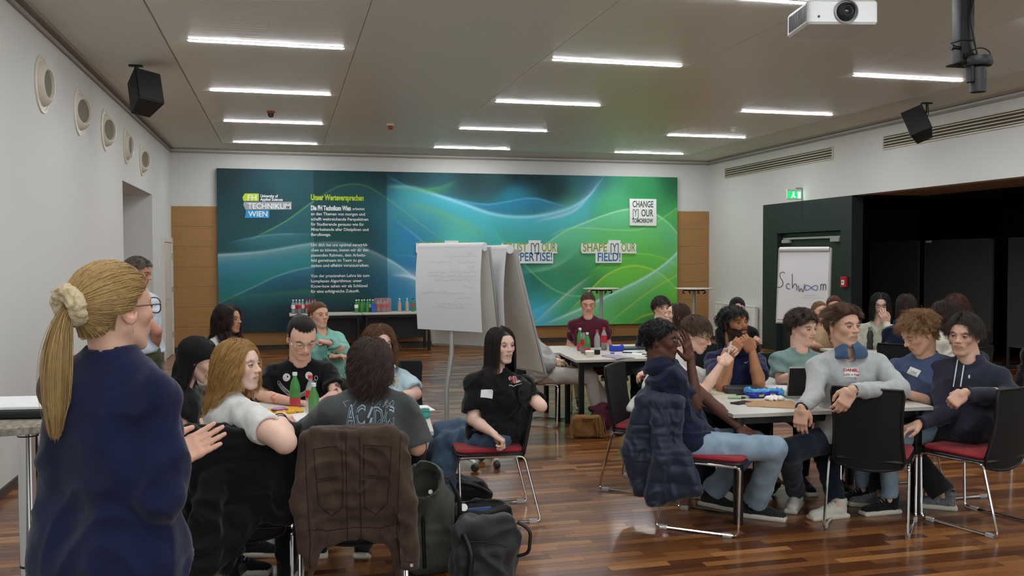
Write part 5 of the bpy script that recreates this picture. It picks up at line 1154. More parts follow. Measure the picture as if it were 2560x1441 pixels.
for x0, x1, z in ((.02, .20, -.66), (.0, .28, -.69)): scribble_rows(t3, T3 @ Matrix.Translation((0, -.047, 0)), [(x0, x1, z)], m_ink, .004)
# ---------------------------------------------------------------- things on the tables
def glass(n, c, a): return mat(n, c, .06, alpha=a, spec=.6)
g_green = glass('bottle_green', '#4f9a50', .72); g_clear = glass('bottle_clear', '#cfd8d8', .35); m_cola = mat('cola', '#1c0806', .15); m_or = mat('orange_soda', '#e08a10', .2); m_lred = mat('label_red', '#c0202a', .5); m_capr = mat('cap_red', '#cc2a2a', .4); m_capw = mat('cap_white', '#e0e4e4', .4); m_lpink = mat('label_pink', '#b8404c', .5); m_lime = mat('lime_soda', '#a8b820', .2)
def bottle(p, label, body, cap, lab=None, fill=None, h=.235, group=None, r=.033, lw=(.36, .62)):
    t = thing('soda_bottle', label, 'bottle', tuple(p), 0, group)
    prof = [(r*.7, 0), (r*.95, .008), (r, .02), (r*.93, h*.18), (r, h*.34), (r*.96, h*.62), (r*.8, h*.72), (r*.42, h*.85), (r*.38, h*.93)]
    put('bottle_body', G().lathe(prof, n=18), body, t)
    if fill: put('drink', G().lathe([(q*.93, z+.001) for q, z in prof if z <= h*fill[1]]+[(r*.5, h*fill[1]+.002)], n=14), fill[0], t)
    put('bottle_cap', G().lathe([(r*.46, h*.92), (r*.46, h), (r*.4, h+.002)], n=14), cap, t)
    if lab: put('bottle_label', G().lathe([(r*1.02, h*lw[0]), (r*1.02, h*lw[1])], n=18, caps=False), lab, t)
    return t
def on(px, py_, z=TZ): return atz(px, py_, z)
bottle(on(738, 1024), 'green water bottle with pink label left of the red-capped bottle', g_green, m_capw, m_lpink, h=.24, lw=(.05, .33), r=.034)
bottle(on(777, 1034), 'clear bottle with red cap and red-yellow label on the left table', g_clear, m_capr, m_lred, h=.24, lw=(.42, .62))
bottle(on(785, 1052), 'green bottle with pale cap nearest the faded band t-shirt', g_green, m_capw, None, h=.225)
bottle(on(985, 990), 'clear bottle half hidden by the long dark hair', g_clear, m_capw, mat('label_pale', '#c9c8b0', .6), h=.22)
t = thing('glass_jar', 'small turquoise glass jar on the left table corner', 'jar', tuple(on(1062, 1046))); m_tq = mat('turquoise_glass', '#4fb5a4', .1, trans=.5, ior=1.2)
put('jar_body', G().lathe([(.022, 0), (.03, .006), (.032, .03), (.026, .04)], n=20), m_tq, t); put('jar_lid', G().lathe([(.030, .04), (.030, .055), (.026, .058)], n=20), m_tq, t)
def paper(px, py_, w_, l_, rz, label, m=None, z=TZ, name='paper_sheet', cat='paper', th=.0015, n=4, bend=.0):
    g = G(); v = []; f = []
    for lay in (0, 1):
        for j in range(n+1):
            for i in range(n+1): u, k = i/n, j/n; v.append(((u-.5)*w_, (k-.5)*l_, lay*th+.0005+bend*(math.sin(u*3.3)+.5*k*k)))
    N = (n+1)**2
    for j in range(n):
        for i in range(n): a = j*(n+1)+i; f += [(a, a+n+1, a+n+2, a+1), (N+a, N+a+1, N+a+n+2, N+a+n+1)]
    ring = list(range(n+1))+[j*(n+1)+n for j in range(1, n+1)]+[n*(n+1)+i for i in range(n-1, -1, -1)]+[j*(n+1) for j in range(n-1, 0, -1)]
    f += [(ring[k], ring[(k+1) % len(ring)], N+ring[(k+1) % len(ring)], N+ring[k]) for k in range(len(ring))]
    return tag(put(name, g.add(v, f), m or m_paper, None, True, loc=tuple(on(px, py_, z)), rz=rz), label, cat)
m_env = mat('kraft_paper', '#b08a62', .8, vary=.06); m_pwh = mat('paper_bright', '#f0f0ee', .7)
paper(745, 1042, .21, .30, .5, 'white written sheet on the left table by the green bottles', m_pwh, bend=.004, th=.002)
paper(722, 1068, .23, .32, -.3, 'kraft envelope on the left table beside the bent elbow', m_env); paper(742, 1080, .22, .30, .9, 'white sheet near the front edge of the left table', m_pwh, z=TZ+.002)
paper(1048, 1022, .16, .22, .1, 'white sheet under the turquoise jar on the left table', m_pwh); paper(862, 905, .21, .30, .1, 'white sheet on the far side behind the tattooed arm', m_pwh, z=.73)
t = thing('snack_bag', 'yellow and purple snack bag on the left table', 'snack bag', tuple(on(705, 1036)), .3); g = G()
v_, f_ = None, None
Fd = Field((-.14, -.1, -.01), (.14, .1, .06), .006); Fd.add(ell((0, 0, .018), (.12, .075, .02)), 0); Fd.add(rbx((0, 0, .012), (.125, .05, .004), None, .003), .01); V, Fq = Fd.mesh(); V = folds(V, Fq, .012, 30)
link('bag_body', mesh('bag', V, Fq, [mat('snack_yellow', '#e0a820', .35)], smooth='all'), t); put('bag_print', G().lathe([(.05, .036), (.045, .041), (.01, .043)], -.02, -.01, 0, 14), mat('snack_purple', '#8a4a9a', .4), t)
tag(put('paper_cup_box', G().rbox(-.04, .04, -.03, .03, 0, .05, .004), m_pwh, None, loc=tuple(on(672, 1058))), 'small white carton beside the beaded wrist', 'box')
# right table
tag(put('hard_case', G().rbox(-.13, .13, -.07, .07, 0, .055, .02), m_dkp, None, loc=tuple(on(1855, 985)), rz=-.25), 'dark grey hard case on the right table near the elbows', 'case')
t = thing('wafer_pack', 'torn blue wafer pack lying on the right table', 'snack', tuple(on(1912, 994)), .05); Fd = Field((-.15, -.08, -.02), (.15, .08, .09), .005); Fd.add(rbx((-.01, 0, .028), (.10, .035, .028), None, .018), 0); Fd.add(ell((.115, 0, .03), (.02, .045, .034)), .02); Fd.add(ell((-.12, .01, .045), (.02, .05, .03)), .02); V, Fq = Fd.mesh(); V = folds(V, Fq, .012, 40)
me = mesh('pack', V, Fq, [mat('wafer_blue', '#2338a8', .25), mat('wafer_light', '#4aa0d8', .25)], smooth='all'); c = V[Fq].mean(1); me.polygons.foreach_set('material_index', ((c[:, 0] > .085) | (c[:, 2] > .045)).astype(np.int32)); link('pack_body', me, t)
put('pack_print', G().rbox(-.07, -.03, -.039, -.035, .012, .026, .002).rbox(.02, .06, -.039, -.035, .012, .028, .002), mat('wafer_yellow', '#d8c040', .5), t)
tag(put('smartphone', G().rbox(-.038, .038, -.075, .075, 0, .009, .01, 4), m_blk, None, loc=tuple(on(1853, 1009)), rz=-1.2), 'black smartphone on the right table corner', 'phone')
t = thing('highlighter', 'green marker pen next to the smartphone', 'pen', tuple(on(1838, 998)), 1.3); MX = Matrix.Translation((0, 0, .009)) @ Matrix.Rotation(math.pi/2, 4, 'X'); put('pen_body', G().lathe([(.008, -.05), (.008, .04)], n=10, M=MX), mat('marker_green', '#8fb890', .4), t); put('pen_cap', G().lathe([(.0085, .04), (.006, .07)], n=10, M=MX), m_blk, t)
paper(1925, 1010, .26, .34, 1.25, 'kraft envelope under the white napkin on the right table', m_env, bend=.004, n=6); paper(1965, 1014, .24, .32, 1.0, 'second kraft sheet near the hanging wrist', m_env, z=TZ+.001, bend=.003)
paper(1793, 982, .21, .30, .9, 'stack of pale paper under the pen holder\'s elbow', mat('paper_yellow', '#d8d2b0', .8), th=.008); paper(1790, 972, .20, .28, .6, 'open white notebook on the right table\'s left side', m_pwh, th=.012); paper(1965, 972, .21, .30, 1.4, 'pile of white sheets left of the laptop', m_pwh, th=.01); paper(1890, 968, .2, .28, 1.2, 'white sheet behind the wafer pack', m_pwh)
tag(put('napkin', (lambda r: (G().add(*(lambda a: (a[0].tolist(), a[1].tolist()))(r))))((lambda: (lambda F_: (F_.add(ell((0, 0, .014), (.07, .05, .018)), 0), (lambda m_: (folds(m_[0], m_[1], .014, 30), m_[1]))(F_.mesh()))[1])(Field((-.09, -.07, -.01), (.09, .07, .05), .006)))()), m_pwh, None, loc=tuple(on(1938, 1002)), rz=0), 'crumpled white napkin beside the wafer pack', 'napkin')
lp = on(2010, 990); t = thing('open_laptop', 'open laptop with black screen behind the grey sleeve', 'laptop', tuple(lp), -.25)
put('keyboard_base', G().rbox(-.155, .155, -.11, .11, 0, .014, .012), m_grey, t); Ml = Matrix.Translation((0, .11, .012)) @ Matrix.Rotation(math.radians(-14), 4, 'X')
Ml = Matrix.Translation((0, -.10, .012)) @ Matrix.Rotation(math.radians(14), 4, 'X'); put('screen_lid', G().rbox(-.155, .155, -.005, .005, 0, .215, .004, 2, Ml), m_grey, t); put('screen', G().rbox(-.148, .148, -.0075, -.005, .006, .208, .002, 2, Ml), m_blk, t)
bottle(on(2003, 950), 'cola bottle with red cap behind the laptop', g_clear, m_capr, m_lred, (m_cola, .62), h=.225, lw=(.30, .58))
# middle table
bottle(on(1450, 878), 'green bottle farthest left on the middle table', g_green, m_capw, m_lpink, h=.24, lw=(.08, .35)); bottle(on(1459, 884), 'dark cola bottle among the green ones on the middle table', g_clear, m_blk, m_lred, (m_cola, .8), h=.235); bottle(on(1468, 888), 'green bottle with pink label in the middle table cluster', g_green, m_capw, m_lpink, h=.225, lw=(.08, .35))
bottle(on(1493, 880), 'empty clear bottle with red cap on the middle table', g_clear, m_capr, None, h=.225); bottle(on(1510, 876), 'clear bottle with red label and cola rest on the middle table', g_clear, m_capr, m_lred, (m_cola, .28), h=.24, lw=(.34, .66))
t = thing('plastic_tub', 'white and yellow plastic tub on the middle table', 'tub', tuple(on(1474, 893))); put('tub_body', G().lathe([(.035, 0), (.042, .05)], n=20), mat('tub_cream', '#d8d4b8', .5), t); put('tub_lid', G().lathe([(.045, .05), (.045, .06), (.04, .062)], n=20), m_pwh, t)
tag(put('table_clock', G().rbox(-.028, .028, -.02, .02, 0, .05, .012), m_blk, None, loc=tuple(on(1493, 887))), 'small round black gadget beside the plastic tub', 'gadget')
t = thing('pencil_case', 'bright blue pencil case on the middle table', 'pencil case', tuple(on(1541, 879))); Fd = Field((-.1, -.05, -.01), (.1, .05, .09), .006); Fd.add(rbx((0, 0, .03), (.075, .03, .03), None, .014), 0); Fd.add(ell((-.06, 0, .062), (.015, .03, .012)), .012); Fd.add(ell((.06, 0, .062), (.015, .03, .012)), .012); V, Fq = Fd.mesh(); link('case_body', mesh('case', V, Fq, mat('case_blue', '#2640b0', .45), smooth='all'), t); put('case_zip', G().tube([(-.07, -.0, .066), (0, 0, .058), (.07, 0, .066)], .004, 6), m_pwh, t)
paper(1545, 894, .2, .3, .2, 'colourful magazine near the front edge of the middle table', mat('magazine', '#b0a0b8', .3, vary=.6, scale=12), th=.006, bend=.004); paper(1610, 886, .21, .3, .4, 'white sheet on the middle table\'s right side', m_pwh); paper(1580, 880, .18, .26, -.2, 'pale blue sheet by the pencil case', mat('paper_blue', '#c4d8dc', .7))
tag(put('closed_laptop', G().rbox(-.16, .16, -.11, .11, 0, .02, .01), m_dkp, None, loc=tuple(on(1582, 873)), rz=-.1), 'closed dark laptop behind the blue pencil case', 'laptop'); tag(put('marker_pen', G().lathe([(.007, -.06), (.007, .06)], n=10, M=MX), mat('marker_dgreen', '#2a5a48', .4), None, loc=tuple(on(1620, 888)), rz=1.3), 'dark green marker on the white sheet', 'pen'); tag(put('marker_pen', G().lathe([(.006, -.05), (.006, .05)], n=10, M=MX), m_blk, None, loc=tuple(on(1568, 884)), rz=1.0), 'black pen right of the pencil case', 'pen')
tag(put('blue_tape', G().rbox(-.02, .02, -.01, .01, 0, .012, .003), mat('case_blue', '#2640b0', .45), None, loc=tuple(on(1531, 885))), 'small blue eraser in front of the pencil case', 'eraser')
# back right table
bottle(on(2150, 868, TZ), 'lime-green soda bottle behind the grey sweater\'s cheek', g_green, m_capw, m_lpink, (m_lime, .5), h=.24, lw=(.08, .3)); bottle(on(2193, 868, TZ), 'clear water bottle with pale label on the back right table', g_clear, m_capw, mat('label_lilac', '#b0a0b8', .6), h=.23)
t = thing('steel_flask', 'dark grey drinking flask with steel cap on the back right table', 'flask', tuple(on(2175, 874, TZ))); put('flask_body', G().lathe([(.030, 0), (.034, .01), (.034, .15), (.02, .2)], n=20), m_dkp, t); put('flask_cap', G().lathe([(.021, .2), (.021, .235), (.016, .24)], n=16), m_steel, t)
t = thing('teal_basket', 'teal slatted basket on the back right table', 'basket', tuple(on(2207, 872, TZ))); m_teal = mat('basket_teal', '#2a7088', .5); put('basket_rim', G().tube([(.1*math.cos(a), .07*math.sin(a), .06) for a in np.linspace(0, 6.2832, 24, endpoint=False)], .007, 6, closed=True), m_teal, t)
for k in range(20): a = k*math.pi/10; put('slat', G().tube([(.095*math.cos(a), .066*math.sin(a), .0), (.1*math.cos(a), .07*math.sin(a), .058)], .004, 5), m_blk, t)
tag(put('tissue_heap', G().lathe([(.05, 0), (.06, .03), (.04, .06), (.01, .07)], n=16), m_pwh, None, loc=tuple(on(2212, 868, TZ)+np.array([0, 0, .06]))), 'white tissue heap in the teal basket', 'tissue')
# drinks on the back tables
bz = .70; by = 16.75
NTH = ['leftmost', 'second from left', 'third from left', 'fourth from left', 'fifth from left', 'sixth from left', 'rightmost']
def bx_(px): return aty(px, 780, by)[0]
for i, px in enumerate((733, 741, 749, 757)): bottle((bx_(px), by+(i % 2)*.08, bz), 'pale-capped cola bottle at the left of the drinks table, %s' % NTH[i], g_clear, m_capw, m_lred if i in (1, 2) else m_pwh, (m_cola, .5), h=.25, group='pale-capped cola bottles at the left of the drinks table', r=.036)
for i, px in enumerate((767, 774, 781, 788)): bottle((bx_(px), by+(i % 2)*.08, bz), 'red-capped cola bottle behind the laughing head, %s' % NTH[i], g_clear, m_capr, m_lred, (m_cola, .75), h=.25, group='red-capped cola bottles on the drinks table', r=.034)
for i, px in enumerate((891, 898, 905, 912, 919, 926, 932)): bottle((bx_(px), by+(i % 2)*.08, bz), 'green mineral water bottle on the drinks table, %s' % NTH[i], g_green, m_capw, m_pwh if i in (0, 5) else None, h=.235, group='green bottles in a row on the drinks table', r=.034)
tag(put('blue_carton', G().rbox(-.04, .04, -.03, .03, 0, .17, .006), mat('carton_blue', '#2a58b8', .5), None, loc=(bx_(933), by-.07, bz)), 'blue carton beside the green bottle pack', 'carton')
for i, px in enumerate((945, 953, 961, 969)): bottle((bx_(px), by+(i % 2)*.08, bz), 'cola bottle in the red-wrapped pack, %s' % NTH[i], g_clear, m_capr, m_lred, (m_cola, .4), h=.24, group='cola bottles in the red-wrapped pack', r=.036)
tag(put('shrink_wrap', G().rbox(-.16, .16, -.06, .12, 0, .26, .04), mat('pack_film', '#d8a0a0', .15, alpha=.3), None, loc=(bx_(957), by, bz)), 'pinkish clear film round the cola pack', 'wrap')
for px, wd in ((999, 'left'), (1018, 'right')): bottle((bx_(px), by, bz), 'orange soda bottle on the drinks table, %s of the pair' % wd, g_clear, m_capw, None, (m_or, .62), h=.25, group='orange soda bottles on the drinks table')
bottle((bx_(1033), by, bz), 'green and red bottle by the flip chart on the drinks table', g_green, m_blk, m_lpink, h=.245); bottle((bx_(1046), by, bz), 'dark cola bottle beside the flip chart on the drinks table', g_clear, m_capr, m_lred, (m_cola, .75), h=.25)
# ---------------------------------------------------------------- bags and coats
def blob(name, label, cat, loc, rz, m, build, lo, hi, h=.008, fold=.012, fs=9., parts=None, matfn=None):
    t = thing(name, label, cat, loc, rz); Fd = Field(lo, hi, h); build(Fd); V, Fq = Fd.mesh(); V = folds(V, Fq, fold, fs, (1, 1, 1), loc[0]*3)
    ms = m if isinstance(m, list) else [m]; me = mesh('body', V, Fq, ms, smooth='all')
    if matfn is not None: me.polygons.foreach_set('material_index', matfn(V[Fq].mean(1)).astype(np.int32))
    link('main_body', me, t); return t
m_kh = cloth('khaki_nylon', '#4c5048', rough=.6, vary=.1); m_bb = cloth('black_nylon', '#17181a', rough=.55); m_gb = cloth('grey_nylon', '#2e3032', rough=.55)
def fl(px, py_): p = atz(px, py_, 0.); return (p[0], p[1], 0.)
def kb(F_):
    F_.add(rbx((0, 0, .22), (.13, .10, .22), None, .06), 0); F_.add(cap((-.02, -.03, .40), (-.05, -.12, .52), .115, .105), .05); F_.cut(cap((-.055, -.10, .50), (-.085, -.26, .60), .085, .10), .006)
p = fl(1072, 1425); t = blob('rolltop_backpack', 'khaki roll-top backpack with gaping top, right of the brown jacket', 'backpack', p, .1, m_kh, kb, (-.2, -.3, -.01), (.2, .16, .68), .008)
put('buckle', G().rbox(.03, .08, -.155, -.14, .50, .54, .004), m_blk, t); put('strap', G().tube(fillet([(.09, -.08, .52), (.15, -.10, .40), (.14, -.10, .1)], .05), .012), m_blk, t); put('strap', G().tube([(-.06, -.115, .38), (-.05, -.11, .05)], .010), m_blk, t); put('phone_light', G().lathe([(.012, 0), (.012, .004)], 0, 0, 0, 12, Matrix.Translation((-.03, -.16, .47)) @ Matrix.Rotation(math.pi/2, 4, 'X')), m_pwh, t)
def bk1(F_):
    F_.add(rbx((0, 0, .17), (.17, .11, .17), frame_z((.15, 0, 1), (0, 1, 0)), .07), 0); F_.add(cap((-.12, -.06, .28), (.10, -.04, .34), .05), .05); F_.add(rbx((-.02, -.11, .12), (.12, .035, .10), None, .03), .03)
p = fl(1212, 1460); t = blob('grey_backpack', 'dark grey backpack slumped nearest the camera by the front table', 'backpack', p, -.25, m_gb, bk1, (-.26, -.2, -.01), (.27, .18, .45), .008, .022, 8)
put('strap', G().tube(fillet([(-.1, -.13, .30), (-.06, -.17, .22), (-.08, -.16, .04)], .05), .016), m_blk, t); put('handle_loop', G().tube(fillet([(.17, -.05, .34), (.24, -.06, .30), (.23, -.06, .18), (.17, -.05, .16)], .04), .009), m_blk, t); put('zip', G().tube([(-.12, -.135, .26), (0, -.155, .27), (.12, -.14, .24)], .005), m_blkm, t)
def bk2(F_):
    F_.add(ell((0, 0, .14), (.22, .14, .14)), 0); F_.add(cap((-.15, -.05, .24), (.16, -.02, .22), .055), .05); F_.cut(ell((.03, -.06, .27), (.13, .06, .035)), .01)
p = fl(1190, 1372); t = blob('open_black_bag', 'open black backpack with a blue edge, between the two other bags', 'backpack', p, .1, m_bb, bk2, (-.28, -.22, -.01), (.28, .2, .34), .009, .022, 10); put('blue_folder', G().rbox(-.12, .07, -.075, -.065, .20, .26, .003), mat('folder_blue', '#3a5a8a', .5), t); put('badge', G().lathe([(.022, 0), (.022, .003)], 0, 0, 0, 16, Matrix.Translation((-.1, -.09, .275)) @ Matrix.Rotation(math.pi/3, 4, 'X')), m_pwh, t)
def bk3(F_): F_.add(cap((-.16, 0, .11), (.12, 0, .09), .12, .09), 0); F_.add(cap((-.12, -.02, .20), (.18, -.03, .06), .05, .035), .04)
p = fl(1150, 1262); t = blob('black_backpack', 'black backpack lying under the chair with the jeans', 'backpack', p, .0, m_bb, bk3, (-.32, -.16, -.01), (.26, .16, .3), .009, .022, 10); put('strap', G().tube(fillet([(-.1, -.1, .2), (.08, -.12, .16), (.2, -.08, .08)], .06), .014), m_blk, t)
m_tan = cloth('tan_suede', '#8a6238', rough=.85); m_bg = cloth('burgundy_leather', '#4a1428', rough=.5)
def hb(F_): F_.add(rbx((0, 0, .105), (.135, .05, .105), None, .03), 0)
p = fl(1466, 1094); t = blob('fringed_handbag', 'tan suede handbag with fringes beside the white jeans', 'handbag', p, -.1, m_tan, hb, (-.17, -.08, -.01), (.17, .08, .24), .008, .012, 9); put('bag_plate', G().rbox(-.05, .05, -.062, -.05, .16, .19, .004), mat('tan_dark', '#5a3a20', .6), t)
g1 = G()
for k in range(22):
    x = (-.15-.012*random.random() if k < 8 else .06+.10*random.random()); y_ = -.062-.01*random.random(); z0 = .20-.05*random.random(); g1.tube([(x, y_, z0), (x+(-.02 if k < 8 else .015), y_-.01, .1), (x+(-.02 if k < 8 else .05)*random.random(), y_-.015, .012)], .005, 5)
o = put('fringe', g1, m_tan, t); o['kind'] = 'stuff'
def bb(F_): F_.add(cap((0, 0, .10), (.02, 0, .22), .12, .06), 0); F_.add(cap((-.09, 0, .22), (.10, 0, .24), .03), .04)
p = fl(1500, 1078); t = blob('burgundy_tote', 'burgundy leather tote slumped behind the fringed handbag', 'handbag', p, 0, m_bg, bb, (-.16, -.14, -.02), (.18, .14, .32), .008, .016, 9); put('tote_handle', G().tube(fillet([(.05, -.05, .26), (.16, -.08, .22), (.15, -.08, .05)], .05), .008), m_blk, t)
def ub(F_): F_.add(cap((-.1, 0, .09), (.12, 0, .09), .10, .09), 0)
p = fl(1925, 1262); t = blob('brown_bag', 'brown bag on the floor under the right table', 'bag', (p[0], p[1]+.25, 0), 0, cloth('brown_canvas', '#3a2820'), ub, (-.24, -.14, -.02), (.26, .14, .24), .009, .018, 9); put('strap', G().tube(fillet([(.08, -.09, .14), (.2, -.13, .1), (.24, -.1, .02)], .05), .012), m_tan, t)
def eb(F_): F_.add(cap((0, 0, .12), (0, .0, .34), .15, .12), 0); F_.add(ell((0, 0, .36), (.13, .1, .1)), .04)
ce = CH['edge'].location; t = blob('black_jacket_heap', 'black coat heaped on the chair at the right picture edge', 'coat', (ce[0], ce[1], .485), 0, cloth('black_coat', '#0c0c0e'), eb, (-.2, -.2, -.05), (.2, .2, .5), .009, .025, 9)
# coats on chair backs (built in the chair's own frame)
def on_chair(k): c_ = CH[k]; return tuple(c_.location), c_.rotation_euler.z
def coat(F_, w_, low, th=.03, top=.925):
    n = 8
    for i in range(n):
        z0 = low+(top-low)*i/n; z1 = low+(top-low)*(i+1)/n; y0 = back_pts(max(z0, .42))-.035; fl_ = 1+.10*(1-i/n)
        for s in (-1, 1): F_.add(cap((s*w_*.45*fl_, y0-.01, z0), (s*w_*.45*fl_, back_pts(max(z1, .42))-.04, z1), th+.006), .05)
        F_.add(rbx((0, y0-.012, (z0+z1)/2), (w_*.5, th*.8, (z1-z0)/2+.012), None, .02), .03)
    F_.add(rbx((0, back_pts(.9)+.03, top-.05), (w_*.5, .055, .065), None, .04), .03)
def brown(F_):
    coat(F_, .37, .40, .020); F_.cut(ell((0, -.28, .33), (.11, .2, .09)), .02)
    F_.add(cap((-.20, -.30, .90), (-.232, -.33, .60), .044, .042), .02); F_.add(cap((-.232, -.33, .60), (-.205, -.30, .36), .042, .034), .02); F_.add(cap((.20, -.30, .88), (.235, -.33, .60), .044, .044), .02); F_.add(cap((.235, -.33, .60), (.255, -.33, .30), .044, .040, True), .02)
    F_.add(cap((-.17, -.27, .45), (-.20, -.27, .24), .035, .014), .03); F_.add(cap((.17, -.27, .45), (.21, -.27, .22), .035, .014), .03)
l_, r_ = on_chair('band'); m_br = cloth('brown_corduroy', '#4b3b31', rough=.85, vary=.35, scale=14); t = blob('brown_jacket', 'brown worker jacket draped over a chair back in the left foreground', 'jacket', l_, r_, m_br, brown, (-.42, -.52, .15), (.42, .0, 1.02), .0075, .013, 10)
m_seam = mat('seam_brown', '#2a1d15', .9); bvh = BVHTree.FromPolygons([tuple(v.co) for v in t.children[0].data.vertices], [tuple(p_.vertices) for p_ in t.children[0].data.polygons])
def seam(t, bvh, pts, m, r=.0022, name='seam', side=-1):
    out = []; P_ = [Vector((x, side*1.0, z)) for x, z in pts]; q = []
    for a, b in zip(P_[:-1], P_[1:]):
        n = max(2, int((b-a).length/.02)); q += [a.lerp(b, i/n) for i in range(n)]
    q.append(P_[-1])
    for s in q:
        h_ = bvh.ray_cast(s, Vector((0, -side*1.0, 0)))
        if h_[0] is not None: out.append(h_[0]+Vector((0, side*.001, 0)))
    if len(out) > 2: put(name, G().tube(out, r, 5), m, t)
for pts in ([(-.03, .9), (-.03, .42)], [(.03, .9), (.03, .42)], [(-.21, .90), (-.19, .45), (-.2, .3)], [(.21, .90), (.19, .45), (.21, .28)], [(-.17, .86), (-.05, .87), (-.045, .73), (-.16, .72), (-.17, .86)], [(.17, .86), (.05, .87), (.045, .73), (.16, .72), (.17, .86)], [(-.16, .71), (-.045, .72), (-.05, .58), (-.10, .54), (-.15, .60), (-.16, .71)], [(.16, .71), (.045, .72), (.05, .58), (.10, .54), (.15, .60), (.16, .71)], [(-.2, .50), (-.12, .47), (0, .48), (.12, .47), (.2, .50)], [(.22, .34), (.30, .34)]): seam(t, bvh, pts, m_seam)
put('cuff_button', G().lathe([(.008, 0), (.008, .003)], 0, 0, 0, 10, Matrix.Translation((.255, -.374, .325)) @ Matrix.Rotation(math.pi/2, 4, 'X')), m_steel, t)
def blackj(F_):
    coat(F_, .45, .50, .026); F_.add(cap((-.25, -.30, .86), (-.31, -.36, .45), .075, .085), .05); F_.add(cap((-.31, -.36, .45), (-.30, -.33, .14), .085, .10), .05); F_.add(cap((-.10, -.34, .7), (-.14, -.40, .36), .05, .075), .05); F_.add(cap((.0, -.30, .50), (-.06, -.33, .34), .08, .06), .06); F_.add(cap((.25, -.28, .90), (.27, -.31, .60), .05, .045), .04)
l_, r_ = on_chair('blond'); t = blob('black_jacket', 'black jacket hanging over the chair behind the blonde person', 'jacket', l_, r_, cloth('black_jacket_cloth', '#0f0f10', vary=.2), blackj, (-.50, -.58, .02), (.42, .02, 1.0), .0085, .026, 8)
v_, f_ = text_mesh('NOT GREEDY', size=.035); g = G()
for q in range(1):
    pass
def arc_text(body, c, r, a0, a1, size, m, t, bvh):
    n = len(body)
    for i, ch in enumerate(body):
        if ch == ' ': continue
        a = a0+(a1-a0)*i/(n-1); v, f = text_mesh(ch, size=size, bold=.001, res=1); cx = sum(p_[0] for p_ in v)/len(v); out = []
        for x, z, _ in v: X_, Z_ = (x-cx), z; ca_, sa = math.cos(a-math.pi/2), math.sin(a-math.pi/2); px_ = c[0]+r*math.cos(a)+X_*ca_-Z_*sa; pz_ = c[1]+r*math.sin(a)+X_*sa+Z_*ca_; h_ = bvh.ray_cast(Vector((px_, -1.2, pz_)), Vector((0, 1, 0))); out.append((h_[0] if h_[0] is not None else Vector((px_, -.3, pz_)))+Vector((0, -.003, 0)))
        link('lettering', mesh('l', out, f, m, fix=False), t)
bvh = BVHTree.FromPolygons([tuple(v.co) for v in t.children[0].data.vertices], [tuple(p_.vertices) for p_ in t.children[0].data.polygons])
arc_text('EEDS NOT GR', (-.27, .80), .055, 2.6, -1.2, .028, m_pwh, t, bvh)
def puffer(F_):
    coat(F_, .46, .27, .034, .915); F_.add(rbx((.25, -.27, .61), (.045, .14, .25), frame_z((0, .1, 1), (0, 1, 0)), .04), .05); F_.add(rbx((.25, -.20, .34), (.05, .17, .16), frame_z((0, -.35, 1), (0, 1, 0)), .045), .06); F_.add(cap((.29, -.26, .80), (.31, -.24, .46), .055, .06), .02); F_.add(cap((.31, -.24, .46), (.30, -.30, .20), .06, .05), .02); F_.add(cap((.26, -.36, .80), (.26, -.44, .48), .065, .07), .04); F_.add(cap((.26, -.44, .48), (.25, -.40, .24), .07, .055), .04); F_.add(cap((-.22, -.33, .86), (-.25, -.46, .50), .07, .07), .05); F_.add(cap((-.25, -.46, .50), (-.22, -.50, .26), .07, .05), .04)
l_, r_ = on_chair('raised'); t = thing('puffer_coat', 'navy quilted puffer coat over the chair back', 'coat', l_, r_); Fd = Field((-.42, -.66, .05), (.42, .10, 1.06), .0075); puffer(Fd); V, Fq = Fd.mesh(); N = vnormals(V, Fq)
zz = V[:, 2]+.10*np.abs(V[:, 0])+.02*np.sin(V[:, 0]*9); per = np.where((V[:, 2] < .62) & (V[:, 2] > .44), .040, .115); V = V+N*((np.abs(np.sin(zz/per*math.pi))**.45-.8)*np.where(per < .05, .005, .011))[:, None]; V = folds(V, Fq, .010, 14)
link('main_body', mesh('b', V, Fq, mat('puffer_navy', '#15233a', .55, sheen=.2, vary=.15, scale=8, bump=.2), smooth='all'), t)
for z in (.30, .42, .55): put('snap_button', G().lathe([(.007, 0), (.007, .003)], 0, 0, 0, 10, Matrix.Translation((.25, -.30, z)) @ Matrix.Rotation(math.pi/2, 4, 'X')), m_steel, t)
# ---------------------------------------------------------------- the people
def py(d, z): return 644.4+(CAMH-z)*FPX/d
def A_(e, w, t, pose='relax', palm=(0, -1, 0), **k): return dict(e=e, w=w if len(w) > 2 else (*w, 0), t=t, pose=pose, palm=palm, **k)
c_navy = cloth('navy_knit', '#151b3a'); c_black = cloth('black_cotton', '#0e0e10'); c_white = cloth('white_cotton', '#d9d9d6'); c_char = cloth('washed_black', '#4e5152', vary=.25, scale=9)
c_dkjean = cloth('dark_denim', '#1a2433', vary=.2); c_jean = cloth('blue_denim', '#475e75', vary=.3, scale=10); c_ljean = cloth('light_denim', '#8ba2b3', vary=.25, scale=9); c_blk2 = cloth('black_trousers', '#101114')
c_teal = cloth('teal_knit', '#7fb8ac'); c_lblue = cloth('pale_blue_shirt', '#b3cbd6'); c_burg = cloth('burgundy_cotton', '#4a1526'); c_navy2 = cloth('navy_polo_cotton', '#141b33'); c_navy3 = cloth('navy_polo_bright', '#1d2648')
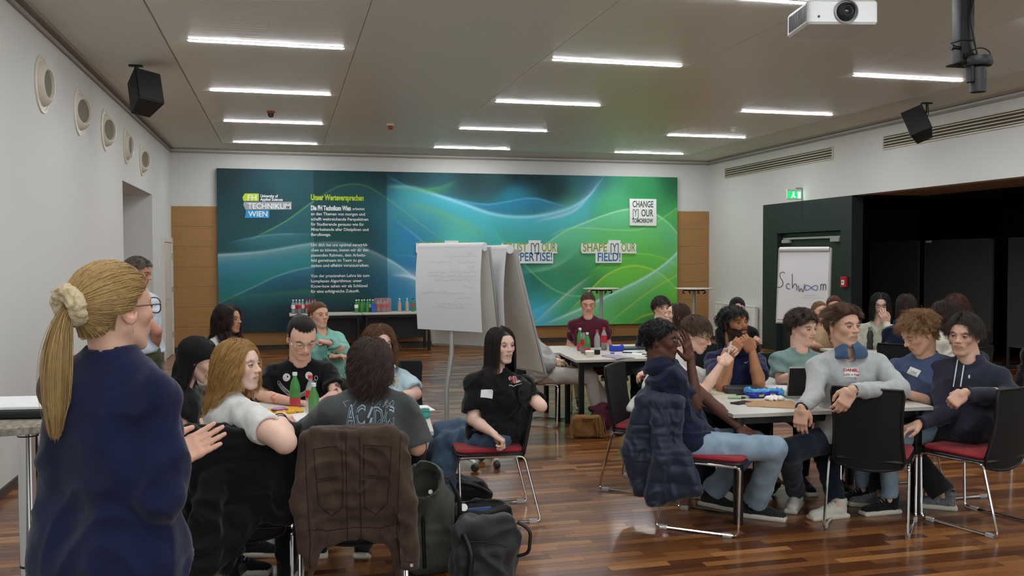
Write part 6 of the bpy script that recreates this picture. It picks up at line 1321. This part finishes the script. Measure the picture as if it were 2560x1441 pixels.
c_sage = cloth('sage_cotton', '#78938f'); c_grey = cloth('grey_wool', '#a9adac'); c_sagew = cloth('pale_sage', '#b9bcaa'); c_blue = cloth('blue_cotton', '#44526f'); c_hood = cloth('slate_navy_fleece', '#2b2d3b'); c_cream = cloth('cream_cotton', '#cfcabb'); c_beige = cloth('beige_cotton', '#b59a7c'); c_khaki = cloth('khaki_cotton', '#8f8468'); c_olive = cloth('olive_cotton', '#4a5236'); c_oat = cloth('grey_marl', '#a3a3a0'); c_wj = cloth('white_denim', '#d2cec8')
s_blk = cloth('shoe_black', '#15161a'); s_gry = cloth('shoe_grey', '#74747a', vary=.4, scale=60); s_wht = cloth('shoe_cream', '#cdc8ba'); s_dgr = cloth('shoe_dark_mesh', '#2a2d2e', vary=.4, scale=80)
PB = dict(m=c_blk2); m_gl = mat('glasses_dark', '#1a1512', .3); m_glb = mat('glasses_brown', '#5a3a28', .3); m_glm = mat('glasses_metal', '#8a8a86', .25, .9)
H_ = human
H_('lecturer', 'person with blonde ponytail and navy cardigan standing in the left foreground', 2.38, (285, 772, 124, 3, 0), (278, 921), (272, 1393), ta=132, skin='#dcae98', male=False, bw=1.14, am=1.12, sw=.345, stand=True,
   ho=dict(hair='#9c7f50', style='tie', len=.2, tie=(0, -.120, .018), tail=.345, vol=.010, n=13000, rad=.00055, shrink=.007, mess=.05, inset=.75, fh=.066, clump=.25, brow='#8a6a48', gaze=(0, 0)),
   R=A_((405, 1236, -.09), (415, 1182, .08), (458, 1136, .16), 'pinch', (-.7, .2, .6)), L=A_((345, 1220, .20), (425, 1148, .22), (500, 1110, .28), 'flat', (.2, .5, -.8)),
   top=dict(m=c_navy, sleeve='34', fold=.013, fs=7., th=.024, loose=.02, flare=.022, name='cardigan', crop=1), pants=PB, glasses=dict(m=m_glb, w=.026, h=.021, r=.0018), res=.8)
H_('wallman', 'person with grey hair standing by the left wall niche, white t-shirt and olive shorts', 7.2, (345, 681, 68, -14, 0), (349, 737), (362, py(7.2, .93)), ta=60, skin='#c08a72', stand=True,
   ho=dict(hair='#5a5248', style='back', len=.04, lift=.8, vol=.010, mess=.3), R=A_((392, 828), (388, 878, 0), (380, 898), 'flat', (-1, 0, 0)), top=dict(m=cloth('white_blue_cotton', '#c2cfdc'), hem=.0), pants=dict(m=c_olive, len=.2, thick=1.1), shoes=(s_dgr,))
H_('blackhair', 'person with long straight black hair bent over the left table', 5.0, (496, 899, 80, -20, 0), (455, 968), (412, py(5.0, .55)), ta=68, skin='#e2bba8', male=False, bw=1.15, am=1.2, fat=.01,
   ho=dict(hair='#0c0b0e', style='back', len=.42, vol=.010, g=.9, mess=.06, fy=.008, fz=.0, wob=.006, clump=.3, open=.5, lift=.1), R=A_((447, 1062, -.1), (535, 1052, .12), (575, 1050)), L=A_((520, 1020, .32), (575, 1035, .38), (610, 1032)), top=dict(m=c_black, loose=.02), pants=PB, shoes=(s_blk,))
H_('blond', 'person with wavy strawberry-blonde hair in white t-shirt, arm over a chair back', 4.28, (597, 914, 58, 4, 0), (570, 1000), (592, py(4.35, .55)), ta=112, pa=165, skin='#e6c0ae', male=False, am=1.28, bw=1.08,
   ho=dict(hair='#a47f4a', style='down', len=.25, curl=.009, cf=2.2, vol=.014, part=.02, g=.5, bk=.8, mess=.15, n=7000, rad=.0006, iris='#5a6a78', lip='#b5706a', gaze=(.2, .0), brow='#a8835a', blush=.6),
   R=A_((712, 1106, -.34), (698, 1046, -.14), (655, 1072, -.02), 'relax', (0, -1, 0), s=(622, 1045, -.15)), L=A_((640, 1090, .30), (668, 1046, .34), (700, 1040)), top=dict(m=c_white, fold=.010, sl=.55, flare=.006), pants=PB, shoes=(s_blk,), res=.9)
H_('wavy', 'person with dark wavy hair and gold earrings smiling in a white blouse', 7.6, (572, 799, 58, 4, 0), (560, 850), (552, py(7.6, .55)), ta=35, skin='#bd8a6c', male=False,
   ho=dict(hair='#23100f', style='down', len=.36, curl=.014, cf=2, vol=.026, g=.6, part=.01, smile=1, lip='#a05048', open=.8), top=dict(m=c_white, sleeve='long'), pants=PB)
H_('tattoo', 'person with slicked-back black hair, glasses and black printed t-shirt, forearms on the table', 6.35, (755, 843, 14, -27, 0, -.10), (750, 912), (752, py(6.4, .55), .1), ta=4, skin='#dcb09a', hs=1.2, sw=.43, bw=1.12, am=1.1,
   ho=dict(hair='#16130f', style='tie', tie=(0, -.11, .07), tail=.03, vol=.004, mess=.08, fh=.070, rec=-3., open=.35, n=4500, lip='#a8685c'), R=A_((646, 990, -.12), (728, 1004, -.36), (772, 1010), 'relax'), L=A_((842, 990, -.10), (806, 1004, -.40), (770, 1014), 'relax'),
   top=dict(m=c_black, tattoo=1, loose=.018, flare=.012), pants=PB, glasses=dict(m=m_glm, w=.024, h=.016), shoes=(s_blk,))
H_('tealwoman', 'person laughing in a pale teal cardigan, arms crossed, in front of the drinks table', 8.2, (797, 789, 32, 5, 0), (803, 834), (815, py(8.2, .55)), ta=20, skin='#d8a890', male=False, bw=1.15, am=1.2, fat=.01,
   ho=dict(hair='#6a4630', style='tie', tie=(0, -.12, .03), tail=.1, vol=.008, mess=.08, smile=2, open=.6, lip='#b06058', iris='#506070'), R=A_((792, 880, -.05), (830, 892, -.18), (860, 888)), L=A_((860, 878, -.04), (822, 858, -.2), (800, 852), 'fist', (0, -1, 0)), top=dict(m=c_teal, sleeve='long', loose=.02, vneck=.03, name='cardigan'), pants=PB)
H_('curlywoman', 'person with curly brown hair and pale blue shirt, half hidden behind another head', 6.5, (949, 860, 22, 0, 0), (957, 925), (960, py(6.5, .55)), ta=8, skin='#e2bba8', male=False, hs=1.06, am=1.2, bw=1.1,
   ho=dict(hair='#5f4229', style='down', len=.33, curl=.014, cf=3.4, vol=.03, g=.55, part=0, mess=.25), L=A_((1037, 985, -.05), (985, 1004, -.2), (950, 1008)), top=dict(m=c_lblue, flare=.02, sl=.85, loose=.02), pants=PB)
H_('bandshirt', 'person seen from behind in a faded band t-shirt, dark brown hair', 4.3, (926, 913, 176, -8, 0), (924, 988), (924, py(4.3, .55)), ta=180, skin='#d0a088', sw=.375, am=1.05, bw=1.05,
   ho=dict(hair='#42302a', style='down', len=.135, curl=.014, cf=2.8, vol=.020, g=.45, part=0, mess=.32, n=6500, wob=.03), R=A_((1042, 1118, .04), (1003, 1098, .36), (960, 1080)), L=A_((772, 1092, .08), (800, 1050, .38), (850, 1040)),
   LL=dict(k=(850, 1225), a=(800, 1352), fa=180), RL=dict(k=(960, 1225), a=(905, 1362), fa=170, tilt=-25), top=dict(m=c_char, flare=.028, sl=.92, loose=.03, th=.014, fold=.014, fs=6), pants=PB, shoes=(s_blk,), res=.9)
H_('number95', 'person in black t-shirt numbered 95 and blue jeans, turned on a chair', 5.95, (1253, 864, 34, 2, 0), (1240, 935), (1232, py(5.95, .55)), ta=6, pa=-80, skin='#e4bfae', male=False,
   ho=dict(hair='#1f1614', style='down', len=.34, vol=.014, g=.7, part=.005, mess=.07, wob=.008, clump=.35, gaze=(.1, 0), lip='#a8605a'), R=A_((1182, 1050, -.10), (1232, 1084, -.24), (1262, 1106), 'curl', (0, -1, 0)), L=A_((1352, 1016), (1312, 968, 0), (1268, 992), 'relax', (-.3, -1, 0)),
   LL=dict(k=(1120, 1110), a=(1092, 1262), fa=-75), RL=dict(k=(1108, 1082), a=(1080, 1240), fa=-75), top=dict(m=c_black, flare=.018, sl=.8, loose=.016), pants=dict(m=c_jean, loose=.026, ankle=.08, fold=.016), shoes=(s_wht,))
H_('easelgirl', 'person in a light grey sweater and ripped white jeans, half hidden behind the easel', 9.1, (1296, 806, 60, 5, 0), (1313, 858), (1362, 930), ta=70, skin='#dcb4a0', male=False, ho=dict(hair='#5a2a20', style='down', len=.15, vol=.015, n=700),
   R=A_((1372, 912), (1380, 897, -.1), (1396, 905), 'curl'), L=A_((1385, 905, .1), (1390, 900, 0), (1400, 902)), RL=dict(k=(1476, 944), a=(1500, 1046), fa=75), LL=dict(k=(1468, 934), a=(1528, 1036), fa=75), top=dict(m=c_oat, sleeve='long', loose=.035, th=.02, flare=.03, fold=.016, name='sweater'), pants=dict(m=c_wj, loose=.015), shoes=(s_wht,))
H_('burgundy', 'person with cropped hair and a burgundy t-shirt, looking down at the middle table', 9.9, (1470, 759, 4, -14, 0), (1471, 800), (1472, py(9.9, .55)), ta=0, skin='#cf9f88', sw=.37, am=1.05,
   ho=dict(hair='#4a3424', style='crew', len=.010, vol=.003, mess=.2, open=.4, n=1500, fh=.055), R=A_((1425, 866), (1446, 874, -.2), (1462, 877)), L=A_((1520, 864), (1500, 876, -.2), (1488, 878)), LL=dict(k=(1552, 925), a=(1508, 982), fa=-20), RL=dict(k=(1440, 930), a=(1450, 1000)), top=dict(m=c_burg, sl=.6), pants=dict(m=c_khaki), shoes=(s_blk,))
H_('backboy', 'person with thick dark hair and a navy sweater, behind the upturned face', 9.7, (1654, 771, 24, 0, 4), (1648, 815), (1640, py(9.7, .55)), ta=-10, skin='#d9ae98', ho=dict(hair='#271a14', style='fringe', len=.06, lift=.6, vol=.022, mess=.4, smile=1), R=A_((1600, 870), (1615, 884, -.1), (1640, 886)), top=dict(m=c_navy2, sleeve='long', loose=.02, name='sweater'), pants=PB)
H_('lookup', 'person with long brown hair in profile, face tipped up towards the left', 8.4, (1692, 789, -72, 14, 0), (1705, 845), (1692, py(8.4, .55)), ta=-50, pa=-75, skin='#e0b8a4', male=False, ho=dict(hair='#3a2419', style='down', len=.25, vol=.010, g=.6, mess=.05), L=None,
   RL=dict(k=(1625, 905), a=(1552, 932), z=.50, fa=-90), LL=dict(k=(1600, 925), a=(1620, 1010), fa=-70), top=dict(m=c_black, sleeve='long'), pants=dict(m=c_jean), shoes=(s_blk,))
H_('capguy', 'person in a black hoodie and a backwards black cap, hands together, before the radiator', 9.6, (1843, 772, 6, 0, 0), (1842, 818), (1842, py(9.6, .55)), ta=4, skin='#d0a28c', ho=dict(hair='#1a1412', bald=1, style='crew'), L=A_((1888, 872), (1886, 858, -.15), (1896, 846), 'fist', (0, 0, -1)), top=dict(m=c_black, sleeve='long', loose=.03, hood=1, name='hoodie'), pants=PB, glasses=dict(m=m_glm))
H_('raised', 'person with round glasses and a navy polo raising one hand', 5.74, (1652, 850, 80, 0, 0), (1650, 920), (1740, py(5.65, .55)), ta=72, pa=80, skin='#5a3a2c', sw=.38, hs=1.09,
   ho=dict(hair='#0a0808', style='curly', len=.022, vol=.005, curl=.006, cf=5, mess=.3, n=7000, shrink=.009, lip='#6a4038', rad=.0008), R=A_((1740, 1014), (1726, 897, -.02), (1710, 832), 'open', (-.75, 0, .5), s=(1684, 946, -.12)), L=None,
   RL=dict(k=(1940, 1120, -.14), a=(1885, 1262), fa=78), LL=dict(k=(1885, 1105), a=(1775, 1235), fa=60), top=dict(m=c_navy2, collar=c_navy2, flare=.010, sl=.6), pants=dict(m=c_ljean, loose=.014, ankle=.066), shoes=(s_dgr,), glasses=dict(m=m_glm, w=.022, h=.020))
H_('penboy', 'person with short brown hair, glasses and a white t-shirt, holding up a pen', 6.6, (1741, 836, 76, -20, 0), (1692, 895), (1618, py(6.6, .55)), ta=66, pa=80, skin='#dcb39e', hs=1.08,
   ho=dict(hair='#4c3826', style='fringe', len=.06, lift=.35, vol=.014, mess=.12, side=.1, sides=.45), R=A_((1757, 982), (1806, 908, -.05), (1830, 884), 'fist', (.2, 0, 1)), L=A_((1778, 952, .26), (1812, 898, .08), (1828, 882), 'fist', (0, 0, -1)), top=dict(m=c_white, loose=.02, flare=.014), pants=dict(m=c_dkjean), shoes=(s_wht,), glasses=dict(m=m_gl, w=.024, h=.018))
H_('bearded', 'person with a black beard in navy polo, both hands at the chin', 6.9, (1836, 810, 42, 10, 3), (1838, 882), (1836, py(6.9, .55)), ta=8, skin='#a5724f', hs=1.06, sw=.385, am=1.12,
   ho=dict(hair='#0f0c0b', style='fringe', len=.065, lift=.7, vol=.024, curl=.007, cf=3, mess=.4, beard=1., sides=.55, side=.4, lip='#8a5248', open=.75, gaze=(.15, .1)), R=A_((1806, 972, -.36), (1829, 884, -.22), (1850, 852), 'curl', (.3, .3, 1)), L=A_((1897, 960, -.3), (1880, 878, -.2), (1861, 850), 'curl', (-.3, .3, 1)), top=dict(m=c_navy3, collar=c_navy3, flare=.012), pants=PB, shoes=(s_blk,))
H_('sageboy', 'person with curly dark hair and a sage-green t-shirt, smiling behind the laptop', 7.0, (2006, 820, 48, -4, 0), (1999, 884), (1992, py(7.0, .55)), ta=22, skin='#e0b6a2', hs=1.12, sw=.385, ho=dict(hair='#33251c', style='curly', len=.045, vol=.022, curl=.010, cf=3, mess=.4, smile=1, sides=.2, n=3000, fh=.054, lip='#b0685e'),
   R=A_((1952, 952, -.08), (1990, 938, -.28), (2015, 938)), L=A_((2052, 952, -.05), (2035, 940, -.25), (2010, 942)), top=dict(m=c_sage, loose=.022, flare=.02, sl=.72), pants=PB, shoes=(s_blk,))
H_('earring', 'person with tied-back fair hair and a gold earring in a beige top', 10.0, (2050, 781, 26, 6, 0), (2053, 824), (2058, py(10., .55)), ta=12, skin='#d9ad94', male=False, ho=dict(hair='#7a5c3c', style='tie', tie=(0, -.11, .04), tail=.06, vol=.006, smile=2, open=.6), L=A_((2086, 850), (2076, 812, -.12), (2068, 794), 'curl', (0, 0, 1)), R=A_((2030, 862), (2058, 872, -.1), (2085, 872)), top=dict(m=c_beige, sleeve='short'), pants=PB)
H_('backglasses', 'person with reddish-brown hair and glasses by the flip chart at the back', 10.9, (2085, 766, 8, -3, 0), (2086, 806), (2086, py(10.9, .55)), ta=5, skin='#d5a890', male=False, ho=dict(hair='#5a3522', style='tie', tie=(0, -.11, .06), tail=.05, vol=.010, smile=1), top=dict(m=c_navy2, sleeve='long'), pants=PB, glasses=dict(m=m_glm))
H_('greysweater', 'person in a light grey v-neck sweater over blue collar, arm over a chair', 5.84, (2107, 815, 44, 2, 0), (2118, 888), (2122, py(5.8, .56), .02), ta=12, pa=-28, skin='#d0a68f', hs=1.12, sw=.42, bw=1.10, am=1.08,
   ho=dict(hair='#5c4431', style='up', len=.05, lift=.9, vol=.012, mess=.16, side=.7, sides=.22, g=.15, gaze=(.15, .05), lip='#a8625a', fh=.058, open=.85), R=A_((2040, 984, -.16), (2004, 1022, -.30), (1997, 1094), 'relax', (.2, 0, 1)), L=A_((2250, 974, -.24), (2128, 978, -.44), (2092, 1036), 'relax', (-.2, 0, 1)),
   RL=dict(k=(1972, 1128), a=(1990, 1236), fa=-10), LL=dict(k=(2062, 1135), a=(2092, 1262), fa=-52), top=dict(m=c_grey, sleeve='long', collar=cloth('blue_collar', '#3f5878'), vneck=.04, loose=.02, flare=.016, fold=.014, fs=7, th=.014, name='sweater'), pants=dict(m=c_dkjean, loose=.016), shoes=(s_wht,))
H_('glassesblack', 'person with long black hair and dark glasses, chin on hand, in a pale sage top', 9.6, (2201, 762, 4, -6, 0), (2196, 812), (2192, py(9.6, .55)), ta=0, skin='#e0b8a6', male=False, am=1.1, ho=dict(hair='#0d0b0c', style='down', len=.30, vol=.022, curl=.008, g=.6, part=0), L=A_((2226, 838), (2216, 806, -.15), (2208, 786), 'relax', (0, 0, 1)), top=dict(m=c_sagew, sleeve='long', loose=.02, vneck=.02), pants=PB, glasses=dict(m=m_gl, w=.026, h=.017, r=.0022))
H_('backwoman', 'person seen from behind with straight dark hair reddening at the tips, navy hoodie', 8.6, (2266, 768, 172, -4, 0), (2264, 817), (2264, py(8.6, .55)), ta=172, skin='#d9b09c', male=False, bw=1.1, am=1.15, ho=dict(hair='#2a1a18', style='down', len=.24, vol=.012, g=.7, mess=.06, part=0), top=dict(m=c_navy2, sleeve='long', hood=1, loose=.025, name='hoodie'), pants=PB)
H_('curlback', 'person with curly auburn hair at the very back of the right group', 9.5, (2386, 768, -50, 0, 0), (2392, 812), (2392, py(9.5, .55)), ta=-30, skin='#e0b8a6', male=False, ho=dict(hair='#452619', style='down', len=.22, curl=.012, cf=4, vol=.03, g=.4, mess=.4), top=dict(m=c_navy2, sleeve='long'), pants=PB)
H_('whiteblouse', 'person in a cream blouse with long dark hair and glasses, turned away to the left', 8.2, (2358, 784, -104, -6, 0), (2364, 834), (2372, py(8.2, .55)), ta=-115, skin='#dcb29c', male=False, ho=dict(hair='#2a1b17', style='down', len=.34, vol=.016, curl=.007, g=.6, mess=.12), top=dict(m=c_cream, sleeve='long', loose=.02, hem=.3, crop=1), pants=dict(m=c_cream), glasses=dict(m=m_gl))
H_('blueboy', 'person with thick light-brown hair in blue t-shirt, looking down', 6.2, (2297, 832, -58, -28, 0, -.05), (2312, 896), (2322, py(6.2, .55)), ta=-18, pa=-50, skin='#d6a98e', hs=1.14, am=1.12, sw=.40, bw=1.05,
   ho=dict(hair='#806040', style='up', len=.06, lift=1.0, vol=.020, mess=.3, side=-.2, curl=.008, cf=3, sides=.22, open=.4, fh=.056), L=A_((2340, 1014), (2268, 984, -.12), (2238, 972), 'relax'), R=A_((2250, 975, .05), (2245, 985, -.1), (2225, 978)), top=dict(m=c_blue, flare=.012, sl=.68, loose=.014), pants=dict(m=c_ljean), shoes=(s_blk,))
H_('hoodieboy', 'person with dark curtained hair in a slate navy hoodie, looking at the camera', 5.98, (2409, 838, -16, -2, -3), (2424, 910), (2412, py(5.98, .56), .03), ta=-16, pa=-76, skin='#d2a892', hs=1.12, sw=.43, bw=1.10, am=1.1,
   ho=dict(hair='#2e231b', style='curtain', len=.075, lift=.95, vol=.020, mess=.2, sides=.28, part=.01, gaze=(0, .05), lip='#a8625a', brow='#1a1210'), R=A_((2368, 1034, -.05), (2296, 1060, -.12), (2262, 1074), 'relax'), L=A_((2528, 988, -.22), (2410, 984, -.34), (2376, 1012), 'fist', (0, -.4, 1)),
   LL=dict(k=(2262, 1112), a=(2362, 1242), fa=-85), RL=dict(k=(2215, 1100), a=(2202, 1238), fa=-85), top=dict(m=c_hood, sleeve='long', hood=1, loose=.026, flare=.02, fold=.014, fs=7, th=.014, name='hoodie'), pants=dict(m=cloth('charcoal_denim', '#26272a'), loose=.016, ankle=.07), shoes=(s_gry,))
# ---------------------------------------------------------------- what people wear: prints, stickers, cap, scrunchie, jewellery
m_pr = mat('print_offwhite', '#c8c8c4', .8); m_prb = mat('print_ice', '#9fb6c4', .8); m_stk = mat('sticker_white', '#d2d8d6', .6); m_prr = mat('print_red', '#b02a30', .7)
v, f = ctext('AC', .14, .46, .004); decal('bandshirt', 888, 1041, v, f, m_prb, 'band_lettering', sub=.03, lift=.0015); v, f = ctext('DC', .14, .46, .004); decal('bandshirt', 959, 1045, v, f, m_prb, 'band_lettering', sub=.03, lift=.0015)
v, f = ctext('AC', .14, .46, -.003); decal('bandshirt', 888, 1041, v, f, mat('print_slate', '#2c3438', .8), 'lettering_fill', sub=.03, lift=.004); v, f = ctext('DC', .14, .46, -.003); decal('bandshirt', 959, 1045, v, f, MATS['print_slate'], 'lettering_fill', sub=.03, lift=.004)
v, f = stroke([(.014, .05), (-.008, .0), (.010, .0), (-.012, -.06)], .010); decal('bandshirt', 924, 1045, v, f, m_prb, 'lightning_mark', lift=.003)
for i in range(26):
    rr = random.Random(i); a = rr.uniform(-3.1, 3.1); x, y_ = 926+rr.uniform(-62, 62), 1044+(-30 if i % 2 else 26)+rr.uniform(-8, 8); v, f = stroke([(0, 0), (.02*math.cos(a)+.004, .022), (.012, .034)], .0022); decal('bandshirt', x, y_, v, f, m_prb, 'print_ray')
for px, py_ in ((716, 944), (772, 940)):
    v = [(.026*math.cos(a), .028*math.sin(a)) for a in np.linspace(0, 6.283, 18, endpoint=False)]+[(0, 0)]; decal('tattoo', px, py_, v, [(i, (i+1) % 18, 18) for i in range(18)], m_pr, 'printed_eye')
for i in range(30):
    t_ = i/29; px = 698+t_*92; py_ = 946+44*math.sin(math.pi*min(1, max(0, t_*.95+.05)))**.7; rr = random.Random(i); v, f = stroke([(.011*math.cos(a)+.002*rr.random(), .017*math.sin(a)) for a in np.linspace(0, 6.28, 9)], .003); decal('tattoo', px, py_, v, f, m_pr, 'printed_grin')
v, f = ctext('95', .062, 1.15, .001); decal('number95', 1283, 951, v, f, m_prr, 'printed_number', tilt=.05, lift=.0055); v, f = ctext('95', .062, 1.15, .0045); decal('number95', 1283, 951, v, f, m_pr, 'number_outline', tilt=.05, lift=.001)
v, f = stroke([(-.04, .0), (-.02, .006), (0, 0), (.02, .007), (.04, .004)], .005); decal('number95', 1283, 967, v, f, m_pr, 'printed_scrawl')
v, f = quad(.078, .056); decal('number95', 1217, 985, v, f, m_stk, 'name_sticker', tilt=-.05)
v, f = quad(.085, .060); decal('greysweater', 2128, 932, v, f, m_stk, 'name_sticker', tilt=-.06); v, f = ctext('DANIEL', .026, 1., .001); decal('greysweater', 2128, 926, v, f, m_prr, 'sticker_writing', tilt=-.06, lift=.005); v, f = ctext('LEO + TIM', .020, 1., .0005); decal('greysweater', 2129, 938, v, f, m_prr, 'sticker_writing', tilt=-.06, lift=.005)
v, f = ctext('C', .02); decal('greysweater', 2139, 946, v, f, m_blk, 'chest_emblem')
v, f = quad(.080, .052); decal('blueboy', 2284, 930, v, f, m_stk, 'name_sticker', tilt=-.35); v, f = stroke([(-.03, 0), (-.02, .008), (-.01, -.006), (0, .006), (.01, -.006), (.025, .004)], .003); decal('blueboy', 2284, 930, v, f, m_prr, 'sticker_writing', tilt=-.35, lift=.005)
sw_ = [(-.02, .004), (-.012, -.006), (-.004, -.006), (.022, .012), (-.004, -.001), (-.013, .001)]
decal('bearded', 1866, 907, sw_, [(0, 1, 5), (1, 2, 4, 5), (2, 3, 4)], m_pr, 'chest_emblem')
decal('hoodieboy', 2423, 942, [(-.004, -.012), (.004, -.012), (.006, .002), (.002, .013), (-.004, .010), (-.006, 0)], [(0, 1, 2, 3, 4, 5)], m_pr, 'chest_emblem')
P = PEOPLE['hoodieboy']
for s, x in (('a', 2412), ('b', 2394)):
    bvh, hit, _ = surf('hoodieboy', 'top', x, 905); pts = []
    for k in range(10):
        h2 = bvh.ray_cast(Vector(C_P-P['O']), Vector(ray(x-k*1.2, 900+k*7.5)).normalized())
        if h2[0] is not None: pts.append(h2[0]-Vector(ray(x, 900)).normalized()*.006)
    if len(pts) > 3: put('drawstring', G().tube(pts, .0042, 6), m_stk, P['root'])
# cap
P = PEOPLE['capguy']; F_ = Field((-.11, -.16, -.02), (.11, .13, .14), .006); F_.add(ell((0, -.014, .034), (.084, .108, .092)), 0); F_.cut(rbx((0, 0, -.06), (.2, .2, .085), None, .01), .003); F_.cut(ell((0, -.012, .03), (.078, .100, .084)), .002); F_.cut(ell((0, .10, .045), (.03, .03, .016)), .004); F_.add(rbx((0, -.135, .03), (.06, .05, .004), None, .003), .006); V, Fq = F_.mesh()
link('cap', mesh('cap', (V*P['hs'])@P['HR']+P['o'](P['Hc']), Fq, cloth('cap_black', '#121314'), smooth='all'), P['root'])
# scrunchie
P = PEOPLE['lecturer']; F_ = Field((-.07, -.19, -.06), (.07, -.06, .10), .004)
for k in range(16):
    a = 2*math.pi*k/16; a2 = 2*math.pi*(k+1)/16; r = .034; F_.add(cap((r*math.cos(a), -.122-.012*math.sin(a), .02+r*math.sin(a)), (r*math.cos(a2), -.122-.012*math.sin(a2), .02+r*math.sin(a2)), .019+.003*(k % 2), .019), .006)
V, Fq = F_.mesh(); V = folds(V, Fq, .008, 45); link('scrunchie', mesh('scrunchie', (V*P['hs'])@P['HR']+P['o'](P['Hc']), Fq, cloth('scrunchie_cream', '#cdbb98', bump=.5, scale=90), smooth='all'), P['root'])
def jewel(key, pts, r, m, name, closed=False):
    P = PEOPLE[key]; put(name, G().tube([tuple(P['o'](P['Hc'])+(np.array(p)*P['hs'])@P['HR']) for p in pts], r, 6, closed=closed), m, P['root'])
m_gold = mat('gold', '#c8a040', .25, 1.)
jewel('lecturer', [(.083, -.006, -.045), (.084, -.005, -.052), (.083, -.006, -.060)], .0016, m_steel, 'earring'); jewel('wavy', [(.080, 0, -.04), (.082, 0, -.075)], .005, m_gold, 'earring'); jewel('earring', [(-.08, .01*math.cos(a), -.05+.012*math.sin(a)) for a in np.linspace(0, 6.2, 12)], .003, m_gold, 'earring')
def band(key, s, f0, r, th, m, name, seg=20):
    P = PEOPLE[key]; E_, W_ = P['arm'][s][:2]; c = P['o'](E_+(W_-E_)*f0); d = nrm(W_-E_); u = nrm(np.cross(d, (0.3, .2, 1))); w_ = np.cross(d, u); put(name, G().tube([tuple(c+(u*math.cos(a)+w_*math.sin(a))*r) for a in np.linspace(0, 2*math.pi, seg, endpoint=False)], th, 6, closed=True), m, P['root'])
band('blond', 'R', .82, .034, .003, m_blk, 'bracelet'); band('blond', 'R', .93, .031, .0035, m_blk, 'bracelet'); band('number95', 'L', .93, .029, .003, m_blk, 'bracelet'); band('greysweater', 'R', .985, .034, .007, mat('cuff_dark', '#2a2226', .8), 'cuff'); band('sageboy', 'R', .8, .030, .008, m_blk, 'wristwatch')
# pen
P = PEOPLE['penboy']; W_ = P['arm']['R'][1]+P['arm']['R'][2]*.09; tag(put('white_pen', G().tube([tuple(W_+np.array([-.02, 0, -.03])), tuple(W_+np.array([.02, 0, .11]))], .006, 8), m_stk, None), 'white pen held upright by the person in the white t-shirt', 'pen')
#
